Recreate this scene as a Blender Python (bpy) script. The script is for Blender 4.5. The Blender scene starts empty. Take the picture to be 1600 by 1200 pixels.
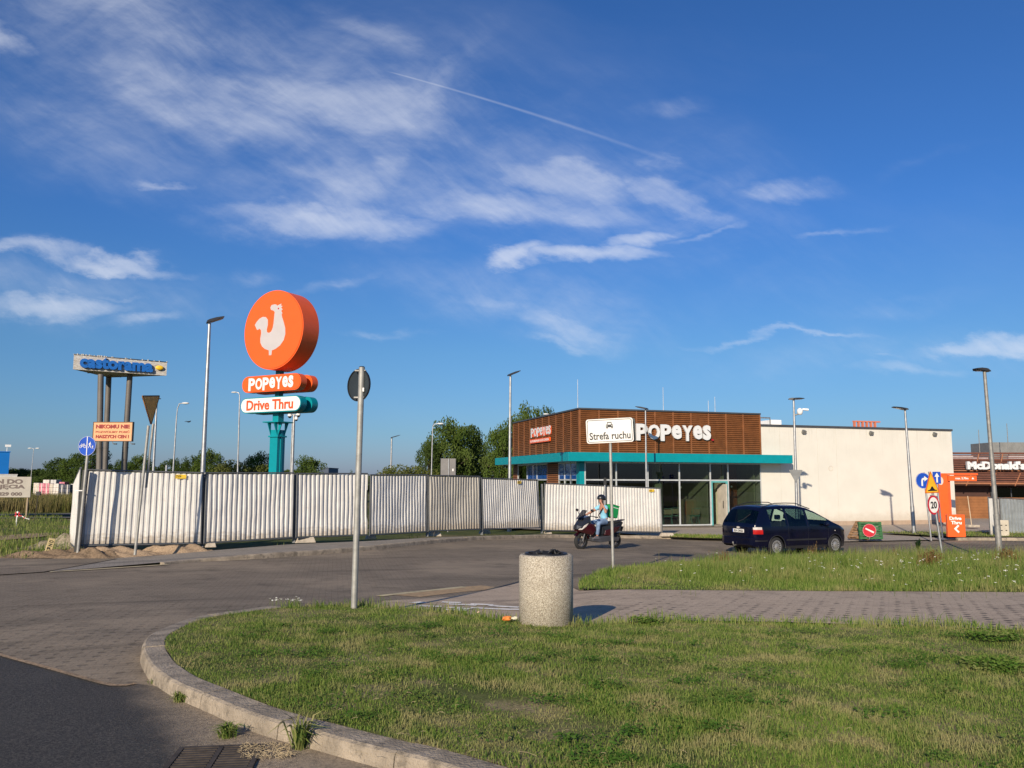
import bpy, bmesh, math, random
import numpy as np
from mathutils import Vector, Matrix
R = math.radians
rng = np.random.default_rng(7)
random.seed(7)
scene = bpy.context.scene
COL = scene.collection

# ------------------------------------------------------------------ camera
F = 1290.0
CAMZ = 1.6
PITCH, ROLL = 6.6, 0.22
cam = bpy.data.cameras.new('camera')
cam.sensor_width = 36.0
cam.lens = 36.0 * F / 1600.0
cam.clip_start = 0.05
cam.clip_end = 6000
camo = bpy.data.objects.new('camera', cam)
COL.objects.link(camo)
CM = Matrix.Rotation(R(90 + PITCH), 4, 'X') @ Matrix.Rotation(R(ROLL), 4, 'Z')
camo.matrix_world = Matrix.Translation((0, 0, CAMZ)) @ CM
scene.camera = camo

# ------------------------------------------------------------------ light
SUN_AZ = 20.0      # travel direction, degrees right of +Y
SUN_EL = 22.0
sl = bpy.data.lights.new('sun', 'SUN')
sl.energy = 4.9
sl.angle = R(0.53)
sl.color = (1.0, 0.865, 0.68)
so = bpy.data.objects.new('sun', sl)
COL.objects.link(so)
sd = Vector((math.sin(R(SUN_AZ)) * math.cos(R(SUN_EL)), math.cos(R(SUN_AZ)) * math.cos(R(SUN_EL)), -math.sin(R(SUN_EL))))
so.rotation_euler = sd.to_track_quat('-Z', 'Y').to_euler()
scene.view_settings.view_transform = 'Standard'
scene.view_settings.look = 'None'
scene.view_settings.gamma = 1
scene.view_settings.exposure = 0.18

def ray(px, py):
    return (CM.to_3x3() @ Vector(((px - 800) / F, -(py - 600) / F, -1))).normalized()

def uv(px, py):
    d = ray(px, py)
    return d.x / d.y, d.z / d.y

# ---- sky with cirrus
world = bpy.data.worlds.new('World')
scene.world = world
world.use_nodes = True
wt = world.node_tree
wt.nodes.clear()
class NT:
    def __init__(s, t): s.t = t
    def n(s, typ, **k):
        x = s.t.nodes.new(typ)
        for a, b in k.items(): setattr(x, a, b)
        return x
    def l(s, a, b): s.t.links.new(a, b)
    def put(s, sock, v):
        if isinstance(v, bpy.types.NodeSocket): s.l(v, sock)
        else: sock.default_value = v
    def m(s, op, a, b=0.0, c=None, clamp=False):
        x = s.n('ShaderNodeMath', operation=op); x.use_clamp = clamp
        s.put(x.inputs[0], a); s.put(x.inputs[1], b)
        if c is not None: s.put(x.inputs[2], c)
        return x.outputs[0]
    def ramp(s, f, a, b, c=0.0, d=1.0, smooth=True):
        x = s.n('ShaderNodeMapRange')
        if smooth: x.interpolation_type = 'SMOOTHSTEP'
        s.put(x.inputs[0], f)
        for i, q in zip((1, 2, 3, 4), (a, b, c, d)): x.inputs[i].default_value = q
        return x.outputs[0]
    def mapv(s, v, loc=(0, 0, 0), rot=0, scale=(1, 1, 1), typ='TEXTURE'):
        x = s.n('ShaderNodeMapping', vector_type=typ)
        s.l(v, x.inputs[0]); x.inputs[1].default_value = loc
        x.inputs[2].default_value = (0, 0, rot); x.inputs[3].default_value = scale
        return x.outputs[0]
    def noise(s, v, scale, detail=4, rough=0.55, dist=0.0):
        x = s.n('ShaderNodeTexNoise'); s.l(v, x.inputs['Vector'])
        x.inputs['Scale'].default_value = scale; x.inputs['Detail'].default_value = detail
        x.inputs['Roughness'].default_value = rough; x.inputs['Distortion'].default_value = dist
        return x.outputs[0]
    def mixc(s, f, a, b, mode='MIX'):
        x = s.n('ShaderNodeMix', data_type='RGBA', blend_type=mode)
        s.put(x.inputs[0], f)
        for sock, v in ((x.inputs[6], a), (x.inputs[7], b)):
            if isinstance(v, bpy.types.NodeSocket): s.l(v, sock)
            else: sock.default_value = (*v[:3], 1)
        return x.outputs[2]
W = NT(wt)
sky = W.n('ShaderNodeTexSky', sky_type='NISHITA')
sky.sun_disc = False
sky.sun_elevation = R(SUN_EL)
sky.sun_rotation = R(180 + SUN_AZ)
sky.altitude = 200; sky.air_density = 1.0; sky.dust_density = 0.6; sky.ozone_density = 3.0
SKY_STR = 0.098
tc = W.n('ShaderNodeTexCoord')
sp = W.n('ShaderNodeSeparateXYZ'); W.l(tc.outputs['Generated'], sp.inputs[0])
ay = W.m('MAXIMUM', W.m('ABSOLUTE', sp.outputs[1]), 0.05)
cb = W.n('ShaderNodeCombineXYZ')
W.l(W.m('DIVIDE', sp.outputs[0], ay), cb.inputs[0]); W.l(W.m('DIVIDE', sp.outputs[2], ay), cb.inputs[1])
UV = cb.outputs[0]
# (x0,y0)-(x1,y1) long axis in photograph directions, half width, strength
BL = [((150, 40), (1000, 320), 200, .42), ((380, 300), (1080, 330), 75, .5), ((640, 440), (980, 510), 60, .42), ((-100, 440), (350, 470), 60, .35), ((560, 300), (700, 120), 60, .55), ((1000, 330), (1150, 290), 40, .4), ((1100, 560), (1600, 540), 50, .25),
      ((60, -80), (380, 160), 170, .50), ((180, 120), (520, 230), 95, .72), ((420, 140), (660, 200), 85, .80), ((520, 30), (640, 110), 60, .42),
      ((440, 240), (600, 330), 90, .60), ((390, 345), (650, 352), 36, .95), ((650, 320), (960, 330), 42, .90), ((800, 265), (960, 300), 45, .85), ((990, 290), (1100, 335), 34, .75),
      ((780, 418), (840, 405), 20, 1.0), ((840, 412), (1010, 400), 20, 1.0), ((960, 385), (1040, 365), 22, .9), ((1060, 375), (1130, 355), 12, .5),
      ((0, 385), (120, 408), 20, 1.0), ((80, 412), (245, 418), 14, 1.0), ((-60, 478), (180, 470), 24, .8), ((180, 492), (310, 490), 18, .6), ((120, 452), (250, 452), 10, .45),
      ((690, 455), (860, 470), 26, .5), ((780, 480), (950, 525), 34, .65), ((840, 530), (930, 536), 12, .5), ((1150, 312), (1280, 296), 26, .6), ((1240, 368), (1370, 350), 10, .45),
      ((-40, 30), (40, 55), 40, .7), ((1110, 530), (1310, 524), 8, .6), ((1470, 538), (1700, 530), 16, .95), ((1330, 585), (1500, 575), 14, .4), ((1330, 560), (1390, 560), 8, .4),
      ((980, 180), (1080, 165), 24, .35), ((1020, 250), (1060, 270), 22, .4), ((480, 460), (600, 438), 16, .4), ((0, 150), (260, 260), 110, .36), ((370, 425), (410, 428), 20, .35), ((220, 285), (290, 290), 12, .5), ((560, 520), (640, 525), 8, .4), ((1400, 260), (1520, 230), 14, .2), ((1260, 480), (1500, 460), 22, .2)]
warp = W.noise(UV, 3.0, 3, 0.6, 0.0)
wn = W.n('ShaderNodeTexNoise'); W.l(UV, wn.inputs['Vector']); wn.inputs['Scale'].default_value = 4.0; wn.inputs['Detail'].default_value = 3
vs = W.n('ShaderNodeVectorMath', operation='SUBTRACT'); W.l(wn.outputs['Color'], vs.inputs[0]); vs.inputs[1].default_value = (.5, .5, .5)
vsc = W.n('ShaderNodeVectorMath', operation='SCALE'); W.l(vs.outputs[0], vsc.inputs[0]); vsc.inputs[3].default_value = 0.075
va = W.n('ShaderNodeVectorMath', operation='ADD'); W.l(UV, va.inputs[0]); W.l(vsc.outputs[0], va.inputs[1])
wn2 = W.n('ShaderNodeTexNoise'); W.l(W.mapv(UV, (0, 0, 0), R(-8), (1.8, .8, 1)), wn2.inputs['Vector']); wn2.inputs['Scale'].default_value = 11.0; wn2.inputs['Detail'].default_value = 7; wn2.inputs['Roughness'].default_value = .6
vs2 = W.n('ShaderNodeVectorMath', operation='SUBTRACT'); W.l(wn2.outputs['Color'], vs2.inputs[0]); vs2.inputs[1].default_value = (.5, .5, .5)
vm2 = W.n('ShaderNodeVectorMath', operation='MULTIPLY'); W.l(vs2.outputs[0], vm2.inputs[0]); vm2.inputs[1].default_value = (.17, .075, 0)
va2 = W.n('ShaderNodeVectorMath', operation='ADD'); W.l(va.outputs[0], va2.inputs[0]); W.l(vm2.outputs[0], va2.inputs[1])
UVW = va.outputs[0]; UVX = va2.outputs[0]
acc = None
for (a, b, hw, st) in BL:
    u0, v0 = uv(*a); u1, v1 = uv(*b)
    L = math.hypot(u1 - u0, v1 - v0); ang = math.atan2(v1 - v0, u1 - u0)
    mp = W.mapv(UVX, ((u0 + u1) / 2, (v0 + v1) / 2, 0), ang, (L * .72 + hw / F * .6, hw / F * .95, 1))
    ln = W.n('ShaderNodeVectorMath', operation='LENGTH'); W.l(mp, ln.inputs[0])
    g = W.ramp(ln.outputs['Value'], 1.5, 0.0, 0.0, st)
    acc = g if acc is None else W.m('MAXIMUM', acc, g)
fib1 = W.noise(W.mapv(UVW, (0, 0, 0), R(-10), (0.30, 0.085, 1)), 1.0, 12, 0.62, 0.35)
fib2 = W.noise(W.mapv(UVW, (3, 1, 0), R(30), (0.20, 0.075, 1)), 1.0, 12, 0.60, 0.3)
fib3 = W.noise(W.mapv(UVW, (1, 4, 0), R(-35), (0.09, 0.022, 1)), 1.0, 8, 0.62, 0.2)
fb = W.m('ADD', W.m('ADD', W.m('MULTIPLY', fib1, .45), W.m('MULTIPLY', fib2, .30)), W.m('MULTIPLY', fib3, .25))
thr = W.m('ADD', fb, W.m('MULTIPLY', acc, .30))
f = W.ramp(thr, 0.44, 1.04)
soft = W.m('MULTIPLY', acc, .07)
cl = W.m('ADD', W.m('MULTIPLY', W.m('MULTIPLY', f, 1.45), W.ramp(acc, .0, .5, 0, 1, False)), soft)
veil = W.ramp(W.noise(W.mapv(UVW, (2, 2, 0), R(-15), (.8, .3, 1)), 1.0, 7, .6), .45, .8, 0, .10)
cl = W.m('ADD', cl, veil)
# contrail
u0, v0 = uv(600, 110); u1, v1 = uv(1165, 297)
L = math.hypot(u1 - u0, v1 - v0); ang = math.atan2(v1 - v0, u1 - u0)
mp = W.mapv(UV, (u0, v0, 0), ang, (L, 1, 1))
s2 = W.n('ShaderNodeSeparateXYZ'); W.l(mp, s2.inputs[0])
bow = W.m('MULTIPLY', W.m('MULTIPLY', s2.outputs[0], W.m('SUBTRACT', 1.0, s2.outputs[0])), 0.03)
dy = W.m('ABSOLUTE', W.m('SUBTRACT', s2.outputs[1], bow))
wdt = W.m('ADD', 0.0012, W.m('MULTIPLY', s2.outputs[0], 0.0035))
ct = W.m('SUBTRACT', 1.0, W.m('DIVIDE', dy, wdt), clamp=True)
ct = W.m('MULTIPLY', ct, W.ramp(s2.outputs[0], 0.0, .04))
ct = W.m('MULTIPLY', ct, W.ramp(s2.outputs[0], 1.0, .3, 0, .36))
ct = W.m('MULTIPLY', ct, W.m('ADD', .6, W.m('MULTIPLY', W.noise(UV, 60, 2), .8)))
cl = W.m('ADD', cl, ct)
cl = W.m('MULTIPLY', cl, W.ramp(sp.outputs[2], 0.0, .06))
cl = W.m('MULTIPLY', cl, 0.49)
cl = W.m('MINIMUM', cl, .8)
el = W.ramp(sp.outputs[2], 0.0, .30, 0, 1, False)
tint = W.n('ShaderNodeValToRGB'); W.l(el, tint.inputs[0]); cr = tint.color_ramp
for i, (p_, c_) in enumerate([(0, (.42, .50, .86)), (.18, (.39, .57, .83)), (.5, (.39, .63, .87)), (1, (.32, .63, 1.04))]):
    e_ = cr.elements[i] if i < 2 else cr.elements.new(p_)
    e_.position = p_; e_.color = (*c_, 1)
cr.elements[1].position = .18
skyc = W.mixc(1.0, sky.outputs[0], tint.outputs[0], 'MULTIPLY')
final = W.mixc(cl, skyc, (7.6, 7.9, 8.6))
bg = W.n('ShaderNodeBackground'); W.l(final, bg.inputs[0]); bg.inputs[1].default_value = SKY_STR
wo = W.n('ShaderNodeOutputWorld'); W.l(bg.outputs[0], wo.inputs[0])

# ------------------------------------------------------------------ terrain height (metres, camera foot = 0)
CP = np.array([(0, 2, 1.6), (-6, 4, 1.6), (6, 4, 1.6), (.4, 9, 1.6), (-2, 10, 1.6), (8, 9, 1.62), (-12, 10, 1.64), (2.1, 17.2, 1.90), (1.3, 11.6, 1.75), (.1, 15.5, 1.87), (-6, 15, 1.76),
 (8, 13.2, 1.80), (14, 13.2, 1.84), (-11.2, 21, 1.84), (-8.5, 22.8, 1.86), (-4.6, 26.3, 1.90), (-1.15, 31, 2.05), (1.3, 34.4, 2.20), (6.7, 37, 2.40),
 (2.9, 27.8, 2.13), (9.0, 28.6, 2.42), (15, 24.5, 2.16), (1, 21, 2.0), (18.7, 38, 2.38), (20, 48, 2.42), (5, 46, 2.38), (35, 50, 2.42), (-20, 25, 1.9), (-25, 42, 2.05),
 (0, 62, 2.4), (-40, 70, 2.15), (40, 20, 2.25), (44, 85, 2.45), (-40, 5, 1.7), (-40, 45, 2.0), (0, 90, 2.4), (-15, 15, 1.74), (-15, 60, 2.2)], float)
def _k(r): return r * r * np.log(r + 1e-9)
_n = len(CP); _D = np.hypot(CP[:, None, 0] - CP[None, :, 0], CP[:, None, 1] - CP[None, :, 1])
_A = np.zeros((_n + 3, _n + 3)); _A[:_n, :_n] = _k(_D) + np.eye(_n) * 1.0
_P = np.c_[np.ones(_n), CP[:, :2]]; _A[:_n, _n:] = _P; _A[_n:, :_n] = _P.T
_w = np.linalg.solve(_A, np.r_[CP[:, 2], 0, 0, 0])
def TN(x, y):
    x = np.clip(np.asarray(x, float), -45, 45); y = np.clip(np.asarray(y, float), 0, 92)
    sh = x.shape; x = x.ravel(); y = y.ravel(); out = np.empty(len(x))
    for i in range(0, len(x), 20000):
        a, b = x[i:i+20000], y[i:i+20000]
        d = np.hypot(a[:, None] - CP[None, :, 0], b[:, None] - CP[None, :, 1])
        out[i:i+20000] = _k(d) @ _w[:_n] + _w[_n] + _w[_n+1] * a + _w[_n+2] * b
    return (CAMZ - out).reshape(sh)
def T(x, y): return float(TN(np.array([x]), np.array([y]))[0])
def G(px, py, off=0.0):
    d = ray(px, py); o = Vector((0, 0, CAMZ))
    ts = np.r_[np.arange(1, 60, .5), np.arange(60, 600, 5)]
    h = CAMZ + d.z * ts - TN(d.x * ts, d.y * ts) - off
    neg = np.where(h < 0)[0]
    if len(neg) == 0: return o + d * 600
    i = neg[0]; a, b = (ts[i-1] if i else 0.3), ts[i]
    for _ in range(30):
        m = (a + b) / 2
        if CAMZ + d.z * m - T(d.x * m, d.y * m) - off < 0: b = m
        else: a = m
    return o + d * b
def PD(px, py, depth):
    d = ray(px, py); return Vector((0, 0, CAMZ)) + d * (depth / d.y)
def PZ(px, depth):      # foot on the ground under a pixel column at a depth
    p = PD(px, 750, depth); return Vector((p.x, p.y, T(p.x, p.y)))

# ------------------------------------------------------------------ materials
MATS = {}
def mat(name, col, rough=.6, metal=0.0, var=.12, vscale=3.0, bump=0.0, bscale=40.0, spec=.5, coat=0.0, dirt=None, world=False):
    if name in MATS: return MATS[name]
    m = bpy.data.materials.new(name); m.use_nodes = True; t = NT(m.node_tree); MATS[name] = m
    b = m.node_tree.nodes['Principled BSDF']
    tc = t.n('ShaderNodeTexCoord'); geo = t.n('ShaderNodeNewGeometry')
    v = geo.outputs['Position'] if world else tc.outputs['Object']
    n1 = t.noise(v, vscale, 5, .6)
    c = t.mixc(t.ramp(n1, .3, .7), [x * (1 - var) for x in col], [min(1, x * (1 + var)) for x in col])
    if dirt:
        n2 = t.noise(v, dirt[1], 6, .65)
        c = t.mixc(t.ramp(n2, dirt[2], dirt[2] + .18, 0, dirt[3]), c, dirt[0])
    t.l(c, b.inputs['Base Color'])
    b.inputs['Roughness'].default_value = rough; b.inputs['Metallic'].default_value = metal
    b.inputs['Specular IOR Level'].default_value = spec; b.inputs['Coat Weight'].default_value = coat
    if bump:
        bn = t.n('ShaderNodeBump'); bn.inputs['Strength'].default_value = bump; bn.inputs['Distance'].default_value = .02
        t.l(t.noise(v, bscale, 4, .6), bn.inputs['Height']); t.l(bn.outputs[0], b.inputs['Normal'])
    return m
def glass(name, tint, refl=1.0):
    if name in MATS: return MATS[name]
    m = bpy.data.materials.new(name); m.use_nodes = True; t = NT(m.node_tree); MATS[name] = m
    m.node_tree.nodes.clear()
    tr = t.n('ShaderNodeBsdfTransparent'); tr.inputs[0].default_value = (*tint, 1)
    gl = t.n('ShaderNodeBsdfGlossy'); gl.inputs['Roughness'].default_value = .01; gl.inputs[0].default_value = (refl, refl, refl, 1)
    ge = t.n('ShaderNodeNewGeometry'); dt = t.n('ShaderNodeVectorMath', operation='DOT_PRODUCT'); t.l(ge.outputs['Normal'], dt.inputs[0]); t.l(ge.outputs['Incoming'], dt.inputs[1])
    sch = t.m('ADD', .05, t.m('MULTIPLY', t.m('POWER', t.m('SUBTRACT', 1.0, t.m('ABSOLUTE', dt.outputs['Value']), clamp=True), 5.0), .95))
    mx = t.n('ShaderNodeMixShader'); t.l(sch, mx.inputs[0]); t.l(tr.outputs[0], mx.inputs[1]); t.l(gl.outputs[0], mx.inputs[2])
    o = t.n('ShaderNodeOutputMaterial'); t.l(mx.outputs[0], o.inputs[0])
    return m

# ------------------------------------------------------------------ mesh helpers
def tag(o, label=None, cat=None, group=None, kind=None):
    if label: o['label'] = label
    if cat: o['category'] = cat
    if group: o['group'] = group
    if kind: o['kind'] = kind
    return o
def empty(name, loc, rz=0.0, label=None, cat=None, group=None, lean=(0, 0)):
    o = bpy.data.objects.new(name, None); COL.objects.link(o); o.location = loc
    o.rotation_euler = (R(lean[0]), R(lean[1]), R(rz)); o.empty_display_size = .2
    return tag(o, label, cat, group)
def npmesh(name, V, faces_sizes, loops, material, parent=None, attr=None, smooth=False):
    me = bpy.data.meshes.new(name)
    me.vertices.add(len(V)); me.vertices.foreach_set('co', np.ascontiguousarray(V, np.float32).ravel())
    me.loops.add(len(loops)); me.loops.foreach_set('vertex_index', np.ascontiguousarray(loops, np.int32))
    me.polygons.add(len(faces_sizes))
    st = np.r_[0, np.cumsum(faces_sizes)[:-1]].astype(np.int32)
    me.polygons.foreach_set('loop_start', st)
    me.update(calc_edges=True)
    if attr is not None:
        a = me.attributes.new('rnd', 'FLOAT', 'POINT'); a.data.foreach_set('value', np.ascontiguousarray(attr, np.float32))
    if smooth: me.polygons.foreach_set('use_smooth', np.ones(len(faces_sizes), bool))
    me.materials.append(material)
    o = bpy.data.objects.new(name, me); COL.objects.link(o)
    if parent: o.parent = parent
    return o
class MB:
    def __init__(s): s.v = []; s.f = []; s.sm = []
    def add(s, vs, fs, smooth=False, M=None):
        n = len(s.v)
        s.v += [tuple(M @ Vector(p)) if M is not None else tuple(p) for p in vs]
        s.f += [tuple(i + n for i in f) for f in fs]; s.sm += [smooth] * len(fs); return s
    def box(s, c, d, M=None, rot=None):
        x, y, z = d[0] / 2, d[1] / 2, d[2] / 2
        L = Matrix.Translation(c)
        if rot: L = L @ rot
        if M is not None: L = M @ L
        return s.add([(-x,-y,-z),(x,-y,-z),(x,y,-z),(-x,y,-z),(-x,-y,z),(x,-y,z),(x,y,z),(-x,y,z)],
            [(0,3,2,1),(4,5,6,7),(0,1,5,4),(1,2,6,5),(2,3,7,6),(3,0,4,7)], M=L)
    def bb(s, x0, x1, y0, y1, z0, z1): return s.box(((x0+x1)/2,(y0+y1)/2,(z0+z1)/2),(abs(x1-x0),abs(y1-y0),abs(z1-z0)))
    def cyl(s, a, b, r0, r1=None, n=14, cap=True):
        if r1 is None: r1 = r0
        a, b = Vector(a), Vector(b); ax = (b - a).normalized()
        q = ax.orthogonal().normalized(); w = ax.cross(q)
        vs = []
        for p, r in ((a, r0), (b, r1)):
            vs += [p + (q * math.cos(2*math.pi*i/n) + w * math.sin(2*math.pi*i/n)) * r for i in range(n)]
        s.add(vs, [(i, (i+1) % n, n + (i+1) % n, n + i) for i in range(n)], True)
        if cap: s.add(vs, [tuple(range(n))[::-1], tuple(range(n, 2*n))])
        return s
    def tube(s, pts, r, n=8):
        pts = [Vector(p) for p in pts]; rs = r if isinstance(r, (list, tuple)) else [r] * len(pts)
        rings = []; q = None
        for i, p in enumerate(pts):
            d = (pts[min(i+1, len(pts)-1)] - pts[max(i-1, 0)]).normalized()
            q = (d.orthogonal() if q is None else q - d * q.dot(d)).normalized(); w = d.cross(q)
            rings.append([p + (q * math.cos(2*math.pi*k/n) + w * math.sin(2*math.pi*k/n)) * rs[i] for k in range(n)])
        vs = [v for r_ in rings for v in r_]
        fs = [(i*n+k, i*n+(k+1) % n, (i+1)*n+(k+1) % n, (i+1)*n+k) for i in range(len(pts)-1) for k in range(n)]
        s.add(vs, fs, True); s.add(rings[0] + rings[-1], [tuple(range(n))[::-1], tuple(range(n, 2*n))]); return s
    def lathe(s, prof, n=24, M=None, arc=None):
        vs = []; m = len(prof)
        for k in range(n):
            a = 2*math.pi*k/n
            vs += [(r*math.cos(a), r*math.sin(a), z) for r, z in prof]
        fs = [(k*m+i, ((k+1) % n)*m+i, ((k+1) % n)*m+i+1, k*m+i+1) for k in range(n) for i in range(m-1)]
        return s.add(vs, fs, True, M)
    def ext(s, pts, y0, y1, M=None, smooth=False):      # polygon in XZ, front face at y0, back at y1
        n = len(pts)
        ar = sum(pts[i][0]*pts[(i+1)%n][1]-pts[(i+1)%n][0]*pts[i][1] for i in range(n))
        if ar < 0: pts = pts[::-1]
        vs = [(p[0], y0, p[1]) for p in pts] + [(p[0], y1, p[1]) for p in pts]
        s.add(vs, [tuple(range(n)), tuple(range(n, 2*n))[::-1]], False, M)
        return s.add(vs, [(i, n+i, n+(i+1) % n, (i+1) % n) for i in range(n)], smooth, M)
    def ring(s, r0, r1, y0, y1, cx=0, cz=0, n=40):
        for k in range(n):
            a, b = 2*math.pi*k/n, 2*math.pi*(k+1)/n
            P = [(cx+r*math.cos(t), cz+r*math.sin(t)) for r, t in ((r0,a),(r1,a),(r1,b),(r0,b))]
            vs = [(p[0], y0, p[1]) for p in P] + [(p[0], y1, p[1]) for p in P]
            s.add(vs, [(0,1,2,3),(0,3,7,4),(1,5,6,2)])
        return s
    def sphere(s, c, r, sc=(1,1,1), nu=16, nv=10, M=None):
        vs = []; 
        for j in range(nv+1):
            t = math.pi*j/nv
            vs += [(c[0]+r*sc[0]*math.sin(t)*math.cos(2*math.pi*i/nu), c[1]+r*sc[1]*math.sin(t)*math.sin(2*math.pi*i/nu), c[2]+r*sc[2]*math.cos(t)) for i in range(nu)]
        fs = [(j*nu+i, (j+1)*nu+i, (j+1)*nu+(i+1) % nu, j*nu+(i+1) % nu) for j in range(nv) for i in range(nu)]
        return s.add(vs, fs, True, M)
    def build(s, name, material, parent=None, bevel=0.0, seg=2):
        me = bpy.data.meshes.new(name); me.from_pydata(s.v, [], s.f)
        me.polygons.foreach_set('use_smooth', s.sm); me.materials.append(material); me.update()
        o = bpy.data.objects.new(name, me); COL.objects.link(o)
        if parent: o.parent = parent
        if bevel:
            b = o.modifiers.new('bevel', 'BEVEL'); b.width = bevel; b.segments = seg; b.limit_method = 'ANGLE'
        return o
def circ(cx, cz, rx, rz=None, n=40, a0=0, a1=360):
    rz = rx if rz is None else rz
    full = abs(a1 - a0) >= 360; k = n if full else n + 1
    return [(cx + rx*math.cos(R(a0+(a1-a0)*i/n)), cz + rz*math.sin(R(a0+(a1-a0)*i/n))) for i in range(k)]
def rrect(cx, cz, w, h, r, n=6):
    out = []
    for sx, sz, a in ((1,1,0),(-1,1,90),(-1,-1,180),(1,-1,270)):
        out += [(cx+sx*(w/2-r)+r*math.cos(R(a+90*i/n)), cz+sz*(h/2-r)+r*math.sin(R(a+90*i/n))) for i in range(n+1)]
    return out
def rpoly(pts, r, n=5):
    out = []; m = len(pts)
    for i in range(m):
        p = Vector(pts[i]); a = Vector(pts[i-1]) - p; b = Vector(pts[(i+1) % m]) - p
        A = p + a.normalized()*r; B = p + b.normalized()*r
        for k in range(n+1):
            t = k/n; out.append(tuple(A*(1-t)**2 + p*2*t*(1-t) + B*t*t))
    return out
TEXTC = {}
def text_geo(body, bold=0.0, res=3):
    key = (body, bold)
    if key in TEXTC: return TEXTC[key]
    cu = bpy.data.curves.new('t', 'FONT'); cu.body = body; cu.offset = bold; cu.resolution_u = res; cu.fill_mode = 'BOTH'; cu.extrude = 0.05
    o = bpy.data.objects.new('t', cu); COL.objects.link(o)
    bpy.context.view_layer.update()
    dg = bpy.context.evaluated_depsgraph_get()
    me = bpy.data.meshes.new_from_object(o.evaluated_get(dg))
    V = np.empty(len(me.vertices)*3, np.float32); me.vertices.foreach_get('co', V); V = V.reshape(-1, 3)
    Fs = [tuple(p.vertices) for p in me.polygons]
    bpy.data.objects.remove(o); bpy.data.curves.remove(cu); bpy.data.meshes.remove(me)
    TEXTC[key] = (V, Fs); return V, Fs
def put_text(mb, body, cx, cz, w, h, y0, y1, bold=0.0, slant=0.0):
    V, Fs = text_geo(body, bold)
    mn, mx = V.min(0), V.max(0)
    sx, sz = w/(mx[0]-mn[0]), h/(mx[1]-mn[1])
    P = []
    for p in V:
        X = (p[0]-(mn[0]+mx[0])/2)*sx; Z = (p[1]-(mn[1]+mx[1])/2)*sz
        P.append((cx + X + slant*Z, y0 if p[2] > 0 else y1, cz + Z))
    mb.add(P, Fs); return mb
def logo(mb, cx, cz, w, h, y0, y1, bold=.035):      # chunky hand-cut lettering POPEYES, one glyph at a time
    g = [('P', .16, 1.0, -.02), ('O', .165, .9, .0), ('P', .15, 1.0, -.03), ('e', .14, .85, .03), ('Y', .15, .95, -.03), ('e', .13, .85, .04), ('s', .115, .92, .03)]
    tot = sum(a[1] for a in g) + .012*6; x = cx - w/2
    for ch, gw, gh, dz in g:
        ww = gw/tot*w; put_text(mb, ch, x + ww/2, cz + dz*h, ww, gh*h, y0, y1, bold); x += ww + .012/tot*w
    return mb
def copy_tree(o, parent=None):
    c = o.copy(); COL.objects.link(c)
    if parent: c.parent = parent
    for ch in o.children: copy_tree(ch, c)
    return c
def clipgrid(poly, cell, zf, name, material, kind='structure', label=None):
    bm = bmesh.new(); vs = [bm.verts.new((p[0], p[1], 0)) for p in poly]; bm.faces.new(vs)
    xs = [p[0] for p in poly]; ys = [p[1] for p in poly]
    for ax, lo, hi in ((0, min(xs), max(xs)), (1, min(ys), max(ys))):
        c = math.floor(lo/cell)*cell + cell
        while c < hi:
            co = [0, 0, 0]; co[ax] = c; no = [0, 0, 0]; no[ax] = 1
            bmesh.ops.bisect_plane(bm, geom=bm.verts[:] + bm.edges[:] + bm.faces[:], plane_co=co, plane_no=no, dist=1e-5); c += cell
    P = np.array([v.co[:] for v in bm.verts]); Z = zf(P[:, 0], P[:, 1])
    for v, z in zip(bm.verts, Z): v.co.z = z
    bmesh.ops.recalc_face_normals(bm, faces=bm.faces)
    if bm.faces and sum(f.normal.z for f in bm.faces) < 0: bmesh.ops.reverse_faces(bm, faces=bm.faces)
    me = bpy.data.meshes.new(name); bm.to_mesh(me); bm.free(); me.materials.append(material)
    o = bpy.data.objects.new(name, me); COL.objects.link(o); return tag(o, label, None, None, kind)
def smooth_line(P, step=.25):
    P = [Vector((p[0], p[1])) for p in P]; Q = [P[0]*2 - P[1]] + P + [P[-1]*2 - P[-2]]; out = []
    for i in range(1, len(Q)-2):
        a, b, c, d = Q[i-1:i+3]; n = max(2, int((c-b).length/step))
        for k in range(n):
            t = k/n
            out.append(.5*((2*b)+(c-a)*t+(2*a-5*b+4*c-d)*t*t+(3*b-a-3*c+d)*t**3))
    out.append(P[-1]); return out
def inside(poly, X, Y):
    c = np.zeros(len(X), bool); n = len(poly)
    for i in range(n):
        x0, y0 = poly[i][0], poly[i][1]; x1, y1 = poly[i-1][0], poly[i-1][1]
        if y0 == y1: continue
        k = ((y0 > Y) != (y1 > Y)) & (X < (x1-x0)*(Y-y0)/(y1-y0)+x0); c ^= k
    return c
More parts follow.
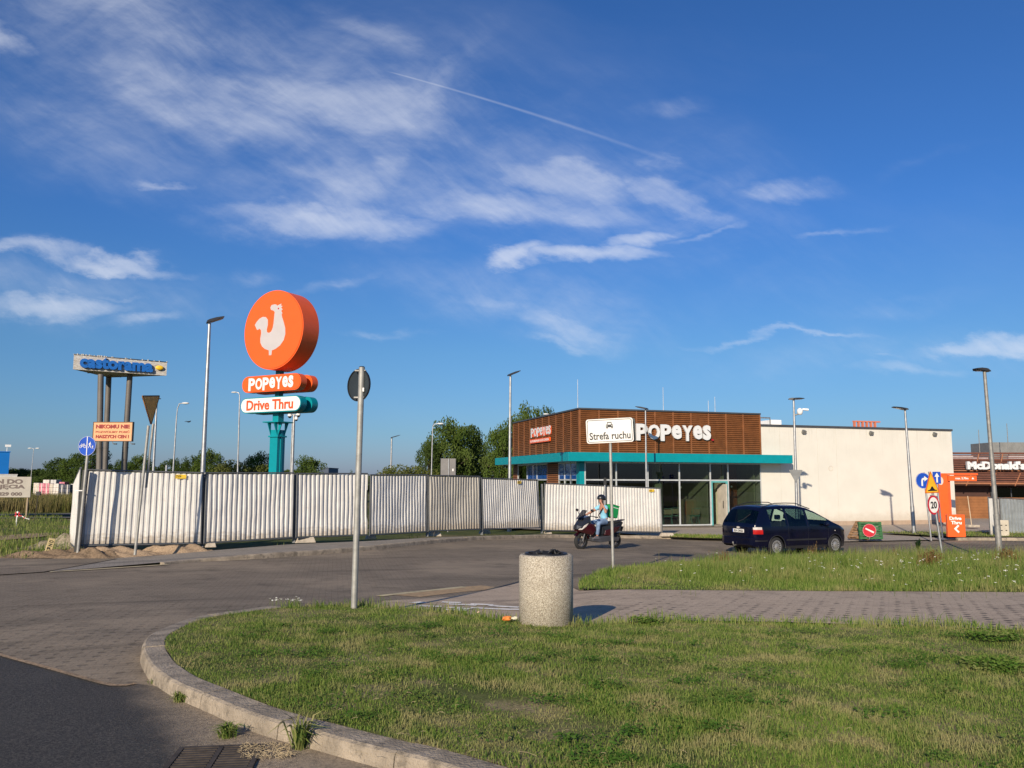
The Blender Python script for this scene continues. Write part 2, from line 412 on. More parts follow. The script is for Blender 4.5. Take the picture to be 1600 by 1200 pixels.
# ================================================================== ground materials
def paving(name, col, rot, bw, bh, holes=.5, stain=(.10, .09, .075), dust=(.30, .26, .20), dusty=.35, mort=.55):
    m = bpy.data.materials.new(name); m.use_nodes = True; t = NT(m.node_tree)
    b = m.node_tree.nodes['Principled BSDF']; geo = t.n('ShaderNodeNewGeometry'); P = geo.outputs['Position']
    v = t.mapv(P, (0, 0, 0), R(rot), (1, 1, 1))
    br = t.n('ShaderNodeTexBrick'); t.l(v, br.inputs['Vector']); br.inputs['Scale'].default_value = 1
    br.inputs['Brick Width'].default_value = bw; br.inputs['Row Height'].default_value = bh
    br.inputs['Mortar Size'].default_value = .006; br.inputs['Mortar Smooth'].default_value = .3
    br.inputs['Color1'].default_value = (*[x*.93 for x in col], 1); br.inputs['Color2'].default_value = (*[x*1.07 for x in col], 1)
    br.inputs['Mortar'].default_value = (*[x*mort for x in col], 1)
    vo = t.n('ShaderNodeTexVoronoi'); vo.inputs['Scale'].default_value = 1; vo.inputs['Randomness'].default_value = .12
    t.l(t.mapv(v, (0, 0, 0), 0, (bw, bh*2, 1)), vo.inputs['Vector'])
    dist = vo.outputs['Distance']
    spot = t.ramp(dist, .30, .20)
    big = t.noise(P, .35, 6, .6)
    spot = t.m('MULTIPLY', spot, t.ramp(t.noise(P, 1.3, 3), .3, .5))
    c = t.mixc(t.m('MULTIPLY', spot, holes), br.outputs[0], stain)
    c = t.mixc(t.m('MULTIPLY', t.ramp(big, .42, .68), dusty), c, dust)
    c = t.mixc(t.m('MULTIPLY', t.ramp(t.noise(P, 1.7, 7, .65), .5, .75), .45), c, stain)
    wear = t.noise(t.mapv(P, (0, 0, 0), R(28), (7, .55, 1)), 1.0, 6, .6); c = t.mixc(t.m('MULTIPLY', t.ramp(wear, .5, .72), .45), c, stain)
    fine = t.noise(P, 45, 4, .7)
    c = t.mixc(.6, c, t.mixc(t.ramp(fine, .25, .75), [.6]*3, [1.3]*3), 'MULTIPLY')
    t.l(c, b.inputs['Base Color']); b.inputs['Roughness'].default_value = .95; b.inputs['Specular IOR Level'].default_value = .12
    bn = t.n('ShaderNodeBump'); bn.inputs['Strength'].default_value = .35; bn.inputs['Distance'].default_value = .006
    h = t.m('SUBTRACT', t.m('MULTIPLY', fine, .4), t.m('ADD', t.m('MULTIPLY', br.outputs['Fac'], .8), t.m('MULTIPLY', spot, 1.5)))
    t.l(h, bn.inputs['Height']); t.l(bn.outputs[0], b.inputs['Normal'])
    return m
M_road = paving('road_blocks', (.225, .185, .14), 12, .2, .1, .75, (.05, .045, .038), (.36, .29, .21), .55, .6)
M_path = paving('path_blocks', (.47, .37, .275), -24.5, .2, .12, 1.0, (.10, .085, .07), (.50, .40, .30), .35, .8)
M_walk = paving('walk_blocks', (.29, .26, .225), 25, .2, .1, .25, (.09, .085, .08), (.27, .23, .18), .4, .7)
M_lot = paving('lot_blocks', (.40, .34, .28), 17, .2, .2, .2, (.25, .21, .17), (.48, .41, .32), .4, .85)
def asphalt():
    m = bpy.data.materials.new('asphalt'); m.use_nodes = True; t = NT(m.node_tree); b = m.node_tree.nodes['Principled BSDF']
    P = t.n('ShaderNodeNewGeometry').outputs['Position']
    vo = t.n('ShaderNodeTexVoronoi'); vo.inputs['Scale'].default_value = 130; t.l(P, vo.inputs['Vector'])
    g = t.ramp(t.noise(P, 70, 5, .8), .40, .72)
    c = t.mixc(g, (.018, .016, .014), (.15, .13, .105))
    vc = t.n('ShaderNodeTexVoronoi'); vc.feature = 'DISTANCE_TO_EDGE'; vc.inputs['Scale'].default_value = .9; t.l(t.mapv(P, (0, 0, 0), 0, (1, 1, 1)), vc.inputs['Vector'])
    c = t.mixc(t.m('MULTIPLY', t.ramp(vc.outputs[0], .006, .0), t.ramp(t.noise(P, 2, 4), .5, .6, 0, .5)), c, (.012, .011, .01))
    c = t.mixc(t.m('MULTIPLY', t.ramp(vo.outputs['Distance'], .22, .1), .5), c, (.16, .15, .135))
    c = t.mixc(t.m('MULTIPLY', t.ramp(t.noise(P, 1.1, 6), .45, .75), .3), c, (.10, .09, .075))
    # grit washed up along the kerb
    sp_ = t.n('ShaderNodeSeparateXYZ'); t.l(P, sp_.inputs[0])
    d = t.m('ADD', t.m('ADD', sp_.outputs[0], t.m('MULTIPLY', sp_.outputs[1], .62)), t.m('MULTIPLY', t.noise(P, 3.5, 5), .5))
    c = t.mixc(t.m('MULTIPLY', t.ramp(d, 1.3, 1.9), t.ramp(t.noise(P, 30, 4, .7), .3, .6, .45, .95)), c, (.42, .33, .23))
    t.l(c, b.inputs['Base Color']); b.inputs['Roughness'].default_value = .8
    bn = t.n('ShaderNodeBump'); bn.inputs['Strength'].default_value = .8; bn.inputs['Distance'].default_value = .008
    t.l(t.m('SUBTRACT', g, vo.outputs['Distance']), bn.inputs['Height']); t.l(bn.outputs[0], b.inputs['Normal'])
    return m
M_asph = asphalt()
def soil(name, stops, scale, fine=40, bump=.5):
    m = bpy.data.materials.new(name); m.use_nodes = True; t = NT(m.node_tree); b = m.node_tree.nodes['Principled BSDF']
    P = t.n('ShaderNodeNewGeometry').outputs['Position']
    n = t.noise(P, scale, 7, .62); r = t.n('ShaderNodeValToRGB'); t.l(n, r.inputs[0]); r.color_ramp.elements.remove(r.color_ramp.elements[0])
    for i, (p, c) in enumerate(stops):
        e = r.color_ramp.elements[0] if i == 0 else r.color_ramp.elements.new(p)
        e.position = p; e.color = (*c, 1)
    f = t.noise(P, fine, 4, .7)
    c = t.mixc(.6, r.outputs[0], t.mixc(t.ramp(f, .3, .7), [.45]*3, [1.5]*3), 'MULTIPLY')
    t.l(c, b.inputs['Base Color']); b.inputs['Roughness'].default_value = .95; b.inputs['Specular IOR Level'].default_value = .1
    bn = t.n('ShaderNodeBump'); bn.inputs['Strength'].default_value = bump; bn.inputs['Distance'].default_value = .03
    t.l(f, bn.inputs['Height']); t.l(bn.outputs[0], b.inputs['Normal'])
    return m
M_lawnsoil = soil('lawn_soil', [(.3, (.07, .095, .025)), (.48, (.13, .14, .045)), (.58, (.24, .20, .10)), (.72, (.34, .27, .16))], 1.3)
M_field = soil('field_ground', [(.3, (.05, .075, .02)), (.48, (.09, .10, .03)), (.6, (.17, .14, .07)), (.75, (.27, .22, .14))], .22, 6)
M_sand = soil('sand', [(.3, (.30, .21, .13)), (.5, (.36, .26, .17)), (.7, (.20, .15, .10))], 1.5, 30)
M_kerb = mat('kerb_concrete', (.31, .255, .19), .9, var=.28, vscale=3.2, bump=1.0, bscale=38, dirt=((.12, .10, .075), 6.5, .50, .75), world=True)
def leafmat(name, a, b_, dry, patch=1.2, dryamt=.5, trans=.35):
    m = bpy.data.materials.new(name); m.use_nodes = True; t = NT(m.node_tree); m.node_tree.nodes.clear()
    P = t.n('ShaderNodeNewGeometry').outputs['Position']
    at = t.n('ShaderNodeAttribute'); at.attribute_name = 'rnd'
    c = t.mixc(at.outputs['Fac'], a, b_)
    k = t.m('ADD', t.m('MULTIPLY', t.ramp(t.noise(P, patch, 5, .6), .42, .68), 1.0), t.m('MULTIPLY', t.m('SUBTRACT', at.outputs['Fac'], .5), .5))
    c = t.mixc(t.m('MULTIPLY', k, dryamt, clamp=True), c, dry)
    d = t.n('ShaderNodeBsdfDiffuse'); t.l(c, d.inputs[0]); d.inputs[1].default_value = .5
    tr = t.n('ShaderNodeBsdfTranslucent'); t.l(c, tr.inputs[0])
    mx = t.n('ShaderNodeMixShader'); mx.inputs[0].default_value = trans
    t.l(d.outputs[0], mx.inputs[1]); t.l(tr.outputs[0], mx.inputs[2])
    o = t.n('ShaderNodeOutputMaterial'); t.l(mx.outputs[0], o.inputs[0]); return m
M_grass = leafmat('grass_blade', (.055, .135, .02), (.27, .34, .075), (.46, .37, .20), 2.4, .62)
M_strip = leafmat('verge_blade', (.07, .145, .022), (.25, .32, .075), (.42, .34, .17), .9, .6)
M_tall = leafmat('tall_grass', (.10, .12, .03), (.25, .22, .08), (.36, .28, .14), .12, .8)
M_flower = mat('flower_white', (.75, .74, .66), .7)

# ================================================================== ground
RZ = -.12
def zroad(x, y): return TN(x, y) + RZ
# terrain
gx = np.unique(np.r_[-3000, -1500, -700, -350, -180, -100, np.arange(-60, 61, 1.5), 100, 180, 350, 700, 1500, 3000])
gy = np.unique(np.r_[-400, -150, -60, -30, np.arange(-12, 100, 1.5), 130, 180, 260, 400, 700, 1300, 3000])
X, Y = np.meshgrid(gx, gy); Z = TN(X, Y) - .17
V = np.stack([X.ravel(), Y.ravel(), Z.ravel()], 1); nx = len(gx)
q = [(j*nx+i, j*nx+i+1, (j+1)*nx+i+1, (j+1)*nx+i) for j in range(len(gy)-1) for i in range(nx-1)]
tag(npmesh('ground', V, [4]*len(q), np.array(q).ravel(), M_field), kind='structure')
def W2(pts, off=0.0): return [tuple(G(a, b, off)[:2]) for a, b in pts]
far_px = [(-260, 915), (-100, 905), (0, 898), (78, 893), (165, 887), (250, 882), (310, 877), (400, 872.5), (560, 860.5), (669, 849.5), (753, 843), (850, 840), (900, 840), (1000, 841), (1100, 843)]
far = [Vector(p) for p in W2(far_px, RZ)]
far += [Vector(p) for p in ((12.5, 35.0), (17, 35.3), (20, 35.4), (24, 34.2), (28, 33.0), (34, 31.8), (44, 30))]
far = smooth_line(far, .6)
road_poly = [(p.x, p.y) for p in far]
road_poly = [(-60, road_poly[0][1])] + road_poly + [(60, 28), (60, -8), (-60, -8)]
clipgrid(road_poly, 1.5, zroad, 'road', M_road)
asph_px = [(-500, 940), (0, 1026), (94, 1052), (175, 1074), (215, 1071)]
ap = W2(asph_px, RZ)
clipgrid(ap + [(2.5, 4.6), (8, 0), (8, -8), (-30, -8), (-30, ap[0][1])], .75, lambda x, y: TN(x, y) + RZ + .012, 'asphalt_road', M_asph)
# lawn island in front
inner_px = [(440, 948), (385, 955), (328, 964), (290, 977), (262, 993), (258, 1008), (265, 1022), (281, 1040), (312, 1059), (359, 1077), (410, 1097), (462, 1114), (525, 1129), (587, 1145), (650, 1160), (712, 1175), (800, 1200), (950, 1240), (1200, 1310), (1500, 1400)]
inner = smooth_line(W2(inner_px), .12)
front_px = [(2600, 1010), (2000, 994), (1600, 985), (1400, 978), (1200, 972), (1050, 970), (900, 975), (812, 970), (700, 957), (560, 947)]
lawn_poly = [tuple(p) for p in inner] + W2(front_px)
def zlawn(x, y): return TN(x, y) + .012 * np.sin(x*2.1+1) * np.sin(y*1.7) - .005
clipgrid(lawn_poly, .25, zlawn, 'lawn_ground', M_lawnsoil)
# paved path between the lawns, dropping to road level at its left end
pl = W2([(560, 947), (700, 957), (812, 970), (900, 975), (1050, 970), (1200, 972), (1400, 978), (1600, 985), (2000, 994), (2600, 1010)], 0)
back = W2([(2600, 928), (2000, 927), (1600, 926), (1300, 924.5), (1100, 923), (905, 920.5)], 0)
tipx = W2([(905, 905)], 0)
def zpath(x, y):
    k = np.clip((x + .2) / 2.2, 0, 1); k = k*k*(3-2*k)
    return TN(x, y) + RZ*(1-k) + .014 - .006*k
path_poly = pl + back + W2([(860, 905), (812, 912), (705, 934), (600, 940)], RZ)
clipgrid(path_poly, .5, zpath, 'path', M_path)
# verge (tall grass strip)
vb = [(1.22, 15.3), (2.0, 17.9), (3.7, 20.2), (6, 22.0), (9, 23.3), (14, 24.4), (22, 25.2), (45, 25.0)]
verge_poly = [tuple(p) for p in W2([(905, 920.5), (1100, 923), (1300, 924.5), (1600, 926), (2000, 927), (2600, 928)], 0)]
verge_poly = verge_poly + [(45, verge_poly[-1][1])] + [tuple(p) for p in smooth_line(vb, .5)][::-1]
clipgrid(verge_poly, .8, lambda x, y: TN(x, y) + .01, 'verge_ground', M_lawnsoil)
# flush kerb and painted marks at the crossing
M_dark = mat('joint_dark', (.05, .045, .04), .9)
def strip(name, pts_px, w, off, material, zf):
    P = smooth_line(W2(pts_px, RZ), .2); poly = []
    L, Rr = [], []
    for i, p in enumerate(P):
        d = (P[min(i+1, len(P)-1)] - P[max(i-1, 0)]).normalized(); n = Vector((-d.y, d.x))
        L.append(tuple(p + n*w/2)); Rr.append(tuple(p - n*w/2))
    return clipgrid(L + Rr[::-1], .5, lambda x, y: zf(x, y) + off, name, material)
strip('sand_joint', [(-60, 1009), (0, 1026), (94, 1052), (175, 1074), (212, 1071)], .05, .02, M_sand, zroad)
M_white = mat('road_paint', (.86, .80, .70), .7, var=.08, dirt=((.22, .2, .17), 9, .5, .85), world=True)
M_yel = mat('yellow_line', (.52, .43, .24), .8, var=.15, dirt=((.25, .21, .15), 5, .5, .7), world=True)
M_tact = mat('tactile_paving', (.40, .27, .14), .85, var=.2, vscale=9, bump=1, bscale=25, world=True)
def zmax(x, y): return np.maximum(zroad(x, y), zpath(x, y))
strip('road_marking', [(592, 932), (650, 925.5), (726, 917.5)], .16, .010, M_yel, zroad)
strip('road_marking', [(78, 894.5), (165, 889.5), (262, 883)], .13, .018, M_yel, zroad)
strip('tactile_strip', [(632, 931.5), (700, 923.5), (770, 917.5)], .62, .008, M_tact, zroad)
for pts in ([(645, 944.5), (662, 943)], [(690, 943), (720, 944)], [(735, 946), (770, 947.5)], [(655, 949), (690, 950.2)], [(700, 951.5), (735, 954)], [(735, 952), (812, 955.5)], [(765, 948.5), (812, 952)], [(695, 955), (730, 956)], [(700, 946), (745, 948)]):
    strip('road_marking', pts, .17, .010, M_white, zpath)
# kerb stones of the island
def sweep_kerb(name, line, w, top, bot, stone=1.0, gap=.01, zf=None, side=1):
    zf = zf or (lambda x, y: TN(x, y)); V = []; Fs = []
    line = [Vector(p) for p in line]
    s = np.r_[0, np.cumsum([(line[i+1]-line[i]).length for i in range(len(line)-1)])]
    xs = np.array([p.x for p in line]); ys = np.array([p.y for p in line])
    prof = [(0, bot), (0, top-.004), (.008, top), (w-.03, top), (w-.008, top-.012), (w, top-.035), (w+.012, bot)]
    a = 0.0
    while a < s[-1]-.2:
        b = min(a+stone, s[-1]); k = max(2, int((b-a)/.12)+1); t = np.linspace(a, b-gap, k)
        px_, py_ = np.interp(t, s, xs), np.interp(t, s, ys)
        e = .05; dx = np.interp(t+e, s, xs)-np.interp(t-e, s, xs); dy = np.interp(t+e, s, ys)-np.interp(t-e, s, ys)
        l = np.hypot(dx, dy)+1e-9; nx_, ny_ = -dy/l*side, dx/l*side
        base = zf(px_, py_); jz = random.uniform(-.006, .006); n0 = len(V)
        for i in range(k):
            for (o, z) in prof: V.append((px_[i]+nx_[i]*o, py_[i]+ny_[i]*o, base[i]+z+(jz if z > bot else 0)))
        m = len(prof)
        for i in range(k-1):
            for j in range(m-1): Fs.append((n0+i*m+j, n0+i*m+j+1, n0+(i+1)*m+j+1, n0+(i+1)*m+j))
        Fs.append(tuple(range(n0, n0+m))); Fs.append(tuple(range(n0+(k-1)*m, n0+k*m))[::-1]); a = b
    me = bpy.data.meshes.new(name); me.from_pydata(V, [], Fs); me.materials.append(M_kerb)
    bm = bmesh.new(); bm.from_mesh(me); bmesh.ops.recalc_face_normals(bm, faces=bm.faces); bm.to_mesh(me); bm.free()
    o = bpy.data.objects.new(name, me); COL.objects.link(o); return tag(o, kind='structure')
sweep_kerb('kerb', inner, .20, .0, -.15, 1.0, .008, side=-1)
# kerb across the road
fk = [p for p in far if p.x > -9.6]
def zfk(x, y):
    k = np.clip((x + 9.0) / 2.6, 0, 1)
    return TN(x, y) + RZ*(1-k)*.85
i1 = next(i for i, p in enumerate(fk) if p.x > 12.5)
i2 = next(i for i, p in enumerate(fk) if p.x > 18.3)
sweep_kerb('kerb', [p for p in fk[:i1] if p.x > -8.3], .15, .0, -.16, 1.0, .01, zf=zfk, side=-1)
sweep_kerb('kerb', fk[i2:], .15, .0, -.16, 1.0, .01, side=-1)
sweep_kerb('kerb', smooth_line(vb[2:], .4), .12, .0, -.16, 1.0, .01, side=1)
# pavement along the hoarding
def off_line(P, d):
    out = []
    for i, p in enumerate(P):
        t = (P[min(i+1, len(P)-1)] - P[max(i-1, 0)]).normalized(); out.append(p + Vector((-t.y, t.x))*d)
    return out
walk_edge = off_line(fk[:i1], .0)
FP = [PZ(125, 21.5), PZ(318, 22.8), PZ(460, 24.6), PZ(576, 26.3), PZ(668, 28.7), PZ(752, 31.0), PZ(847, 34.2), PZ(945, 35.7), PZ(1035, 36.9)]
w2 = [Vector((p.x, p.y)) for p in FP]
w2b = [Vector((-9.7, 20.6))] + [p + Vector((.1, -.25)) for p in w2[1:]] + [Vector((12.5, 37.2))]
clipgrid([tuple(p) for p in walk_edge] + [tuple(p) for p in w2b[::-1]], .6, lambda x, y: zfk(x, y) - .012, 'pavement', M_walk)
fw = [p + Vector((0, -.25)) for p in far if p.x <= -9.3]
clipgrid([tuple(p) for p in fw] + [(-9.55, 20.4), (-11.6, 20.2), (-20, 21.5), (-60, 24), (-60, far[0].y)], 1.5, lambda x, y: TN(x, y) + RZ + .016, 'driveway', M_road)
# forecourt of the restaurants
fr = [p for p in far if p.x > 7.0]
clipgrid([(7, 36.5)] + [(p.x, p.y + .02) for p in fr] + [(60, 29), (60, 95), (-4, 95), (-4, 40), (4, 40)], 2, lambda x, y: TN(x, y) - .08, 'forecourt', M_lot)
grassA = [(6.8, 35.7), (8.0, 35.45), (12.4, 35.3), (12.3, 37.0), (9, 37.3), (6.8, 37.4)]
grassB = [(17.0, 39.6), (18.6, 36.5), (20.5, 35.9), (24, 34.7), (28, 33.5), (34, 32.3), (44, 30.5), (44, 34), (30, 37.4), (26, 38.6), (22, 39.6)]
clipgrid(grassA, .8, lambda x, y: TN(x, y) + .0, 'lawn_ground', M_lawnsoil)
clipgrid(grassB, .8, lambda x, y: TN(x, y) + .0, 'lawn_ground', M_lawnsoil)
# sandy track in the meadow
clipgrid(W2([(-300, 855), (0, 838), (50, 834), (92, 832.5), (92, 836), (60, 840), (0, 845), (-300, 862)], -.15), 1.5, lambda x, y: TN(x, y) - .13, 'dirt_track', M_sand)
clipgrid(W2([(-300, 806), (0, 803.5), (118, 802.5), (118, 804.5), (0, 806.5), (-300, 810)], -.15), 2, lambda x, y: TN(x, y) - .12, 'rail_bed', mat('ballast', (.12, .105, .09), .95))
clipgrid(W2([(-300, 812), (0, 809.5), (118, 808.5), (118, 810), (0, 811), (-300, 815)], -.15), 2, lambda x, y: TN(x, y) - .12, 'rail_bed', mat('ballast', (.12, .105, .09), .95))

# ================================================================== grass
def blades(name, poly, n, hmin, hmax, width, material, zf, label, lean=.5, pw=1.0, dens=None, wind=(0, 0), hmap=None):
    xs = np.array([p[0] for p in poly]); ys = np.array([p[1] for p in poly])
    K = int(n*2.2)
    px_ = rng.uniform(xs.min(), xs.max(), K); py_ = rng.uniform(ys.min(), ys.max(), K)
    keep = inside(poly, px_, py_)
    if dens is not None: keep &= rng.random(K) < dens(px_, py_)
    px_, py_ = px_[keep][:n], py_[keep][:n]; n = len(px_)
    z = zf(px_, py_); h = hmin + (hmax-hmin) * rng.random(n)**2
    if hmap is not None: h = h*hmap(px_, py_)
    a = rng.uniform(0, 2*math.pi, n); tx, ty = np.cos(a), np.sin(a)
    la = rng.uniform(0, 2*math.pi, n); lm = rng.random(n)**1.0*lean*h
    lx, ly = np.cos(la)*lm + wind[0]*h, np.sin(la)*lm + wind[1]*h
    w = width*rng.uniform(.6, 1.3, n)
    V = np.empty((n, 5, 3))
    V[:, 0] = np.stack([px_-tx*w/2, py_-ty*w/2, z-.01], 1); V[:, 1] = np.stack([px_+tx*w/2, py_+ty*w/2, z-.01], 1)
    V[:, 2] = np.stack([px_+lx*.35+tx*w*.38, py_+ly*.35+ty*w*.38, z+h*.6], 1); V[:, 3] = np.stack([px_+lx*.35-tx*w*.38, py_+ly*.35-ty*w*.38, z+h*.6], 1)
    V[:, 4] = np.stack([px_+lx, py_+ly, z+h*np.clip(1-.25*lm/h, .5, 1)], 1)
    b = (np.arange(n)*5)[:, None]
    loops = np.concatenate([b+0, b+1, b+2, b+3, b+3, b+2, b+4], 1).ravel()
    sizes = np.tile([4, 3], n)
    o = npmesh(name, V.reshape(-1, 3), sizes, loops, material, attr=np.repeat(rng.random(n), 5))
    return tag(o, label, 'grass', kind='stuff')
def wob(x, y, s, ph=0):
    return (np.sin(x*s+ph)*np.cos(y*s*1.3+ph*2) + .6*np.sin(x*s*2.3+1.7+ph)*np.sin(y*s*2.1+ph) + .4*np.sin(x*s*5.1+y*s*3.7))/2 + .5
def ldens(x, y):
    d = np.hypot(x, y); base = np.clip((6.0/np.maximum(d, 4.2))**1.6, .2, 1)
    bare = 1.2*np.exp(-(((x+.05)/.40)**2 + ((y-6.15)/.40)**2)) + .9*np.exp(-(((x-.35)/.35)**2 + ((y-5.4)/.25)**2)) + .8*np.exp(-(((x+.6)/.2)**2 + ((y-6.5)/.25)**2)) + .7*np.exp(-(((x-2.2)/.35)**2 + ((y-6.6)/.3)**2)) + .45*np.exp(-(((x-2.3)/.8)**2 + ((y-5.2)/.35)**2))
    return base*np.clip(1.1-1.05*bare*(.5+.8*wob(x, y, 7, 1)), .04, 1)*(.45+.55*np.clip(wob(x, y, 2.3), 0, 1))
lawn_view = [p for p in lawn_poly if True]
lv = [tuple(p) for p in inner if p.y > 4.0] + [(5.2, 4.0), (9.5, 8.0)] + [p for p in W2(front_px) if p[0] < 9.5]
blades('lawn_grass', lv, 430000, .012, .052, .0050, M_grass, zlawn, 'short patchy green and straw coloured grass inside the curved kerb', 1.3, dens=ldens, hmap=lambda x, y: .55+.9*np.clip(wob(x, y, 1.6, 2), 0, 1))
cvp = []; cva = []
for k in range(150):
    cx_, cy_ = rng.uniform(-2.6, 6), rng.uniform(4.2, 9.2)
    if not inside(lv, np.array([cx_]), np.array([cy_]))[0]: continue
    n_ = int(rng.uniform(40, 160)); rd = rng.uniform(.05, .22); a = rng.uniform(0, 6.28, n_); rr = rd*np.sqrt(rng.random(n_)); X_ = cx_+rr*np.cos(a)*1.3; Y_ = cy_+rr*np.sin(a)
    ok = inside(lv, X_, Y_); X_, Y_ = X_[ok], Y_[ok]; n_ = len(X_); Z_ = TN(X_, Y_)+rng.uniform(.015, .055, n_); c3 = np.stack([X_, Y_, Z_], 1)
    q_ = rng.normal(size=(n_, 3))*[1, 1, .35]; q_ /= np.linalg.norm(q_, axis=1)[:, None]; s3 = np.cross(q_, rng.normal(size=(n_, 3))*.3+[0, 0, 1]); s3 /= np.linalg.norm(s3, axis=1)[:, None]; l = rng.uniform(.008, .022, n_)[:, None]
    cvp.append(np.stack([c3-q_*l, c3+s3*l*.45, c3+q_*l, c3-s3*l*.45], 1)); cva.append(np.repeat(rng.random(n_)*.45, 4))
V_ = np.concatenate(cvp).reshape(-1, 3)
tag(npmesh('lawn_herbs', V_, [4]*(len(V_)//4), np.arange(len(V_)), leafmat('herb_leaf', (.05, .12, .02), (.15, .25, .055), (.25, .24, .09), 2, .3), attr=np.concatenate(cva)), 'low broad-leaved herbs mixed through the front lawn', 'ground cover', kind='stuff')
# uneven fringe where the lawn meets path and kerb
edge = W2([(440, 950), (560, 949), (700, 960), (812, 974), (900, 979), (1050, 974), (1200, 976), (1400, 983), (1600, 990), (1700, 993)])
edge2 = W2([(1700, 978), (1600, 973), (1400, 966), (1200, 963), (1050, 962), (900, 966), (812, 965), (700, 953), (560, 943), (440, 945)])
blades('grass_fringe', edge + W2([(1700, 983), (1600, 980), (1400, 974), (1200, 969), (1050, 967), (900, 972), (812, 967), (700, 954.5), (560, 945), (440, 946)]), 9000, .05, .17, .009, M_grass, zlawn, 'longer grass fringe where the front lawn meets the paved path', .6, hmap=lambda x, y: .4+.8*np.clip(wob(x, y, 3), 0, 1))
def vh(x, y):
    k = np.clip((y-12.2)/5, .25, 1.0)*np.clip((x-.6)/5, .45, 1.0)
    return k*(.55+.8*np.clip(wob(x, y, .9, 1), 0, 1))
vpoly = [p for p in verge_poly if p[0] < 26]
vpoly = [p if p[0] < 18 else (18.5, p[1]) for p in verge_poly]
blades('verge_grass', vpoly, 120000, .10, .42, .011, M_strip, lambda x, y: TN(x, y), 'unmown green grass on the verge behind the paved path', .55, dens=lambda x, y: np.clip(1.15-(y-12)/14, .25, 1), hmap=vh)
blades('verge_seed_stalks', vpoly, 1500, .25, .60, .008, M_tall, lambda x, y: TN(x, y), 'dry straw coloured seed stalks rising from the unmown verge', .35, dens=lambda x, y: np.clip((y-13)/6, 0, 1)*np.clip((x-2)/5, .1, 1)*np.clip(wob(x, y, .8, 3)*1.4-.3, .05, 1))
blades('lawn_grass', grassA, 5000, .04, .12, .02, M_grass, lambda x, y: TN(x, y), 'narrow strip of green grass before the glazed restaurant front', .5)
blades('lawn_grass', grassB, 9000, .04, .14, .022, M_grass, lambda x, y: TN(x, y), 'green grass island under the orange menu arrow sign', .5)
mead = [(-60, 24.5), (-20, 22), (-12, 21.0), (-11.6, 22), (-16, 34), (-26, 50), (-34, 62), (-60, 62)]
def mdens(x, y): return np.clip(1.1-(y-20)/60, .3, 1)*(.35+.65*np.clip(wob(x, y, .5), 0, 1))
mead_v = [(-26, 23.5), (-12, 20.8), (-11.8, 22.3), (-17, 33), (-27, 50), (-44, 62), (-48, 60)]
blades('meadow_grass', mead_v, 60000, .06, .3, .02, M_strip, lambda x, y: TN(x, y)-.16, 'rough mixed grass of the meadow left of the hoarding', .6, dens=mdens)
tallp = [(-62, 74), (-36, 60), (-28, 50), (-26.5, 51), (-36, 66), (-62, 80)]
tg = W2([(-260, 803), (0, 801), (119, 800)], -.15); tg2 = [PD(119, 760, 66), PD(-200, 760, 72)]
blades('tall_dry_grass', tg + [(p.x, p.y) for p in tg2], 52000, .5, 1.35, .045, M_tall, lambda x, y: TN(x, y)-.17, 'tall yellowing grass band in front of the stacked goods', .4)
# weeds creeping at the far kerb
kerb_w = [tuple(p) for p in off_line([p for p in fk[:i1]], .0)]
kp = kerb_w + [tuple(p) for p in off_line([p for p in fk[:i1]], -.12)][::-1]
blades('kerb_weeds', kp, 1500, .02, .14, .012, M_grass, zroad, 'scattered weeds in the gutter along the far kerb', .6, dens=lambda x, y: np.clip(wob(x, y, .9, 4)*1.6-.7, 0, 1))
us = [(p.x, p.y) for p in w2]; un = [(p.x-.3, p.y+.7) for p in w2][::-1]
blades('fence_weeds', us+un, 5000, .03, .22, .014, M_grass, lambda x, y: TN(x, y)-.05, 'weeds growing under the white hoarding panels', .6, dens=lambda x, y: np.clip(wob(x, y, .8, 2)*1.5-.5, 0, 1))
# white umbels in the verge
def flowers(name, poly, n, h0, h1, r0, r1, label, dens=None, zoff=0.0):
    xs = np.array([p[0] for p in poly]); ys = np.array([p[1] for p in poly]); mb = MB(); st = MB(); c = 0
    while c < n:
        x, y = rng.uniform(xs.min(), xs.max()), rng.uniform(ys.min(), ys.max())
        if not inside(poly, np.array([x]), np.array([y]))[0]: continue
        if dens and rng.random() > dens(x, y): continue
        c += 1; z = T(x, y)+zoff; h = rng.uniform(h0, h1); r = rng.uniform(r0, r1); tl = Matrix.Translation((x, y, z+h)) @ Matrix.Rotation(rng.uniform(-.4, .4), 4, 'X') @ Matrix.Rotation(rng.uniform(-.4, .4), 4, 'Y')
        for k in range(5):
            a = rng.uniform(0, 6.28); rr = r*math.sqrt(rng.random())
            mb.sphere((rr*math.cos(a), rr*math.sin(a), -.3*rr), r*.42, (1, 1, .35), 6, 4, tl)
        st.cyl((x, y, z), (x, y, z+h-.004), .003, .002, 4, False)
    o = tag(mb.build(name, M_flower), label, 'flowers', kind='stuff')
    tag(st.build('stem', mat('stem_green', (.10, .13, .03), .8), o), kind='stuff'); return o
fpoly = [(1.5, 13.6), (3, 12.7), (17, 12.9), (17, 20), (8, 20), (3, 17.5)]
flowers('white_flowers', fpoly, 330, .18, .40, .010, .026, 'white yarrow heads scattered through the unmown verge', lambda x, y: min(1, .02+max(0, wob(np.array(x), np.array(y), 1.3, 5)-.35)*1.6*(1 if x > 5.5 else .25)))
dp = W2([(418, 944.5), (470, 942.5), (470, 946), (425, 949)])
flowers('daisies', dp, 26, .05, .10, .009, .016, 'small white daisies at the far tip of the front lawn')
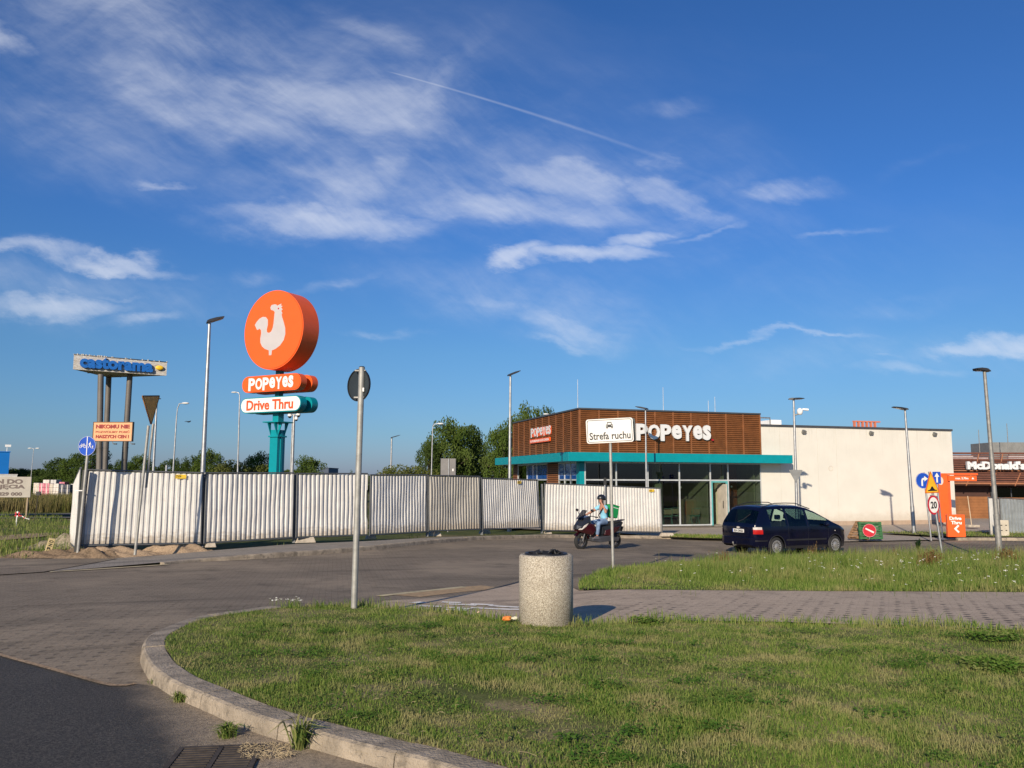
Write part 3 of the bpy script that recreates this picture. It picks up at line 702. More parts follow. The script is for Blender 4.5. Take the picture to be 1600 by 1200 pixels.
# broad leaved weed clumps
def tuft(px, py, h, n, w, label, spread=.5, broad=False, off=RZ):
    c = G(px, py, off); V = []; L = []; S = []; A = []
    for i in range(n):
        a = rng.uniform(0, 6.28); l = h*rng.uniform(.45, 1); sp_ = spread*rng.uniform(.2, 1); q = Vector((math.cos(a), math.sin(a), 0)); s_ = Vector((-q.y, q.x, 0))*w/2
        b = c + Vector((rng.normal()*.02, rng.normal()*.02, 0))
        p1 = b + q*l*sp_*.4 + Vector((0, 0, l*.6)); p2 = b + q*l*sp_ + Vector((0, 0, l*(.95-.5*sp_)))
        n0 = len(V); V += [b-s_*.6, b+s_*.6, p1+s_, p1-s_, p2]; L += [n0, n0+1, n0+2, n0+3, n0+3, n0+2, n0+4]; S += [4, 3]; A += [rng.random()]*5
    o = npmesh('weed_tuft', np.array([tuple(v) for v in V]), S, np.array(L), M_grass, attr=np.array(A))
    return tag(o, label, 'weed')
tuft(283, 1098, .12, 200, .008, 'small dense weed tuft at the foot of the kerb bend', 1.1)
tuft(240, 1068, .06, 40, .006, 'thin sprig of weed where the paving meets the kerb', 1.0)
tuft(355, 1155, .15, 170, .008, 'grassy tuft on the asphalt beside the drain grate', 1.0)
tuft(470, 1172, .34, 55, .014, 'spiky long-bladed weed leaning over the kerb', .9)
tuft(1435, 862, .55, 60, .03, 'tall bushy weed standing by the speed limit post', .5, off=0)
M_dock = leafmat('dock_brown', (.16, .09, .04), (.30, .20, .08), (.34, .24, .11), 1.2, .4)
for (px_, py_, h_, n_, lab) in ((1268, 878, .85, 26, 'reddish brown dock weed standing before the rear wheel of the minivan'), (1286, 880, .7, 16, 'smaller brown dock weed before the minivan door'), (1333, 880, .6, 14, 'thin brown weed stalks before the front wheel of the minivan'), (1455, 893, .75, 170, 'big rusty brown weed clump below the speed limit sign'), (1575, 885, .7, 120, 'dry brown weed clump at the foot of the tall right lamp'), (1130, 884, .6, 26, 'thin dry weed stalks behind the minivan'), (1398, 880, .6, 24, 'dark dry weed stalks between the pallet and the signs')):
    c_ = G(px_, py_, 0); V = []; L = []; S = []; A = []
    for i in range(n_):
        a = rng.uniform(0, 6.28); q = Vector((math.cos(a), math.sin(a), 0)); s_ = Vector((-q.y, q.x, 0))*.012; b = c_ + Vector((rng.normal()*.10, rng.normal()*.08, 0)); l = h_*.68*rng.uniform(.4, 1)
        p2 = b + q*l*.16*rng.random() + Vector((0, 0, l)); p1 = (b+p2)/2 + q*.02; n0 = len(V)
        V += [b-s_*.4, b+s_*.4, p1+s_*.6, p1-s_*.6, p2]; L += [n0, n0+1, n0+2, n0+3, n0+3, n0+2, n0+4]; S += [4, 3]; A += [rng.random()]*5
        for k in range(5):
            w0 = p1.lerp(p2, rng.uniform(-.3, 1)); r3 = Vector((rng.normal(), rng.normal(), rng.normal()*.8)).normalized()*.03; r4 = r3.cross(Vector((.3, .2, 1))).normalized()*.012; n0 = len(V)
            V += [w0-r3, w0+r4, w0+r3, w0-r4]; L += [n0, n0+1, n0+2, n0+3]; S += [4]; A += [rng.random()]*4
    tag(npmesh('dock_weed', np.array([tuple(v) for v in V]), S, np.array(L), M_dock, attr=np.array(A)), lab, 'weed', 'brown weeds in the verge')
def clump_w(px, py, rad, n, label):
    c = G(px, py, 0); V = []; L = []; S = []; A = []
    for i in range(n):
        a = rng.uniform(0, 6.28); rr = rad*math.sqrt(rng.random()); b = Vector((c.x+rr*math.cos(a), c.y+.7*rr*math.sin(a), c.z+rng.uniform(.02, .08)))
        q = Vector((rng.normal(), rng.normal(), .3*rng.normal())).normalized(); s_ = q.cross(Vector((rng.normal()*.3, rng.normal()*.3, 1))).normalized(); l = .04; w = .014
        n0 = len(V); V += [b-q*l*.5, b+s_*w, b+q*l*.5, b-s_*w]; L += [n0, n0+1, n0+2, n0+3]; S += [4]; A += [rng.random()*.5]*4
    return tag(npmesh('weed_clump', np.array([tuple(v) for v in V]), S, np.array(L), M_grass, attr=np.array(A)), label, 'weed')
clump_w(1560, 1045, .32, 700, 'low broad-leaved weed patch in the right of the lawn')
clump_w(1550, 1000, .25, 420, 'leafy green weeds at the lawn edge near the paved path')
clump_w(1010, 975, .2, 260, 'leafy weed clump on the path edge right of the bin')
# dry straw by the drain
sm = MB()
for i in range(330):
    c = G(rng.uniform(375, 455), rng.uniform(1162, 1186), RZ+.02)
    a = rng.uniform(0, 6.28); l = rng.uniform(.008, .05); d = Vector((math.cos(a)*l, math.sin(a)*l, rng.uniform(-.005, .02)))
    sm.tube([c, c+d*.5+Vector((0, 0, .006)), c+d], .0014, 4)
tag(sm.build('dry_straw', mat('straw', (.42, .33, .2), .9)), 'loose dry straw and leaf litter on the drain grate', 'litter', kind='stuff')
sm = MB()
for i in range(150):
    d_ = rng.random(); c = G(rng.uniform(500, 1350), rng.uniform(1010, 1195), 0)
    a = rng.uniform(0, 6.28); l = rng.uniform(.015, .05)*(1 if rng.random() < .93 else 2.5); c.z += rng.uniform(.015, .05); d = Vector((math.cos(a)*l, math.sin(a)*l, rng.uniform(-.01, .012)))
    sm.tube([c, c+d*.5+Vector((0, 0, .006)), c+d], .0011, 4)
tag(sm.build('dry_clippings', mat('straw', (.42, .33, .2), .9)), 'dry grass clippings lying on the front lawn', 'litter', kind='stuff')

# sand and soil heaps at the hoarding foot
def heap(name, c, rx, ry, h, label, m=M_sand, rot=0, seed=1, cat='soil heap'):
    r2 = np.random.default_rng(seed); N = 34; V = []; q = []
    ph = r2.uniform(0, 6, 6)
    for j in range(N):
        for i in range(N):
            u, v = (i/(N-1)-.5)*2, (j/(N-1)-.5)*2; rr = math.hypot(u, v); k = max(0, 1-rr*rr)**1.2
            wv = .7+.3*math.sin(u*4+ph[0])*math.cos(v*5+ph[1])+.2*math.sin(u*9+ph[2]+v*7)
            x, y = u*rx, v*ry; ca, sa = math.cos(R(rot)), math.sin(R(rot))
            X_, Y_ = c[0]+x*ca-y*sa, c[1]+x*sa+y*ca
            V.append((X_, Y_, k*h*wv+r2.normal()*.008*(k > 0)))
    V = np.array(V); V[:, 2] += TN(V[:, 0], V[:, 1]) - .16
    q = [(j*N+i, j*N+i+1, (j+1)*N+i+1, (j+1)*N+i) for j in range(N-1) for i in range(N-1)]
    return tag(npmesh(name, V, [4]*len(q), np.array(q).ravel(), m, smooth=False), label, cat, kind='stuff')
M_soil2 = soil('dark_soil', [(.3, (.16, .12, .08)), (.5, (.24, .17, .11)), (.7, (.12, .09, .06))], 3, 20)
a_, b_ = PZ(265, 22.1), PZ(165, 21.2)
heap('soil_heap', PZ(280, 22.35), 1.2, .45, .31, 'sandy heap under the second signpost at the hoarding foot', seed=3, rot=24)
heap('soil_heap', PZ(190, 21.4), 1.2, .5, .30, 'trodden sandy soil below the first hoarding panel', seed=4, rot=22)
heap('soil_heap', PZ(150, 20.95), .9, .45, .27, 'dark soil and roots around the blue sign post', M_soil2, seed=5, rot=20)
heap('soil_heap', PZ(95, 21.6), 1.4, .6, .22, 'low bank of dark soil behind the marker stone', M_soil2, seed=6, rot=10)
M_rub = soil('rubble', [(.3, (.14, .13, .08)), (.5, (.30, .25, .18)), (.62, (.10, .11, .05))], 7, 14)
heap('rubble_heap', PZ(110, 25.0), 1.1, .9, .34, 'stony rubble heap behind the left end of the hoarding', M_rub, seed=8, cat='rubble')
# ================================================================== common object materials
M_galv = mat('galvanised_steel', (.42, .42, .42), .45, .75, var=.15, vscale=6)
M_galvd = mat('weathered_steel', (.28, .27, .25), .6, .5, var=.2, vscale=8)
M_post = mat('sign_post_steel', (.36, .35, .32), .6, .45, var=.15, vscale=9)
M_signback = mat('sign_back_dark', (.035, .045, .05), .5, .3)
M_signblue = mat('sign_blue', (.012, .07, .42), .35)
M_signwhite = mat('sign_white', (.72, .70, .66), .4, var=.05)
M_signred = mat('sign_red', (.48, .015, .03), .4)
M_signyel = mat('sign_yellow', (.80, .42, .02), .4)
M_black = mat('black_paint', (.012, .012, .013), .5)
M_blackrub = mat('black_rubber', (.018, .018, .018), .85)
M_orange = mat('orange_panel', (.83, .115, .018), .38, var=.04)
M_teal = mat('teal_paint', (.0, .25, .29), .38, var=.06)
M_whitep = mat('white_acrylic', (.80, .79, .76), .35, var=.03)
M_ledhead = mat('lamp_head_dark', (.05, .05, .055), .45, .4)
M_lens = mat('lamp_lens', (.45, .42, .36), .2)

# ================================================================== litter bin
M_agg = bpy.data.materials.new('exposed_aggregate'); M_agg.use_nodes = True
t = NT(M_agg.node_tree); b = M_agg.node_tree.nodes['Principled BSDF']; P = t.n('ShaderNodeTexCoord').outputs['Object']
vo = t.n('ShaderNodeTexVoronoi'); vo.inputs['Scale'].default_value = 140; t.l(P, vo.inputs['Vector'])
sv = t.n('ShaderNodeSeparateColor'); t.l(vo.outputs['Color'], sv.inputs[0])
c = t.mixc(t.ramp(sv.outputs[0], .25, .8), (.44, .38, .29), (.64, .58, .47))
c = t.mixc(t.ramp(sv.outputs[1], .86, .93), c, (.18, .155, .12))
c = t.mixc(t.ramp(vo.outputs['Distance'], .45, .8), c, (.24, .20, .15))
c = t.mixc(t.m('MULTIPLY', t.ramp(t.noise(P, 4, 5), .5, .8), .35), c, (.22, .18, .13))
t.l(c, b.inputs['Base Color']); b.inputs['Roughness'].default_value = .85
bn = t.n('ShaderNodeBump'); bn.inputs['Strength'].default_value = .7; bn.inputs['Distance'].default_value = .006
t.l(t.m('SUBTRACT', 1.0, vo.outputs['Distance']), bn.inputs['Height']); t.l(bn.outputs[0], b.inputs['Normal'])
g = G(855, 978); bin_r = .312
root = empty('litter_bin', (g.x, g.y + .30, T(g.x, g.y + .30) - .02), 0, 'round speckled concrete litter bin at the edge of the lawn and path', 'litter bin')
mb = MB(); mb.lathe([(0, .0), (.27, 0), (bin_r, .02), (bin_r, .775), (bin_r-.02, .793), (bin_r-.055, .796), (bin_r-.062, .77), (bin_r-.062, .35), (0, .35)], 56)
mb.build('body', M_agg, root)
mb = MB(); mb.lathe([(bin_r-.066, .60), (bin_r-.066, .800), (bin_r-.07, .812), (bin_r-.10, .809), (bin_r-.105, .60)], 40); mb.build('liner', M_black, root)
mb = MB()
for k in range(40):
    a = rng.uniform(0, 6.28); r_ = rng.uniform(0, .19); mb.box((r_*math.cos(a), r_*math.sin(a), .74+rng.uniform(0, .07)), (.09, .07, .012), rot=Matrix.Rotation(rng.uniform(-1, 1), 4, 'X') @ Matrix.Rotation(rng.uniform(-1, 1), 4, 'Y'))
mb.build('rubbish_bag', M_black, root)
mb = MB(); mb.tube([(.02, -.15, .82), (.05, -.16, .855), (.10, -.13, .855), (.12, -.08, .825)], .009, 6); mb.build('handle', M_black, root)
def crumple(name, px, py, m, label, s=.035):
    p = G(px, py); bm = bmesh.new(); bmesh.ops.create_icosphere(bm, subdivisions=2, radius=s)
    for v in bm.verts: v.co = Vector((v.co.x*1.3, v.co.y, v.co.z*.7)) * rng.uniform(.75, 1.25)
    me = bpy.data.meshes.new(name); bm.to_mesh(me); bm.free(); me.materials.append(m)
    o = bpy.data.objects.new(name, me); COL.objects.link(o); o.location = (p.x, p.y, p.z + .05); tag(o, label, 'litter')
crumple('crumpled_wrapper', 791, 973, mat('wrapper_orange', (.75, .24, .05), .5), 'crumpled orange wrapper in the grass left of the bin', .042)
crumple('paper_scrap', 804, 973, mat('scrap_white', (.7, .66, .5), .6), 'crumpled pale paper scrap nearest the bin', .028)
crumple('paper_scrap', 748, 963, mat('scrap_pink', (.6, .4, .32), .6), 'tiny pinkish paper scrap in the lawn', .014)

# drain grate
g = G(345, 1182, RZ + .012); g2 = G(285, 1178, RZ + .012)
root = empty('drain_grate', (g.x - .02, g.y - .05, g.z), 8, 'rusty iron drain grate set in the asphalt by the kerb', 'drain')
M_rust = mat('rusty_iron', (.065, .052, .042), .85, .3, var=.3, vscale=12)
mb = MB()
for s_ in (-1, 1): mb.box((s_*.24, 0, .004), (.03, .44, .02)); mb.box((0, s_*.21, .004), (.45, .03, .02))
mb.box((0, 0, .004), (.03, .40, .02)); mb.build('frame', M_rust, root)
mb = MB()
for i in range(9):
    for s_ in (-1, 1): mb.box((s_*.12, -.17 + i*.0425, .004), (.20, .022, .016))
mb.build('bars', M_rust, root)
mb = MB(); mb.box((0, 0, -.002), (.46, .4, .004)); mb.build('sump', M_black, root)

# ================================================================== hoarding
M_panel = mat('white_sheet', (.63, .61, .575), .55, .0, var=.06, vscale=2, dirt=((.38, .34, .28), 3.0, .58, .5))
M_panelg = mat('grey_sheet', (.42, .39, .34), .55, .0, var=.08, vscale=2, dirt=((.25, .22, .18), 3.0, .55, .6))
M_zinc = mat('zinc_sheet', (.38, .40, .40), .4, .55, var=.12, vscale=3)
M_frame = mat('panel_frame', (.13, .135, .14), .5, .5)
M_tagy = mat('plate_yellow', (.72, .48, .04), .5)
M_conc = mat('block_concrete', (.42, .36, .28), .9, var=.2, vscale=7, bump=.6, bscale=30)
for m_ in (M_panel, M_panelg):
    t = NT(m_.node_tree); b = m_.node_tree.nodes['Principled BSDF']; src = b.inputs['Base Color'].links[0].from_socket; P = t.n('ShaderNodeTexCoord').outputs['Object']
    s3 = t.n('ShaderNodeSeparateXYZ'); t.l(P, s3.inputs[0])
    k = t.m('ADD', s3.outputs[2], t.m('MULTIPLY', t.noise(t.mapv(P, (0, 0, 0), 0, (1, 1, .5)), 5, 6, .7), -.75))
    c = t.mixc(t.ramp(k, .0, -.36, 0, .7), src, (.30, .24, .17))          # mud splashed up from the ground
    st_ = t.noise(t.mapv(P, (0, 0, 0), 0, (.5, 1, 9)), 9, 5, .6); c = t.mixc(t.ramp(st_, .60, .75, 0, .25), c, (.33, .27, .20))   # run-off streaks
    sc_ = t.noise(P, 23, 5, .8); c = t.mixc(t.ramp(sc_, .70, .74, 0, .7), c, (.22, .10, .05))     # rust specks
    t.l(c, b.inputs['Base Color'])
def panel(A, B, zA, zB, label, sheet=None, group='corrugated hoarding panels', pitch=.145, tagpos=None, lean=(0, 0), inset=(.03, .03), dents=0):
    # A,B: foot points; zA=(bottom,top) heights in world z at A and zB at B; lean: metres the top shifts along the panel
    A, B = Vector((A[0], A[1], 0)), Vector((B[0], B[1], 0)); o_ = A.copy(); o_.z = zA[0]
    u = (B-A); L = u.length; u.normalize(); nrm = Vector((u.y, -u.x, 0))
    root = empty('hoarding_panel', o_, math.degrees(math.atan2(u.y, u.x)), label, 'fence panel', group)
    def pt(s, t_, d=0.0):        # local coordinates: x along, -y toward the road
        zb = (zA[0]*(1-s)+zB[0]*s); zt = (zA[1]*(1-s)+zB[1]*s)
        return (s*L + (lean[0]*(1-s)+lean[1]*s)*t_, -d, zb + (zt-zb)*t_ - zA[0])
    xs = []; x = inset[0]
    while x < L - inset[1] - pitch*.5:
        xs += [(x, 0), (x+pitch*.36, 0), (x+pitch*.5, .034), (x+pitch*.86, .034)]; x += pitch
    xs.append((L-inset[1], 0)); V = []; NT_ = 9; rr = np.random.default_rng(int(L*1000))
    for j in range(NT_):
        t_ = j/(NT_-1)
        for (x, d) in xs:
            bulge = dents*.03*math.sin(x*2.1+L*7)*math.sin(t_*3.1) + .012*math.sin(x*5+L*11)*math.sin(t_*7+L*3)*(1 if d else .4) + rr.normal()*.0016
            V.append(pt(x/L, .018+t_*.964, d - .012 + bulge))
    m = len(xs); Fs = [(j*m+i, j*m+i+1, (j+1)*m+i+1, (j+1)*m+i) for j in range(NT_-1) for i in range(m-1)]
    mb = MB(); mb.add(V, Fs); mb.build('sheet', sheet or M_panel, root)
    mb = MB()
    def bar(p, q_, w=.04):
        p, q_ = Vector(p), Vector(q_); mb.tube([p, q_], w*.62, 4)
    bar(pt(0, 1, -.0), pt(1, 1, -.0), .05); bar(pt(0, 0), pt(1, 0), .045)
    bar(pt(.008, 0), pt(.008, 1), .045); bar(pt(1-.008, 0), pt(1-.008, 1), .045)
    mb.build('frame', M_frame, root)
    if tagpos is not None:
        a = Vector(pt(tagpos/L, .94, .055)); mb = MB(); mb.box(a, (.27, .006, .11)); tp = mb.build('maker_plate', M_tagy, root)
        mb = MB(); put_text(mb, 'TYP', a.x-.06, a.z, .13, .06, a.y-.007, a.y-.003, .02); mb.build('lettering', M_black, tp)
    return root
def zz(px, pyb, pyt, d): return (PD(px, pyb, d).z, PD(px, pyt, d).z)
PL = [((127, 21.5, 852.5, 734), (317, 22.8, 849, 739), 'widest white hoarding panel, leftmost, crossed by sign post shadows', None, 2.35, .18),
      ((320, 22.8, 849, 739), (459, 24.6, 840, 739), 'white hoarding panel second from the left, over a sandy heap', None, None, .1),
      ((463, 24.6, 840, 740), (574, 26.3, 836, 740), 'white hoarding panel directly behind the round sign seen from the back', None, None, .0),
      ((578, 26.3, 836, 742), (667, 28.7, 831, 742), 'white finely ribbed hoarding panel left of the dull grey one', None, None, .0),
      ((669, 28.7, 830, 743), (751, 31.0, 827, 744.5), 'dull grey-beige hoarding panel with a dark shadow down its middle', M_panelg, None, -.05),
      ((754, 31.0, 827, 747), (844, 34.2, 824.5, 750), 'white hoarding panel leaning right, beside the narrow gap', None, 2.5, 0),
      ((848.5, 34.2, 829, 755), (944, 35.7, 830.5, 759), 'white hoarding panel left of the thin black post, behind the scooter', None, None, 0),
      ((947, 35.7, 830.5, 759), (1035, 36.9, 832, 763), 'last white hoarding panel of the row, ending before the glazed shopfront', None, 2.35, 0)]
leans = [(.05, -.02), (-.02, -.02), (-.03, -.03), (-.03, -.03), (-.05, -.05), (-.10, -.22), (.06, 0), (0, -.06)]
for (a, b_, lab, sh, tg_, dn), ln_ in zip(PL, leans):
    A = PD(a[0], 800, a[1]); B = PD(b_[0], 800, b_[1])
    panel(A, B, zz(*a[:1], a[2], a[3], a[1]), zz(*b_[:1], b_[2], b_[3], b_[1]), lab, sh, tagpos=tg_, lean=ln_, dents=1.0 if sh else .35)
A = PD(112.5, 800, 25.2); B = PD(122, 800, 21.7)
panel(A, B, (T(A.x, A.y)-.05, T(A.x, A.y)+1.7), zz(122, 856, 731, 21.7), 'narrow return panel seen edge-on at the left end of the hoarding', None)
def block(px, py, w, d, h, label, rz=0, off=0.0):
    g = G(px, py, off); z = T(g.x, g.y) + off
    mb = MB(); x, y = w/2, d/2
    mb.add([(-x,-y,0),(x,-y,0),(x,y,0),(-x,y,0),(-x*.7,-y*.6,h),(x*.8,-y*.7,h),(x*.75,y*.7,h*.95),(-x*.7,y*.6,h)], [(0,3,2,1),(4,5,6,7),(0,1,5,4),(1,2,6,5),(2,3,7,6),(3,0,4,7)])
    o = mb.build('foot_block', M_conc, None, .02); o.location = (g.x, g.y+d/2, z-.01); o.rotation_euler = (0, 0, R(rz))
    tag(o, label, 'concrete block', 'concrete feet of the hoarding')
block(474, 848, .62, .32, .17, 'concrete foot with sloped top between the second and third hoarding panel', 25)
block(326, 855, .30, .25, .12, 'small half-buried concrete foot right of the sandy heap', 25)
block(578, 842, .34, .3, .11, 'small concrete foot where the third and fourth hoarding panel meet', 25)
block(678, 838, .46, .32, .16, 'concrete foot at the left end of the dull grey hoarding panel', 20)
block(757, 834, .44, .3, .15, 'concrete foot where the grey panel meets the leaning white one', 20)
block(856, 834, .30, .3, .09, 'flat concrete foot at the narrow gap in the hoarding', 20)
block(1043, 838, .62, .35, .15, 'concrete foot at the right end of the hoarding row', 10)
# dark timber at the gaps
def post(px, d, z0, z1, r, m, name, label, cat='post', lean=0, sq=False):
    p = PD(px, 800, d); o = empty(name, (p.x, p.y, z0), 0, label, cat); mb = MB()
    if sq: mb.ext([(-r, 0), (r, 0), (r+lean, z1-z0), (-r+lean, z1-z0)], -r, r)
    else: mb.cyl((0, 0, 0), (lean, 0, z1-z0), r, r, 10)
    mb.build('shaft', m, o); return o
zt = lambda px, py, d: PD(px, py, d).z
o = post(124, 21.35, T(-11.1, 21.3)-.1, zt(124, 734, 21.35), .055, M_black, 'gap_post', 'black square post closing the left end of the hoarding', sq=True, lean=.1)
mb = MB(); mb.box((.02, -.06, 1.62), (.26, .03, .025)); mb.build('clamp', M_signwhite, o)
o = post(945.5, 35.6, T(4, 35.5), zt(945, 747, 35.6), .035, M_galv, 'gap_post', 'thin post topped by a black box behind the scooter rider')
mb = MB(); mb.box((0, -.05, zt(945, 752, 35.6) - T(4, 35.5)), (.12, .06, .30)); mb.build('lock_box', M_black, o)
for px_, d_, lab in ((318.5, 22.95, 'dark upright joining the first and second hoarding panel'), (461, 24.75, 'dark upright joining the second and third hoarding panel'), (668, 28.85, 'dark upright joining the white and grey hoarding panels'), (753, 31.2, 'dark upright at the right side of the grey hoarding panel'), (846.5, 34.5, 'dark upright in the narrow gap of the hoarding')):
    p = PD(px_, 800, d_); z0 = T(p.x, p.y); post(px_, d_, z0, z0 + 2.02, .045, M_frame, 'gap_post', lab, sq=True)
p = PD(256.5, 800, 23.4); post(256.5, 23.4, T(p.x, p.y), zt(256.5, 727, 23.4), .03, M_galv, 'gap_post', 'short pale stub rising over the first hoarding panel')
# zinc hoarding at the right edge
A = PD(1549, 800, 37.0); B = PD(1556.5, 800, 39.2)
A1 = PD(1562, 800, 38.6); B1 = PD(1680, 800, 38.6)
z0 = zt(1549, 839, 37.0)
panel(PD(1545, 800, 36.6), PD(1561, 800, 38.6), (z0, zt(1546, 777, 36.6)), (zt(1561, 836, 38.6), zt(1561, 779, 38.6)), 'pale narrow end panel of the zinc hoarding at the right edge', M_panel, 'zinc hoarding by the right edge')
panel(A1, B1, (zt(1562, 836, 38.6), zt(1562, 778, 38.6)), (zt(1680, 842, 38.6), zt(1680, 784, 38.6)), 'grey zinc hoarding panel running off the right edge', M_zinc, 'zinc hoarding by the right edge')
g = PD(1560.5, 832, 36.4)
mb = MB()
mb.box((0, 0, .34), (.46, .3, .68)); o = mb.build('slotted_block', mat('slot_block', (.52, .46, .36), .9, bump=.4), None, .02); o.location = (g.x+.15, g.y, T(g.x, g.y)); tag(o, 'cream concrete block with slots standing before the zinc hoarding', 'concrete block')
for ix in (-1, 1):
    for iz in (.24, .46): mb = MB(); mb.box((ix*.1, -.152, iz), (.07, .006, .035)); mb.build('slot', M_black, o)

# ================================================================== road signs
def pole_obj(name, base_px, depth_or_none, top_px, r, label, cat, group=None, off=0.0, m=None, sink=.05):
    """post whose foot stands on the ground under base_px; leans so its top is seen at top_px"""
    g = G(base_px[0], base_px[1], off) if depth_or_none is None else None
    if g is None:
        p = PD(base_px[0], 760, depth_or_none); g = Vector((p.x, p.y, T(p.x, p.y)))
    tp = PD(top_px[0], top_px[1], g.y)
    root = empty(name, g, 0, label, cat, group)
    mb = MB(); mb.cyl((0, 0, -sink), tp - g, r, r, 14); pl_ = mb.build('pole', m or M_post, root)
    return root, g, tp - g
# round sign seen from behind
root, g, tp = pole_obj('road_sign', (553, 950), None, (565.5, 574), .040, 'round dark-backed traffic mirror-like sign on a leaning grey post, seen from behind', 'road sign')
root['label'] = 'small round road sign seen from behind on a leaning grey post'
tl = Matrix.Translation(tp*(1-.028*377/377) + Vector((0, 0, 0)))
c0 = PD(559.5, 601, g.y) - g
M_ = Matrix.Translation(c0 + Vector((0, .055, 0))) @ Matrix.Rotation(R(-38), 4, 'Z')
mb = MB(); mb.ext(circ(0, 0, .205, .215), 0, .02, M_, True); dsk = mb.build('sign_disc', M_signback, root)
mb = MB(); n_ = 40
for k in range(n_):
    pass
mb.ring(.203, .217, -.012, .012); 
ob = mb.build('rim', M_black, dsk); ob.matrix_local = M_
for dz in (.185, -.17):
    mb = MB(); q_ = tp*((c0.z+dz)/tp.z); mb.box((q_.x-.02, q_.y+.02, q_.z), (.14, .08, .018)); mb.build('clamp', M_galvd, root)
mb = MB(); q_ = tp*((c0.z-.07)/tp.z); mb.box((q_.x+.035, q_.y-.025, q_.z), (.02, .035, .05)); mb.build('sticker', M_signwhite, root)
mb = MB(); mb.cyl(tp, tp+Vector((0, 0, .012)), .041, .03, 14); mb.build('cap', M_black, root)

# zone sign "Strefa ruchu"
root, g, tp = pole_obj('road_sign', (958, 890), None, (953, 660), .033, 'white rectangular zone sign with a car symbol reading Strefa ruchu', 'road sign')
cc = PD(952.2, 673, g.y) - g
Mr = Matrix.Translation(cc + Vector((0, -.05, 0))) @ Matrix.Rotation(R(-2.6), 4, 'Y') @ Matrix.Rotation(R(-8), 4, 'Z')
def child(mb, name, m, parent, M):
    o = mb.build(name, m, parent); o.matrix_local = M; return o
mb = MB(); mb.ext(rrect(0, 0, 1.03, .535, .055), 0, .02); pl_ = child(mb, 'sign_plate', M_signwhite, root, Mr)
mb = MB(); o1 = rrect(0, 0, .985, .49, .047); o2 = rrect(0, 0, .962, .467, .04); n = len(o1)
mb.add([(p[0], -.003, p[1]) for p in o1] + [(p[0], -.003, p[1]) for p in o2], [(i, n+i, n+(i+1) % n, (i+1) % n) for i in range(n)]); mb.build('border', M_black, pl_)
mb = MB(); put_text(mb, 'Strefa ruchu', .0, -.11, .90, .165, -.004, -.001, .02, 0); mb.build('lettering', M_black, pl_)
mb = MB(); y0, y1 = -.004, -.001
mb.ext([(-.058, .135), (-.046, .19), (.046, .19), (.058, .135), (.042, .135), (.034, .172), (-.034, .172), (-.042, .135)], y0, y1)
mb.ext(rrect(0, .105, .155, .062, .015), y0, y1); mb.ext(rrect(-.055, .068, .03, .04, .006), y0, y1); mb.ext(rrect(.055, .068, .03, .04, .006), y0, y1); mb.build('car_symbol', M_black, pl_)
mb = MB()
for s_ in (-1, 1): mb.ext(circ(s_*.055, .105, .012, n=10), y0-.002, y0)
mb.ext([(-.05, .138), (.05, .138), (.046, .134), (-.046, .134)], y0-.002, y0); mb.build('headlight_mark', M_signwhite, pl_)
mb = MB(); mb.ext(rrect(0, 0, 1.03, .52, .055), 0, .02); child(mb, 'back_plate', M_signback, root, Matrix.Translation(cc + Vector((.07, .07, .005))) @ Matrix.Rotation(R(-2.6), 4, 'Y') @ Matrix.Rotation(R(-8), 4, 'Z'))

def disc_sign(root, c, r, M, face, rimm=None, rimw=.1):
    mb = MB(); mb.ext(circ(0, 0, r), 0, .015, None, True); d = child(mb, 'sign_face', face, root, M)
    if rimm:
        mb = MB(); mb.ring(r*(1-rimw), r*.985, -.003, 0); mb.build('rim', rimm, d)
    return d
def bicycle(mb, cx, cz, s, y0, y1):
    for dx in (-.62, .62): mb.ring(.30*s, .40*s, y0, y1, cx+dx*s, cz, 20)
    def ln(a, b, w=.09):
        a, b = Vector(a)*s, Vector(b)*s; d = (b-a).normalized(); n = Vector((-d.y, d.x))*w*s/2
        mb.ext([tuple(Vector((cx, cz))+q) for q in (a-n, b-n, b+n, a+n)], y0, y1)
    ln((-.62, 0), (-.25, .5)); ln((-.25, .5), (.4, .5)); ln((.4, .5), (-.05, -.02)); ln((-.05, -.02), (-.62, 0)); ln((-.05, -.02), (-.3, .62)); ln((.62, 0), (.35, .68)); ln((.2, .7), (.5, .7)); ln((-.42, .66), (-.18, .66))
def walker(mb, cx, cz, s, y0, y1):
    P_ = lambda L: [(cx+a*s, cz+b*s) for a, b in L]
    mb.ext(circ(cx, cz+.86*s, .13*s, n=14), y0, y1)
    mb.ext(P_([(-.18, .68), (.12, .70), (.2, .3), (.36, .12), (.30, .05), (.08, .22), (.0, .52), (-.05, .1), (.2, -.35), (.38, -.8), (.24, -.84), (.05, -.42), (-.16, -.1), (-.3, -.5), (-.5, -.82), (-.6, -.74), (-.42, -.4), (-.26, .1), (-.34, .3), (-.44, .1), (-.52, .14), (-.42, .5)]), y0, y1)
# blue cycle and foot path sign
root, g, tp = pole_obj('road_sign', (121.5, 863), None, (139.5, 684), .036, 'round blue sign with white bicycle and two walkers at the left end of the hoarding', 'road sign')
c0 = PD(137.5, 697, g.y) - g; Ms = Matrix.Translation(c0 + Vector((0, -.05, 0))) @ Matrix.Rotation(R(-10), 4, 'Z')
d = disc_sign(root, c0, .245, Ms, M_signblue, M_signwhite, .035)
mb = MB(); mb.ext([(-.011, -.235), (.011, -.235), (.011, .235), (-.011, .235)], -.004, -.001); bicycle(mb, -.118, -.01, .095, -.004, -.001); walker(mb, .09, .02, .085, -.004, -.001); walker(mb, .165, -.03, .05, -.004, -.001); mb.build('symbol', M_signwhite, d)
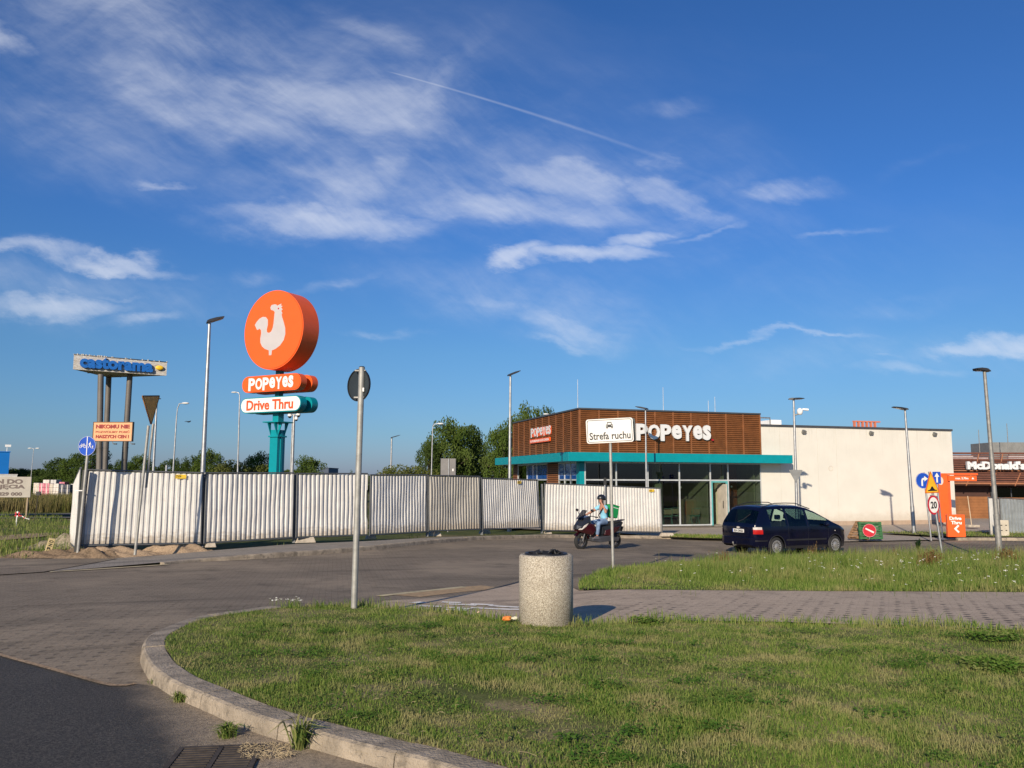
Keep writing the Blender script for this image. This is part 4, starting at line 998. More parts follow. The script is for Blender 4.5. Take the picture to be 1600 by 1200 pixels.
# yield sign seen obliquely in its own shade
root, g, tp = pole_obj('road_sign', (211, 864), None, (232, 665), .034, 'tall shade-browned inverted triangle sign with dark edge on a leaning post', 'road sign')
M_yieldshade = mat('yield_face_shaded', (.80, .36, .05), .6, var=.2, vscale=6)  # yellow sign face in a browner tone, its shade put into the colour
c0 = PD(236.5, 640, g.y) - g; Ms = Matrix.Translation(c0 + Vector((0, 0, 0))) @ Matrix.Rotation(R(85), 4, 'Z') @ Matrix.Rotation(R(-6), 4, 'Y')
tri = rpoly([(-.43, .36), (.43, .36), (0, -.40)], .06)
mb = MB(); mb.ext(tri, 0, .02); child(mb, 'sign_face', M_yieldshade, root, Ms)
mb = MB(); t2 = rpoly([(-.43*.9, .36*.92), (.43*.9, .36*.92), (0, -.40*.88)], .055); n = len(tri)
mb.add([(p[0], -.004, p[1]) for p in tri] + [(p[0], -.004, p[1]) for p in t2] + [(p[0], .024, p[1]) for p in tri], [(i, n+i, n+(i+1) % n, (i+1) % n) for i in range(n)] + [(i, (i+1) % n, 2*n+(i+1) % n, 2*n+i) for i in range(n)])
child(mb, 'rim', mat('rim_dark', (.05, .02, .015), .6), root, Ms)
mb = MB(); mb.cyl((.12, .15, 1.6), tp + Vector((.10, .04, .05)), .03, .03, 10); mb.build('brace', M_post, root)
# right hand group
def rotp(c, rz, ry=0): return Matrix.Translation(c) @ Matrix.Rotation(R(ry), 4, 'Y') @ Matrix.Rotation(R(rz), 4, 'Z')
root, g, tp = pole_obj('road_sign', (1467.5, 862), 23.6, (1452, 737), .032, 'yellow speed bump triangle above a round 20 limit sign on one post', 'road sign', m=M_galv)
c0 = PD(1454.3, 756, g.y) - g; tri = rpoly([(-.27, -.26), (.27, -.26), (0, .37)], .045); Ms = rotp(c0 + Vector((0, -.05, 0)), 20, -2)
mb = MB(); mb.ext(tri, 0, .02); d = child(mb, 'warning_triangle', mat('orange_edge', (.62, .14, .01), .45), root, Ms)
mb = MB(); mb.ext(rpoly([(-.225, -.233), (.225, -.233), (0, .30)], .03), -.004, 0); mb.build('field', M_signyel, d)
mb = MB(); mb.ext([(-.17, -.20), (.17, -.20), (.17, -.175), (.10, -.165), (.055, -.125), (.03, -.085), (0, -.065), (-.03, -.085), (-.055, -.125), (-.10, -.165), (-.17, -.175)], -.008, -.004); mb.build('bump_symbol', M_black, d)
c0 = PD(1457.5, 789, g.y) - g; Ms = rotp(c0 + Vector((0, -.05, 0)), 18, -2)
mb = MB(); mb.ext(circ(0, 0, .205, .268), 0, .018, None, True); d = child(mb, 'limit_disc', M_signred, root, Ms)
mb = MB(); mb.ext(circ(0, 0, .163, .218), -.004, 0, None, True); mb.build('field', M_signwhite, d)
mb = MB(); put_text(mb, '20', 0, 0, .215, .20, -.008, -.004, .03); mb.build('lettering', M_black, d)
root, g, tp = pole_obj('road_sign', (1450.5, 838), 34.5, (1443.5, 738), .035, 'round blue turn-right sign mostly behind the yellow triangle', 'road sign', m=M_galv)
c0 = PD(1443.5, 751, g.y) - g; d = disc_sign(root, c0, .33, rotp(c0 + Vector((-.05, -.05, 0)), 8), M_signblue, M_signwhite, .04)
mb = MB(); mb.ext([(-.09, -.22), (-.02, -.22), (-.02, -.02), (.0, .03), (.05, .045), (.05, -.03), (.21, .08), (.05, .19), (.05, .12), (-.02, .11), (-.07, .07), (-.09, 0)], -.005, -.001); mb.build('arrow', M_signwhite, d)
root, g, tp = pole_obj('road_sign', (1468.5, 838), 34.8, (1462, 737), .035, 'square blue one-way sign with white up arrow beside the orange portal', 'road sign', m=M_galv)
c0 = PD(1463, 746.5, g.y) - g
mb = MB(); mb.ext(rrect(0, 0, .36, .50, .03), 0, .02); d = child(mb, 'sign_face', M_signblue, root, rotp(c0 + Vector((0, -.05, 0)), 8))
mb = MB(); mb.ext([(-.035, -.2), (.035, -.2), (.035, .04), (.11, .04), (0, .21), (-.11, .04), (-.035, .04)], -.005, -.001); mb.build('arrow', M_signwhite, d)
# no entry disc on a green pallet, brown pallets beside it
def pallet(w, h, m, nslat=7):
    mb = MB()
    for i in range(nslat): mb.box((0, -.05, h*(i+.5)/nslat), (w, .022, h/nslat*.72))
    for i in (-1, 0, 1): mb.box((i*(w/2-.05), 0, h/2), (.1, .078, h))
    for i in range(3): mb.box((0, .05, h*(.08+.42*i)), (w, .022, .1))
    return mb
M_green = mat('green_timber', (.035, .13, .045), .75, var=.3, vscale=9)
M_wood = mat('pallet_wood', (.26, .15, .075), .85, var=.3, vscale=9)
g = PZ(1357, 34.9); root = empty('pallet', (g.x, g.y, g.z), 4, 'green painted pallet standing upright behind the no entry disc', 'pallet', lean=(-8, 0))
o = pallet(.98, .72, M_green).build('slats', M_green, root)
g2_ = PZ(1336, 35.3); root = empty('pallet', (g2_.x-.0, g2_.y, g2_.z), -62, 'brown wooden pallet leaning against the green one', 'pallet', lean=(0, 0))
mbp = pallet(1.0, .9, M_wood); o = mbp.build('slats', M_wood, root); o.rotation_euler = (R(-40), 0, 0)
g = PD(1358.5, 829, 34.75); root = empty('road_sign', (g.x, g.y, T(g.x, g.y)), 6, 'red no entry disc with white bar propped on the green pallet', 'road sign')
c0 = Vector((0, 0, g.z - T(g.x, g.y))); d = disc_sign(root, c0, .27, rotp(c0, -12, 0), M_signred, M_signwhite, .04)
mb = MB(); mb.ext([(-.17, .06), (-.14, .11), (.19, -.05), (.16, -.11)], -.005, -.001); mb.build('bar', M_signwhite, d)
mb = MB(); mb.cyl((0, .03, .0), (0, .03, c0.z), .015, .015, 8); mb.build('stay', M_galvd, root)
# manhole shadow/dark strip is only light; barrier stick with base
g = PZ(1514, 44); root = empty('barrier_stick', g, 0, 'thin pale upright stick on a low base before the timber wall', 'marker')
mb = MB(); mb.cyl((0, 0, .1), (-.12, 0, zt(1508, 775, 44)-g.z), .025, .02, 8); mb.build('stick', mat('stick_pale', (.55, .42, .28), .7), root)
mb = MB(); mb.box((0, 0, .06), (.6, .5, .12)); mb.build('base', M_conc, root, .02)

# ================================================================== lamps
def led_head(parent, c, rz, tilt, L=.62, w=.26):
    M = Matrix.Translation(c) @ Matrix.Rotation(R(rz), 4, 'Z') @ Matrix.Rotation(R(-tilt), 4, 'Y')
    mb = MB(); mb.ext([(-.10, -.03), (.0, -.05), (L, -.035), (L+.02, -.02), (L, .0), (L*.5, .03), (0, .035), (-.08, .02)], -w/2, w/2)
    h = child(mb, 'lamp_head', M_ledhead, parent, M)
    mb = MB(); mb.box((L*.62, 0, -.044), (L*.5, w*.7, .012)); mb.build('lens', M_lens, h)
    return h
def lamp(base_px, depth, top_px, label, heads, r=(.075, .045), group='street lamps', m=None, base_y=None):
    p = PD(base_px, 770, depth); g = Vector((p.x, p.y, T(p.x, p.y)))
    tp = PD(top_px[0], top_px[1], depth) - g
    root = empty('street_lamp', g, 0, label, 'street lamp', group)
    mb = MB(); mb.cyl((0, 0, 0), tp*.22, r[0]*1.25, r[0]*1.2, 12); mb.cyl(tp*.22, tp, r[0], r[1], 12); mb.build('pole', m or M_galv, root)
    for (rz, tilt, L, w) in heads: led_head(root, tp + Vector((0, 0, .03)), rz, tilt, L, w)
    return root, g, tp
lamp(315.5, 25, (327.5, 503), 'tall bright steel lamp behind the second hoarding panel, left of the orange totem', [(25, 22, .42, .36)])
lamp(796, 35, (797.5, 586), 'steel lamp standing left of the brown timber-clad corner', [(20, 24, .42, .34)])
lamp(1010, 40.5, (1008.5, 639), 'slim lamp standing in front of the big white shop lettering', [(150, 14, .46, .36)], r=(.055, .035))
root, g, tp = lamp(1244, 38.5, (1240, 624), 'lamp with a white camera below its head, before the cream wall', [(15, 4, .46, .34), (165, 2, .22, .3)], r=(.07, .045))
mb = MB(); mb.tube([(-.03+tp.x, 0, tp.z-.75), (tp.x+.18, -.05, tp.z-.7)], .03, 8); br = mb.build('bracket', M_galvd, root)
mb = MB(); mb.lathe([(0, -.12), (.09, -.1), (.13, 0), (.13, .12), (.05, .2), (0, .2)], 16, Matrix.Translation(tp + Vector((.24, -.1, -.62)))); cm_ = mb.build('camera_dome', M_whitep, root)
mb = MB(); mb.cyl(tp+Vector((.36, -.1, -.47)), tp+Vector((.62, -.16, -.50)), .05, .055, 12); mb.build('camera_barrel', M_whitep, cm_)
# grey inverted triangle back fixed on the same post
Ms = rotp(PD(1242.5, 743, 38.5) - g + Vector((0, .08, 0)), 0); mb = MB(); mb.ext(rpoly([(-.33, .26), (.33, .26), (0, -.34)], .05), 0, .02)
sgn = empty('road_sign', g, 0, 'grey back of an inverted triangle sign fixed to the camera lamp', 'road sign'); child(mb, 'sign_back', mat('sign_back_grey', (.26, .26, .25), .5, .4), sgn, rotp(PD(1242.5, 743, 38.5) - g + Vector((0, -.09, 0)), 0))
mb = MB(); q_ = PD(1243, 741, 38.5) - g; mb.box(q_, (.16, .17, .04)); mb.build('clamp', M_galv, sgn)
lamp(1425, 38.6, (1414, 640), 'lamp with a pair of dark heads pointing left, casting its shadow on the cream wall', [(172, 12, .55, .3), (205, 6, .72, .26)], r=(.075, .045))
lamp(1556, 24.6, (1538, 579), 'tall grey lamp with two flat heads near the right edge', [(178, 0, .28, .2), (12, -10, .16, .16), (190, 6, .3, .22)], r=(.072, .048), m=M_galvd)
lamp(610, 78, (612, 684), 'small distant lamp between the round sign back and the green trees', [(15, 18, .8, .4)], r=(.10, .07))
def arm_lamp(px, depth, top, arm, label, headw=.55, m=None, twin=False, r=.06, poly=None, headm=None, dark=False):
    p = PD(px, 770, depth); g = Vector((p.x, p.y, T(p.x, p.y))); tp = PD(top[0], top[1], depth) - g; ar = PD(arm[0], arm[1], depth) - g
    root = empty('street_lamp', g, 0, label, 'street lamp', 'street lamps')
    mb = MB(); mb.cyl((0, 0, 0), tp, r, r*.6, 10); mb.build('pole', m or M_galv, root)
    for s_ in ((1, -1) if twin else (1,)):
        e = Vector((tp.x + (ar.x-tp.x)*s_, ar.y, ar.z)); mid = Vector((tp.x*.9+e.x*.1, 0, tp.z+(e.z-tp.z)*.6)); mid2 = Vector((tp.x*.6+e.x*.4, 0, tp.z+(e.z-tp.z)*.95))
        mb = MB(); mb.tube([tp, mid, mid2, e], r*.5, 8); mb.build('arm', m or M_galv, root)
        dd = 1 if e.x > tp.x else -1
        mb = MB(); mb.sphere((e.x+dd*headw*.4, 0, e.z), headw*.5, (1, .45, .28), 14, 8); mb.build('lamp_head', headm or M_lens, root)
    return root
M_lampw = mat('lamp_white', (.62, .62, .6), .4)
arm_lamp(268, 48, (276, 650), (285, 630), 'old curved-arm lamp with a pale head right of the inverted triangle sign', .45, headm=M_lampw)
arm_lamp(371, 50, (374.5, 622), (369.5, 613), 'slim lamp with a pale head just left of the orange totem', .36, headm=M_lampw)
arm_lamp(673, 60, (676, 670), (684, 662), 'curved-arm lamp in front of the dark green trees', .5, headm=M_lampw)
arm_lamp(847, 70, (865, 662), (857, 647), 'curved-arm lamp half hidden behind the timber-clad corner', .5, headm=M_lampw, r=.05)
arm_lamp(238, 40, (244, 650), (246, 623), 'pale lamp post close behind the inverted triangle sign', .2, headm=M_ledhead, r=.08)
p_ = bpy.data.objects[-1] if False else None
arm_lamp(46, 95, (52.5, 703), (56, 700.5), 'far slim lamp with two thin arms above the letting board', .5, twin=True, r=.05, headm=M_lampw)
# camera mast behind the totem
p = PD(455.5, 770, 36); g = Vector((p.x, p.y, T(p.x, p.y))); tp = PD(459.5, 648, 36) - g
root = empty('camera_mast', g, 0, 'steel mast with white security cameras right of the teal totem column', 'camera mast')
mb = MB(); mb.cyl((0, 0, 0), tp, .07, .055, 12); mb.tube([Vector((-.09, 0, .1)), Vector((-.085, 0, 1.8)), tp+Vector((-.07, 0, -.3))], .02, 6); mb.build('pole', M_galv, root)
for dx, dz, s_ in ((-.17, -.02, 1), (.2, .02, 1), (.12, -.16, .8)):
    mb = MB(); mb.sphere(tp+Vector((dx, -.05, dz-.06)), .08*s_, (1, 1, 1), 12, 8); c_ = mb.build('camera_dome', M_black, root); c_['label'] = 'dark camera dome'
    mb = MB(); mb.cyl(tp+Vector((dx, -.05, dz-.05)), tp+Vector((dx, -.05, dz+.07)), .10*s_, .08*s_, 12); mb.build('housing', M_whitep, c_)
mb = MB(); mb.box(tp+Vector((0, 0, .0)), (.5, .05, .05)); mb.build('bracket', M_galvd, root)
# grey cabinet on posts behind the grey panel
p = PD(700, 770, 33); root = empty('sign_box', (p.x, p.y, T(p.x, p.y)), 0, 'small grey box sign seen from behind above the grey hoarding panel', 'sign')
zc = zt(700, 729.5, 33) - T(p.x, p.y)
mb = MB(); mb.box((0, 0, zc), (.60, .16, .66)); bx = mb.build('box', mat('cabinet_grey', (.17, .16, .155), .6, var=.1), root, .012)
mb = MB(); mb.cyl((.02, -.10, 0), (.02, -.10, zc+.33), .022, .022, 8); mb.build('post', M_galv, root)
mb = MB(); mb.box((.19, -.084, zc-.12), (.06, .008, .10)); mb.build('sticker', M_signwhite, root)
# ================================================================== restaurant totem
tx = PD(433, 700, 32); tb = Vector((tx.x, tx.y, T(tx.x, tx.y)))
TR = -29.1
root = empty('totem_sign', tb, TR, 'tall totem with an orange rooster disc over two pill shaped boards on a teal column', 'totem sign')
H = lambda py: PD(433, py, 32).z - tb.z
M_tealc = M_teal
mb = MB(); mb.box((0, .0, H(672)/2), (.40, .40, H(672))); mb.box((0, 0, H(672)/2), (.46, .10, H(672)-.02)); col_ = mb.build('column', M_tealc, root)
mb = MB(); z = H(660)
mb.box((0, 0, z), (.82, .82, .045)); mb.box((0, 0, z-.55), (.50, .50, .06))
for a in range(4):
    M = Matrix.Rotation(R(90*a), 4, 'Z')
    for s_ in (-1, 1): mb.add([(.2, s_*.17-.012, z-.52), (.2, s_*.17+.012, z-.52), (.39, s_*.17+.012, z-.02), (.39, s_*.17-.012, z-.02), (.2, s_*.17-.012, z-.02), (.2, s_*.17+.012, z-.02)], [(0,3,4),(1,5,2),(0,1,2,3)], M=M)
mb.box((0, 0, z+.2), (.30, .30, .36)); mb.build('capital', M_tealc, root, .006)
mb = MB(); mb.box((0, 0, (H(650)+H(575))/2), (.22, .22, H(575)-H(650))); mb.build('neck', mat('neck_dark', (.0, .10, .12), .4), root)
Rd = 1.56; zc = H(518)
mb = MB(); mb.ext(circ(0, zc, Rd, n=72), -.43, .43, None, True); disc = mb.build('disc', M_orange, root, .025, 3)
mb = MB(); mb.ext(circ(0, zc, Rd-.05, n=72), -.448, -.428, None, True); face = mb.build('face', mat('orange_face', (.88, .115, .012), .4, var=.02), disc)
ro = [(365,250),(375,232),(390,215),(410,206),(428,210),(440,228),(441,260),(436,285),(438,302),(450,308),(462,300),(470,280),(474,250),(476,215),(478,185),(470,176),(456,170),(452,155),(458,142),(474,139),(486,142),(490,150),(500,146),(516,140),(512,152),(522,156),(514,164),(523,176),(515,184),(522,198),(518,206),(522,225),(532,255),(541,290),(543,325),(535,360),(515,390),(490,408),(470,414),(468,442),(454,442),(452,412),(430,402),(412,385),(402,362),(400,335),(404,305),(402,285),(392,275),(385,282),(378,280),(372,266)]
pts = [((x-471)/169*Rd, zc+(291-y)/237*Rd) for x, y in ro]
mb = MB(); mb.ext(pts, -.456, -.447); rs = mb.build('rooster', mat('rooster_pale', (.50, .46, .455), .5, var=.03), face)
mb = MB(); mb.ext(circ((499-471)/169*Rd, zc+(291-168)/237*Rd, .035), -.460, -.456); mb.build('eye', M_signred, rs)
def pill(zc, L, h, y0, y1, m, fm=None, name='board'):
    s = lambda k: circ(L/2-h/2, zc, h/2*k, n=14, a0=-90, a1=90) + circ(-L/2+h/2, zc, h/2*k, n=14, a0=90, a1=270)
    mb = MB(); mb.ext(s(1), y0, y1, None, True); b = mb.build(name, m, root, .012)
    if fm is not None:
        mb = MB(); mb.ext(s(.88), y0-.012, y0-.002, None, True); return b, mb.build('face', fm, b)
    return b, b
b1, f1 = pill(H(600.5), 3.10, .64, -.45, -.13, M_orange, mat('orange_face', (.88, .115, .012), .4))
pill(H(600.5), 3.10, .64, .16, .48, M_orange)
mb = MB(); logo(mb, 0, H(600.5), 2.35, .50, -.475, -.46, .035); mb.build('lettering', M_whitep, f1)
b2, f2 = pill(H(633.5), 3.16, .60, -.45, -.13, M_teal, M_whitep)
pill(H(633.5), 3.16, .60, .16, .48, M_teal)
mb = MB(); put_text(mb, 'Drive Thru', -.02, H(633.5), 2.45, .40, -.475, -.46, .028); mb.build('lettering', mat('letter_orange', (.80, .09, .02), .45), f2)

# ================================================================== hardware store tower
D = 75.0
c = PD(184, 700, D); tb = Vector((c.x, c.y, T(c.x, c.y)))
root = empty('sign_tower', tb, 0, 'weathered sign tower on three pillars reading castorama in blue', 'sign tower')
L3 = lambda px, py, d: PD(px, py, d) - tb
M_weather = bpy.data.materials.new('peeling_panel'); M_weather.use_nodes = True; t = NT(M_weather.node_tree); b = M_weather.node_tree.nodes['Principled BSDF']; P = t.n('ShaderNodeTexCoord').outputs['Object']
cc_ = t.mixc(t.ramp(t.noise(t.mapv(P, (0, 0, 0), 0, (1, 1, .25)), 4, 7, .75), .42, .6), (.55, .54, .51), (.33, .27, .21)); t.l(t.mixc(t.ramp(t.noise(P, 11, 4, .8), .55, .62), cc_, (.5, .48, .43)), b.inputs['Base Color']); b.inputs['Roughness'].default_value = .9
A0, B0, C0 = L3(114, 577, 74), L3(260, 587, 77.5), L3(170, 590, 82)
A1, B1 = L3(115.5, 553.5, 74), L3(261.5, 566, 77.5); hgt = (A1.z - A0.z)
C1 = C0 + Vector((0, 0, hgt)); B1 = B0 + Vector((0, 0, (B1.z-B0.z)))
mb = MB(); mb.add([A0, B0, C0, A1, B1, C1], [(0, 1, 4, 3), (1, 2, 5, 4), (2, 0, 3, 5), (0, 2, 1), (3, 4, 5)]); bxo = mb.build('sign_box', M_weather, root)
mb = MB()
for i in range(26):
    p = A1.lerp(B1, rng.uniform(0, 1)); mb.box((p.x, p.y, p.z+.03), (.1, .1, rng.uniform(.04, .14)))
mb.tube([A1, B1, C1, A1], .05, 4); mb.build('edge_scraps', M_galvd, bxo)
# underside trusses
for k in range(12):
    mb = MB(); p = A0.lerp(B0, rng.random()).lerp(C0, rng.uniform(.05, .7)); q_ = p + Vector((rng.uniform(-.8, .8), rng.uniform(-.4, .4), -.06)); mb.tube([p+Vector((0, 0, -.05)), q_], .035, 4); mb.build('truss', M_galvd, bxo)
dirv = (B0-A0); ang = math.degrees(math.atan2(dirv.y, dirv.x)); slope = math.atan2(dirv.z, math.hypot(dirv.x, dirv.y))
Mf = Matrix.Translation((A0+A1)/2) @ Matrix.Rotation(R(ang), 4, 'Z') @ Matrix.Rotation(-slope, 4, 'Y'); LW = dirv.length
mb = MB(); put_text(mb, 'castorama', LW*.455, .03, LW*.78, hgt*.78, -.28, -.03, .05, -.05); child(mb, 'lettering', mat('store_blue', (.0, .11, .42), .5), bxo, Mf)
mb = MB(); mb.sphere((LW*.918, -.16, 0), .36, (1, .35, .62), 18, 10); child(mb, 'yellow_mark', mat('store_yellow', (.80, .48, .02), .5), bxo, Mf)
M_pil = mat('pillar_steel', (.14, .125, .11), .6, .2, var=.12, vscale=1)
for (bx_, ty, tx_, d_) in ((155, 585, 157.5, 74.6), (164, 588, 170, 79.5), (193.5, 585, 203, 77.2)):
    a = PD(bx_, 735, d_) - tb; tt = PD(tx_, ty, d_) - tb; k = (a.z)/(tt.z-a.z+1e-6); bs = a + (a-tt)*k
    mb = MB(); mb.cyl(bs, tt, .27, .25, 18); mb.tube([bs.lerp(tt, .42), bs.lerp(tt, .425)], .285, 18); mb.build('pillar', M_pil, root)
# orange board hanging on the pillars
c = PD(177, 674.5, 73.2); w_, h_ = 61/1290*73.2, 28.5/1290*73.2
root = empty('billboard', c, -2, 'salmon orange board with red text hung on the tower pillars', 'billboard')
mb = MB(); mb.box((0, 0, 0), (w_, .22, h_)); bb_ = mb.build('board', mat('board_salmon', (.72, .36, .17), .6, var=.05), root)
mb = MB()
for s_ in (-1, 1): mb.box((0, -.0, s_*(h_/2+.03)), (w_+.12, .28, .06)); mb.box((s_*(w_/2+.03), 0, 0), (.06, .28, h_))
mb.build('frame', mat('frame_brown', (.12, .08, .05), .7), root)
M_rt = mat('text_red', (.30, .025, .02), .6); mb = MB()
put_text(mb, 'NIKOMU NIE', -.0, h_*.28, w_*.88, h_*.22, -.14, -.113, .05); put_text(mb, 'POZWOLIMY POBIĆ', -.0, h_*.0, w_*.88, h_*.15, -.13, -.113, .02); put_text(mb, 'NASZYCH CEN !', -.0, -h_*.27, w_*.86, h_*.19, -.14, -.113, .05); mb.build('lettering', M_rt, bb_)
for sx in (-.05, 1.55):
    mb = MB(); mb.tube([(sx, 0, -h_/2), (sx+.35, -.5, -h_/2-.28), (sx+.75, -1.0, -h_/2-.35)], .025, 6); lb = mb.build('spotlight_arm', M_galvd, root)
    mb = MB(); mb.box((sx+.85, -1.05, -h_/2-.32), (.25, .15, .1)); mb.build('spotlight', M_black, lb)

# ================================================================== left background
D = 46.0
rr_ = PD(48.5, 760, D); ll_ = PD(-95, 760, D); zt_, zb_ = zt(20, 745, D), zt(20, 777, D); wv = rr_.x-ll_.x
root = empty('letting_board', ((rr_.x+ll_.x)/2, D, T(-28, 46)-.17), 0, 'grey-beige letting board cut off by the left edge', 'board')
z0 = root.location.z
mb = MB(); mb.box((0, 0, (zt_+zb_)/2-z0), (wv, .05, zt_-zb_)); bd = mb.build('panel', mat('board_beige', (.36, .33, .28), .7, var=.06), root)
M_tb = mat('text_brown', (.12, .09, .08), .7); mb = MB(); hh = (zt_-zb_); xr = wv/2; zc = (zt_+zb_)/2 - z0
px2 = 1/1290*D
put_text(mb, 'TEREN DO', xr-(48.5-36)*px2-.5*77*px2, zc+hh*.27, 77*px2, hh*.23, -.035, -.026, .05)
put_text(mb, 'WYNAJĘCIA', xr-(48.5-40)*px2-.5*88*px2, zc-.0*hh, 88*px2, hh*.25, -.035, -.026, .05)
put_text(mb, '429 000', xr-(48.5-36)*px2-.5*38*px2, zc-hh*.34, 38*px2, hh*.18, -.035, -.026, .05); mb.build('lettering', M_tb, bd)
for sx in (-.9, .93):
    mb = MB(); mb.cyl((sx*wv/2, .05, 0), (sx*wv/2+.03, .05, zt_-z0), .05, .05, 8); mb.build('post', mat('post_timber', (.36, .27, .17), .8), root)
# blue shed and white parapet beyond
def gbox(name, px0, px1, pyt, depth, dy, m, label, cat, pyb=None, roofm=None):
    a, b_ = PD(px0, pyt, depth), PD(px1, pyt, depth); cx = (a.x+b_.x)/2; zg = T(cx, depth)-.17
    root = empty(name, (cx, depth, zg), 0, label, cat); w = b_.x-a.x; h = a.z - zg
    mb = MB(); mb.box((0, dy/2, h/2), (w, dy, h)); mb.build('wall', m, root)
    mb = MB(); mb.box((0, dy/2, h+.06), (w+.2, dy+.2, .12)); mb.build('roof_edge', roofm or m, root)
    return root, w, h
M_bluew = mat('blue_cladding', (.0, .15, .50), .5, var=.05, vscale=.3)
a = PD(15.5, 706.5, 130); zg = T(-45, 90)-.17; h = a.z-zg
gb = empty('warehouse', (a.x, 130, zg), 33, 'bright blue warehouse wall cut off by the left edge', 'warehouse')
mb = MB(); mb.bb(-40, 0, 0, 18, 0, h); mb.build('wall', M_bluew, gb); mb = MB(); mb.bb(-40, .1, -.1, 18, h+.001, h+.12); mb.build('roof_edge', M_bluew, gb)
mb = MB(); mb.cyl((-.4, .3, h+.1), (-.4, .3, h+.9), .05, .05, 6); mb.box((-.3, .3, h+1), (.8, .3, .35)); mb.build('roof_light', M_whitep, gb)
a = PD(27, 742, 118); gb = empty('low_wall', (a.x, 118, zg), 33, 'low white wall between the blue warehouse and the letting board', 'wall')
mb = MB(); mb.bb(-40, 0, 0, 1, 0, a.z-zg); mb.build('wall', mat('white_wall', (.6, .58, .54), .7), gb); mb = MB(); mb.bb(-40, .05, -.05, 1.05, a.z-zg+.001, a.z-zg+.1); mb.build('coping', mat('white_wall', (.6, .58, .54), .7), gb)
gb, w, h = gbox('far_hall', 590, 614, 741, 260, 20, mat('far_cream', (.5, .46, .38), .7), 'long low cream hall on the horizon right of the round sign back', 'building')
gb, w, h = gbox('far_hall', 578, 592, 742.5, 250, 20, mat('far_grey', (.35, .36, .36), .7), 'small pale grey hall on the horizon touching the round sign post', 'building')
gb, w, h = gbox('far_hall', 500.5, 513.5, 731.5, 180, 10, mat('far_dark', (.05, .07, .11), .7), 'small dark blue box building over the third hoarding panel', 'building')
# stacked goods
M_foil = mat('foil_white', (.62, .56, .50), .4, var=.25, vscale=2.5); M_pink = mat('foil_pink', (.55, .17, .22), .4, var=.35, vscale=3); M_fdark = mat('foil_dark', (.05, .055, .08), .4, var=.4, vscale=3); M_fyel = mat('foil_cream', (.55, .45, .28), .5, var=.2, vscale=3)
def goods(px0, px1, pyt, m, lab, depth=84, band=None):
    a, b_ = PD(px0, pyt, depth), PD(px1, pyt, depth); cx = (a.x+b_.x)/2; zg = T(cx, depth)-.17; w = b_.x-a.x; h = a.z-zg
    root = empty('goods_pallet', (cx, depth, zg), rng.uniform(-6, 6), lab, 'pallet load', 'foil wrapped pallet loads behind the tall grass')
    mb = MB(); nl = 4
    for i in range(nl):
        for j in range(2): mb.box(((j-.5)*w/2*1.0, .5, .15+(h-.15)*(i+.5)/nl), (w/2*.985, 1.0, (h-.15)/nl*.97))
    mb.build('load', m, root, .03)
    mb = MB()
    for s_ in (-1, 0, 1): mb.box((s_*w*.42, .5, .07), (w*.14, 1.0, .13))
    mb.build('pallet', M_wood, root)
    if band:
        mb = MB()
        for s_ in (-.25, .25): mb.box((s_*w, -.012, .15+(h-.15)/2), (w*.08, .02, (h-.15)*.98))
        mb.build('band', band, root)
goods(52.5, 61.5, 754.5, M_foil, 'white wrapped load with cream stripes, first beside the letting board', band=M_fyel)
goods(62, 77, 755, M_pink, 'pink foil wrapped load, third of the row', band=M_foil)
goods(77.5, 83, 755.5, M_foil, 'narrow white load right of the pink one', band=M_fyel)
goods(83.5, 92, 755.5, M_foil, 'broad white wrapped load left of the dark one')
goods(92.5, 101, 753, M_pink, 'pink and grey load behind the dark pallet', depth=86)
goods(93, 110, 757, M_fdark, 'dark wrapped load near the end of the hoarding', depth=83, band=M_foil)
goods(110.5, 119, 756, M_foil, 'white load half hidden by the end of the hoarding')
goods(67, 77.5, 749.5, M_foil, 'pale load stacked higher behind the pink one', depth=89)
goods(79, 88, 749.5, mat('foil_grey', (.5, .48, .46), .5), 'grey load stacked higher behind the white ones', depth=89)
# small crossing sign, thin post with a dark box, marker stone
g = G(25, 821, -.15); root = empty('crossing_marker', g, 0, 'small white post with a red and white cross in the meadow', 'marker'); s_ = g.y/1290
mb = MB(); mb.cyl((0, 0, 0), (.02, 0, 14*s_), 1.0*s_, .9*s_, 8); mb.build('post', M_signwhite, root)
for a in (35, -35, 90):
    mb = MB(); mb.box((.03, 0, 17*s_), (9*s_, .03, 2.4*s_), rot=Matrix.Rotation(R(a), 4, 'Y')); mb.build('arm', M_signred if a != 90 else M_signwhite, root)
g = G(40, 812, -.15); root = empty('fallen_barrier', g, 0, 'broken red and white barrier lying beside the small crossing cross', 'barrier'); s_ = g.y/1290
mb = MB(); mb.tube([(-7*s_, 0, 6*s_), (0, 0, 2*s_), (6*s_, 0, 0.5*s_)], .8*s_, 6); mb.tube([(-3*s_, 0, 0), (0, 0, 3.5*s_)], .6*s_, 6); mb.build('bar', M_signwhite, root)
for q_ in ((-7, 6), (-2, 3), (5, 1)):
    mb = MB(); mb.box((q_[0]*s_, -.01, q_[1]*s_), (2.2*s_, 1.6*s_, 1.6*s_)); mb.build('band', M_signred if q_[0] < 0 else M_signwhite, root)
g = G(54, 812, -.15); root = empty('signal_post', g, 0, 'thin rusty post with a small black box on top in the meadow', 'post'); s_ = g.y/1290
mb = MB(); mb.cyl((0, 0, 0), (3*s_, 0, 37*s_), .6*s_, .6*s_, 6); mb.build('post', M_rust, root)
mb = MB(); mb.box((3.4*s_, 0, 40*s_), (6*s_, 3*s_, 5.5*s_)); mb.build('box', M_black, root)
g = G(73.5, 867, -.12); root = empty('marker_stone', (g.x, g.y, g.z), 28, 'cream marker stone with black lettering tilting at the pavement end', 'marker stone', lean=(6, 13))
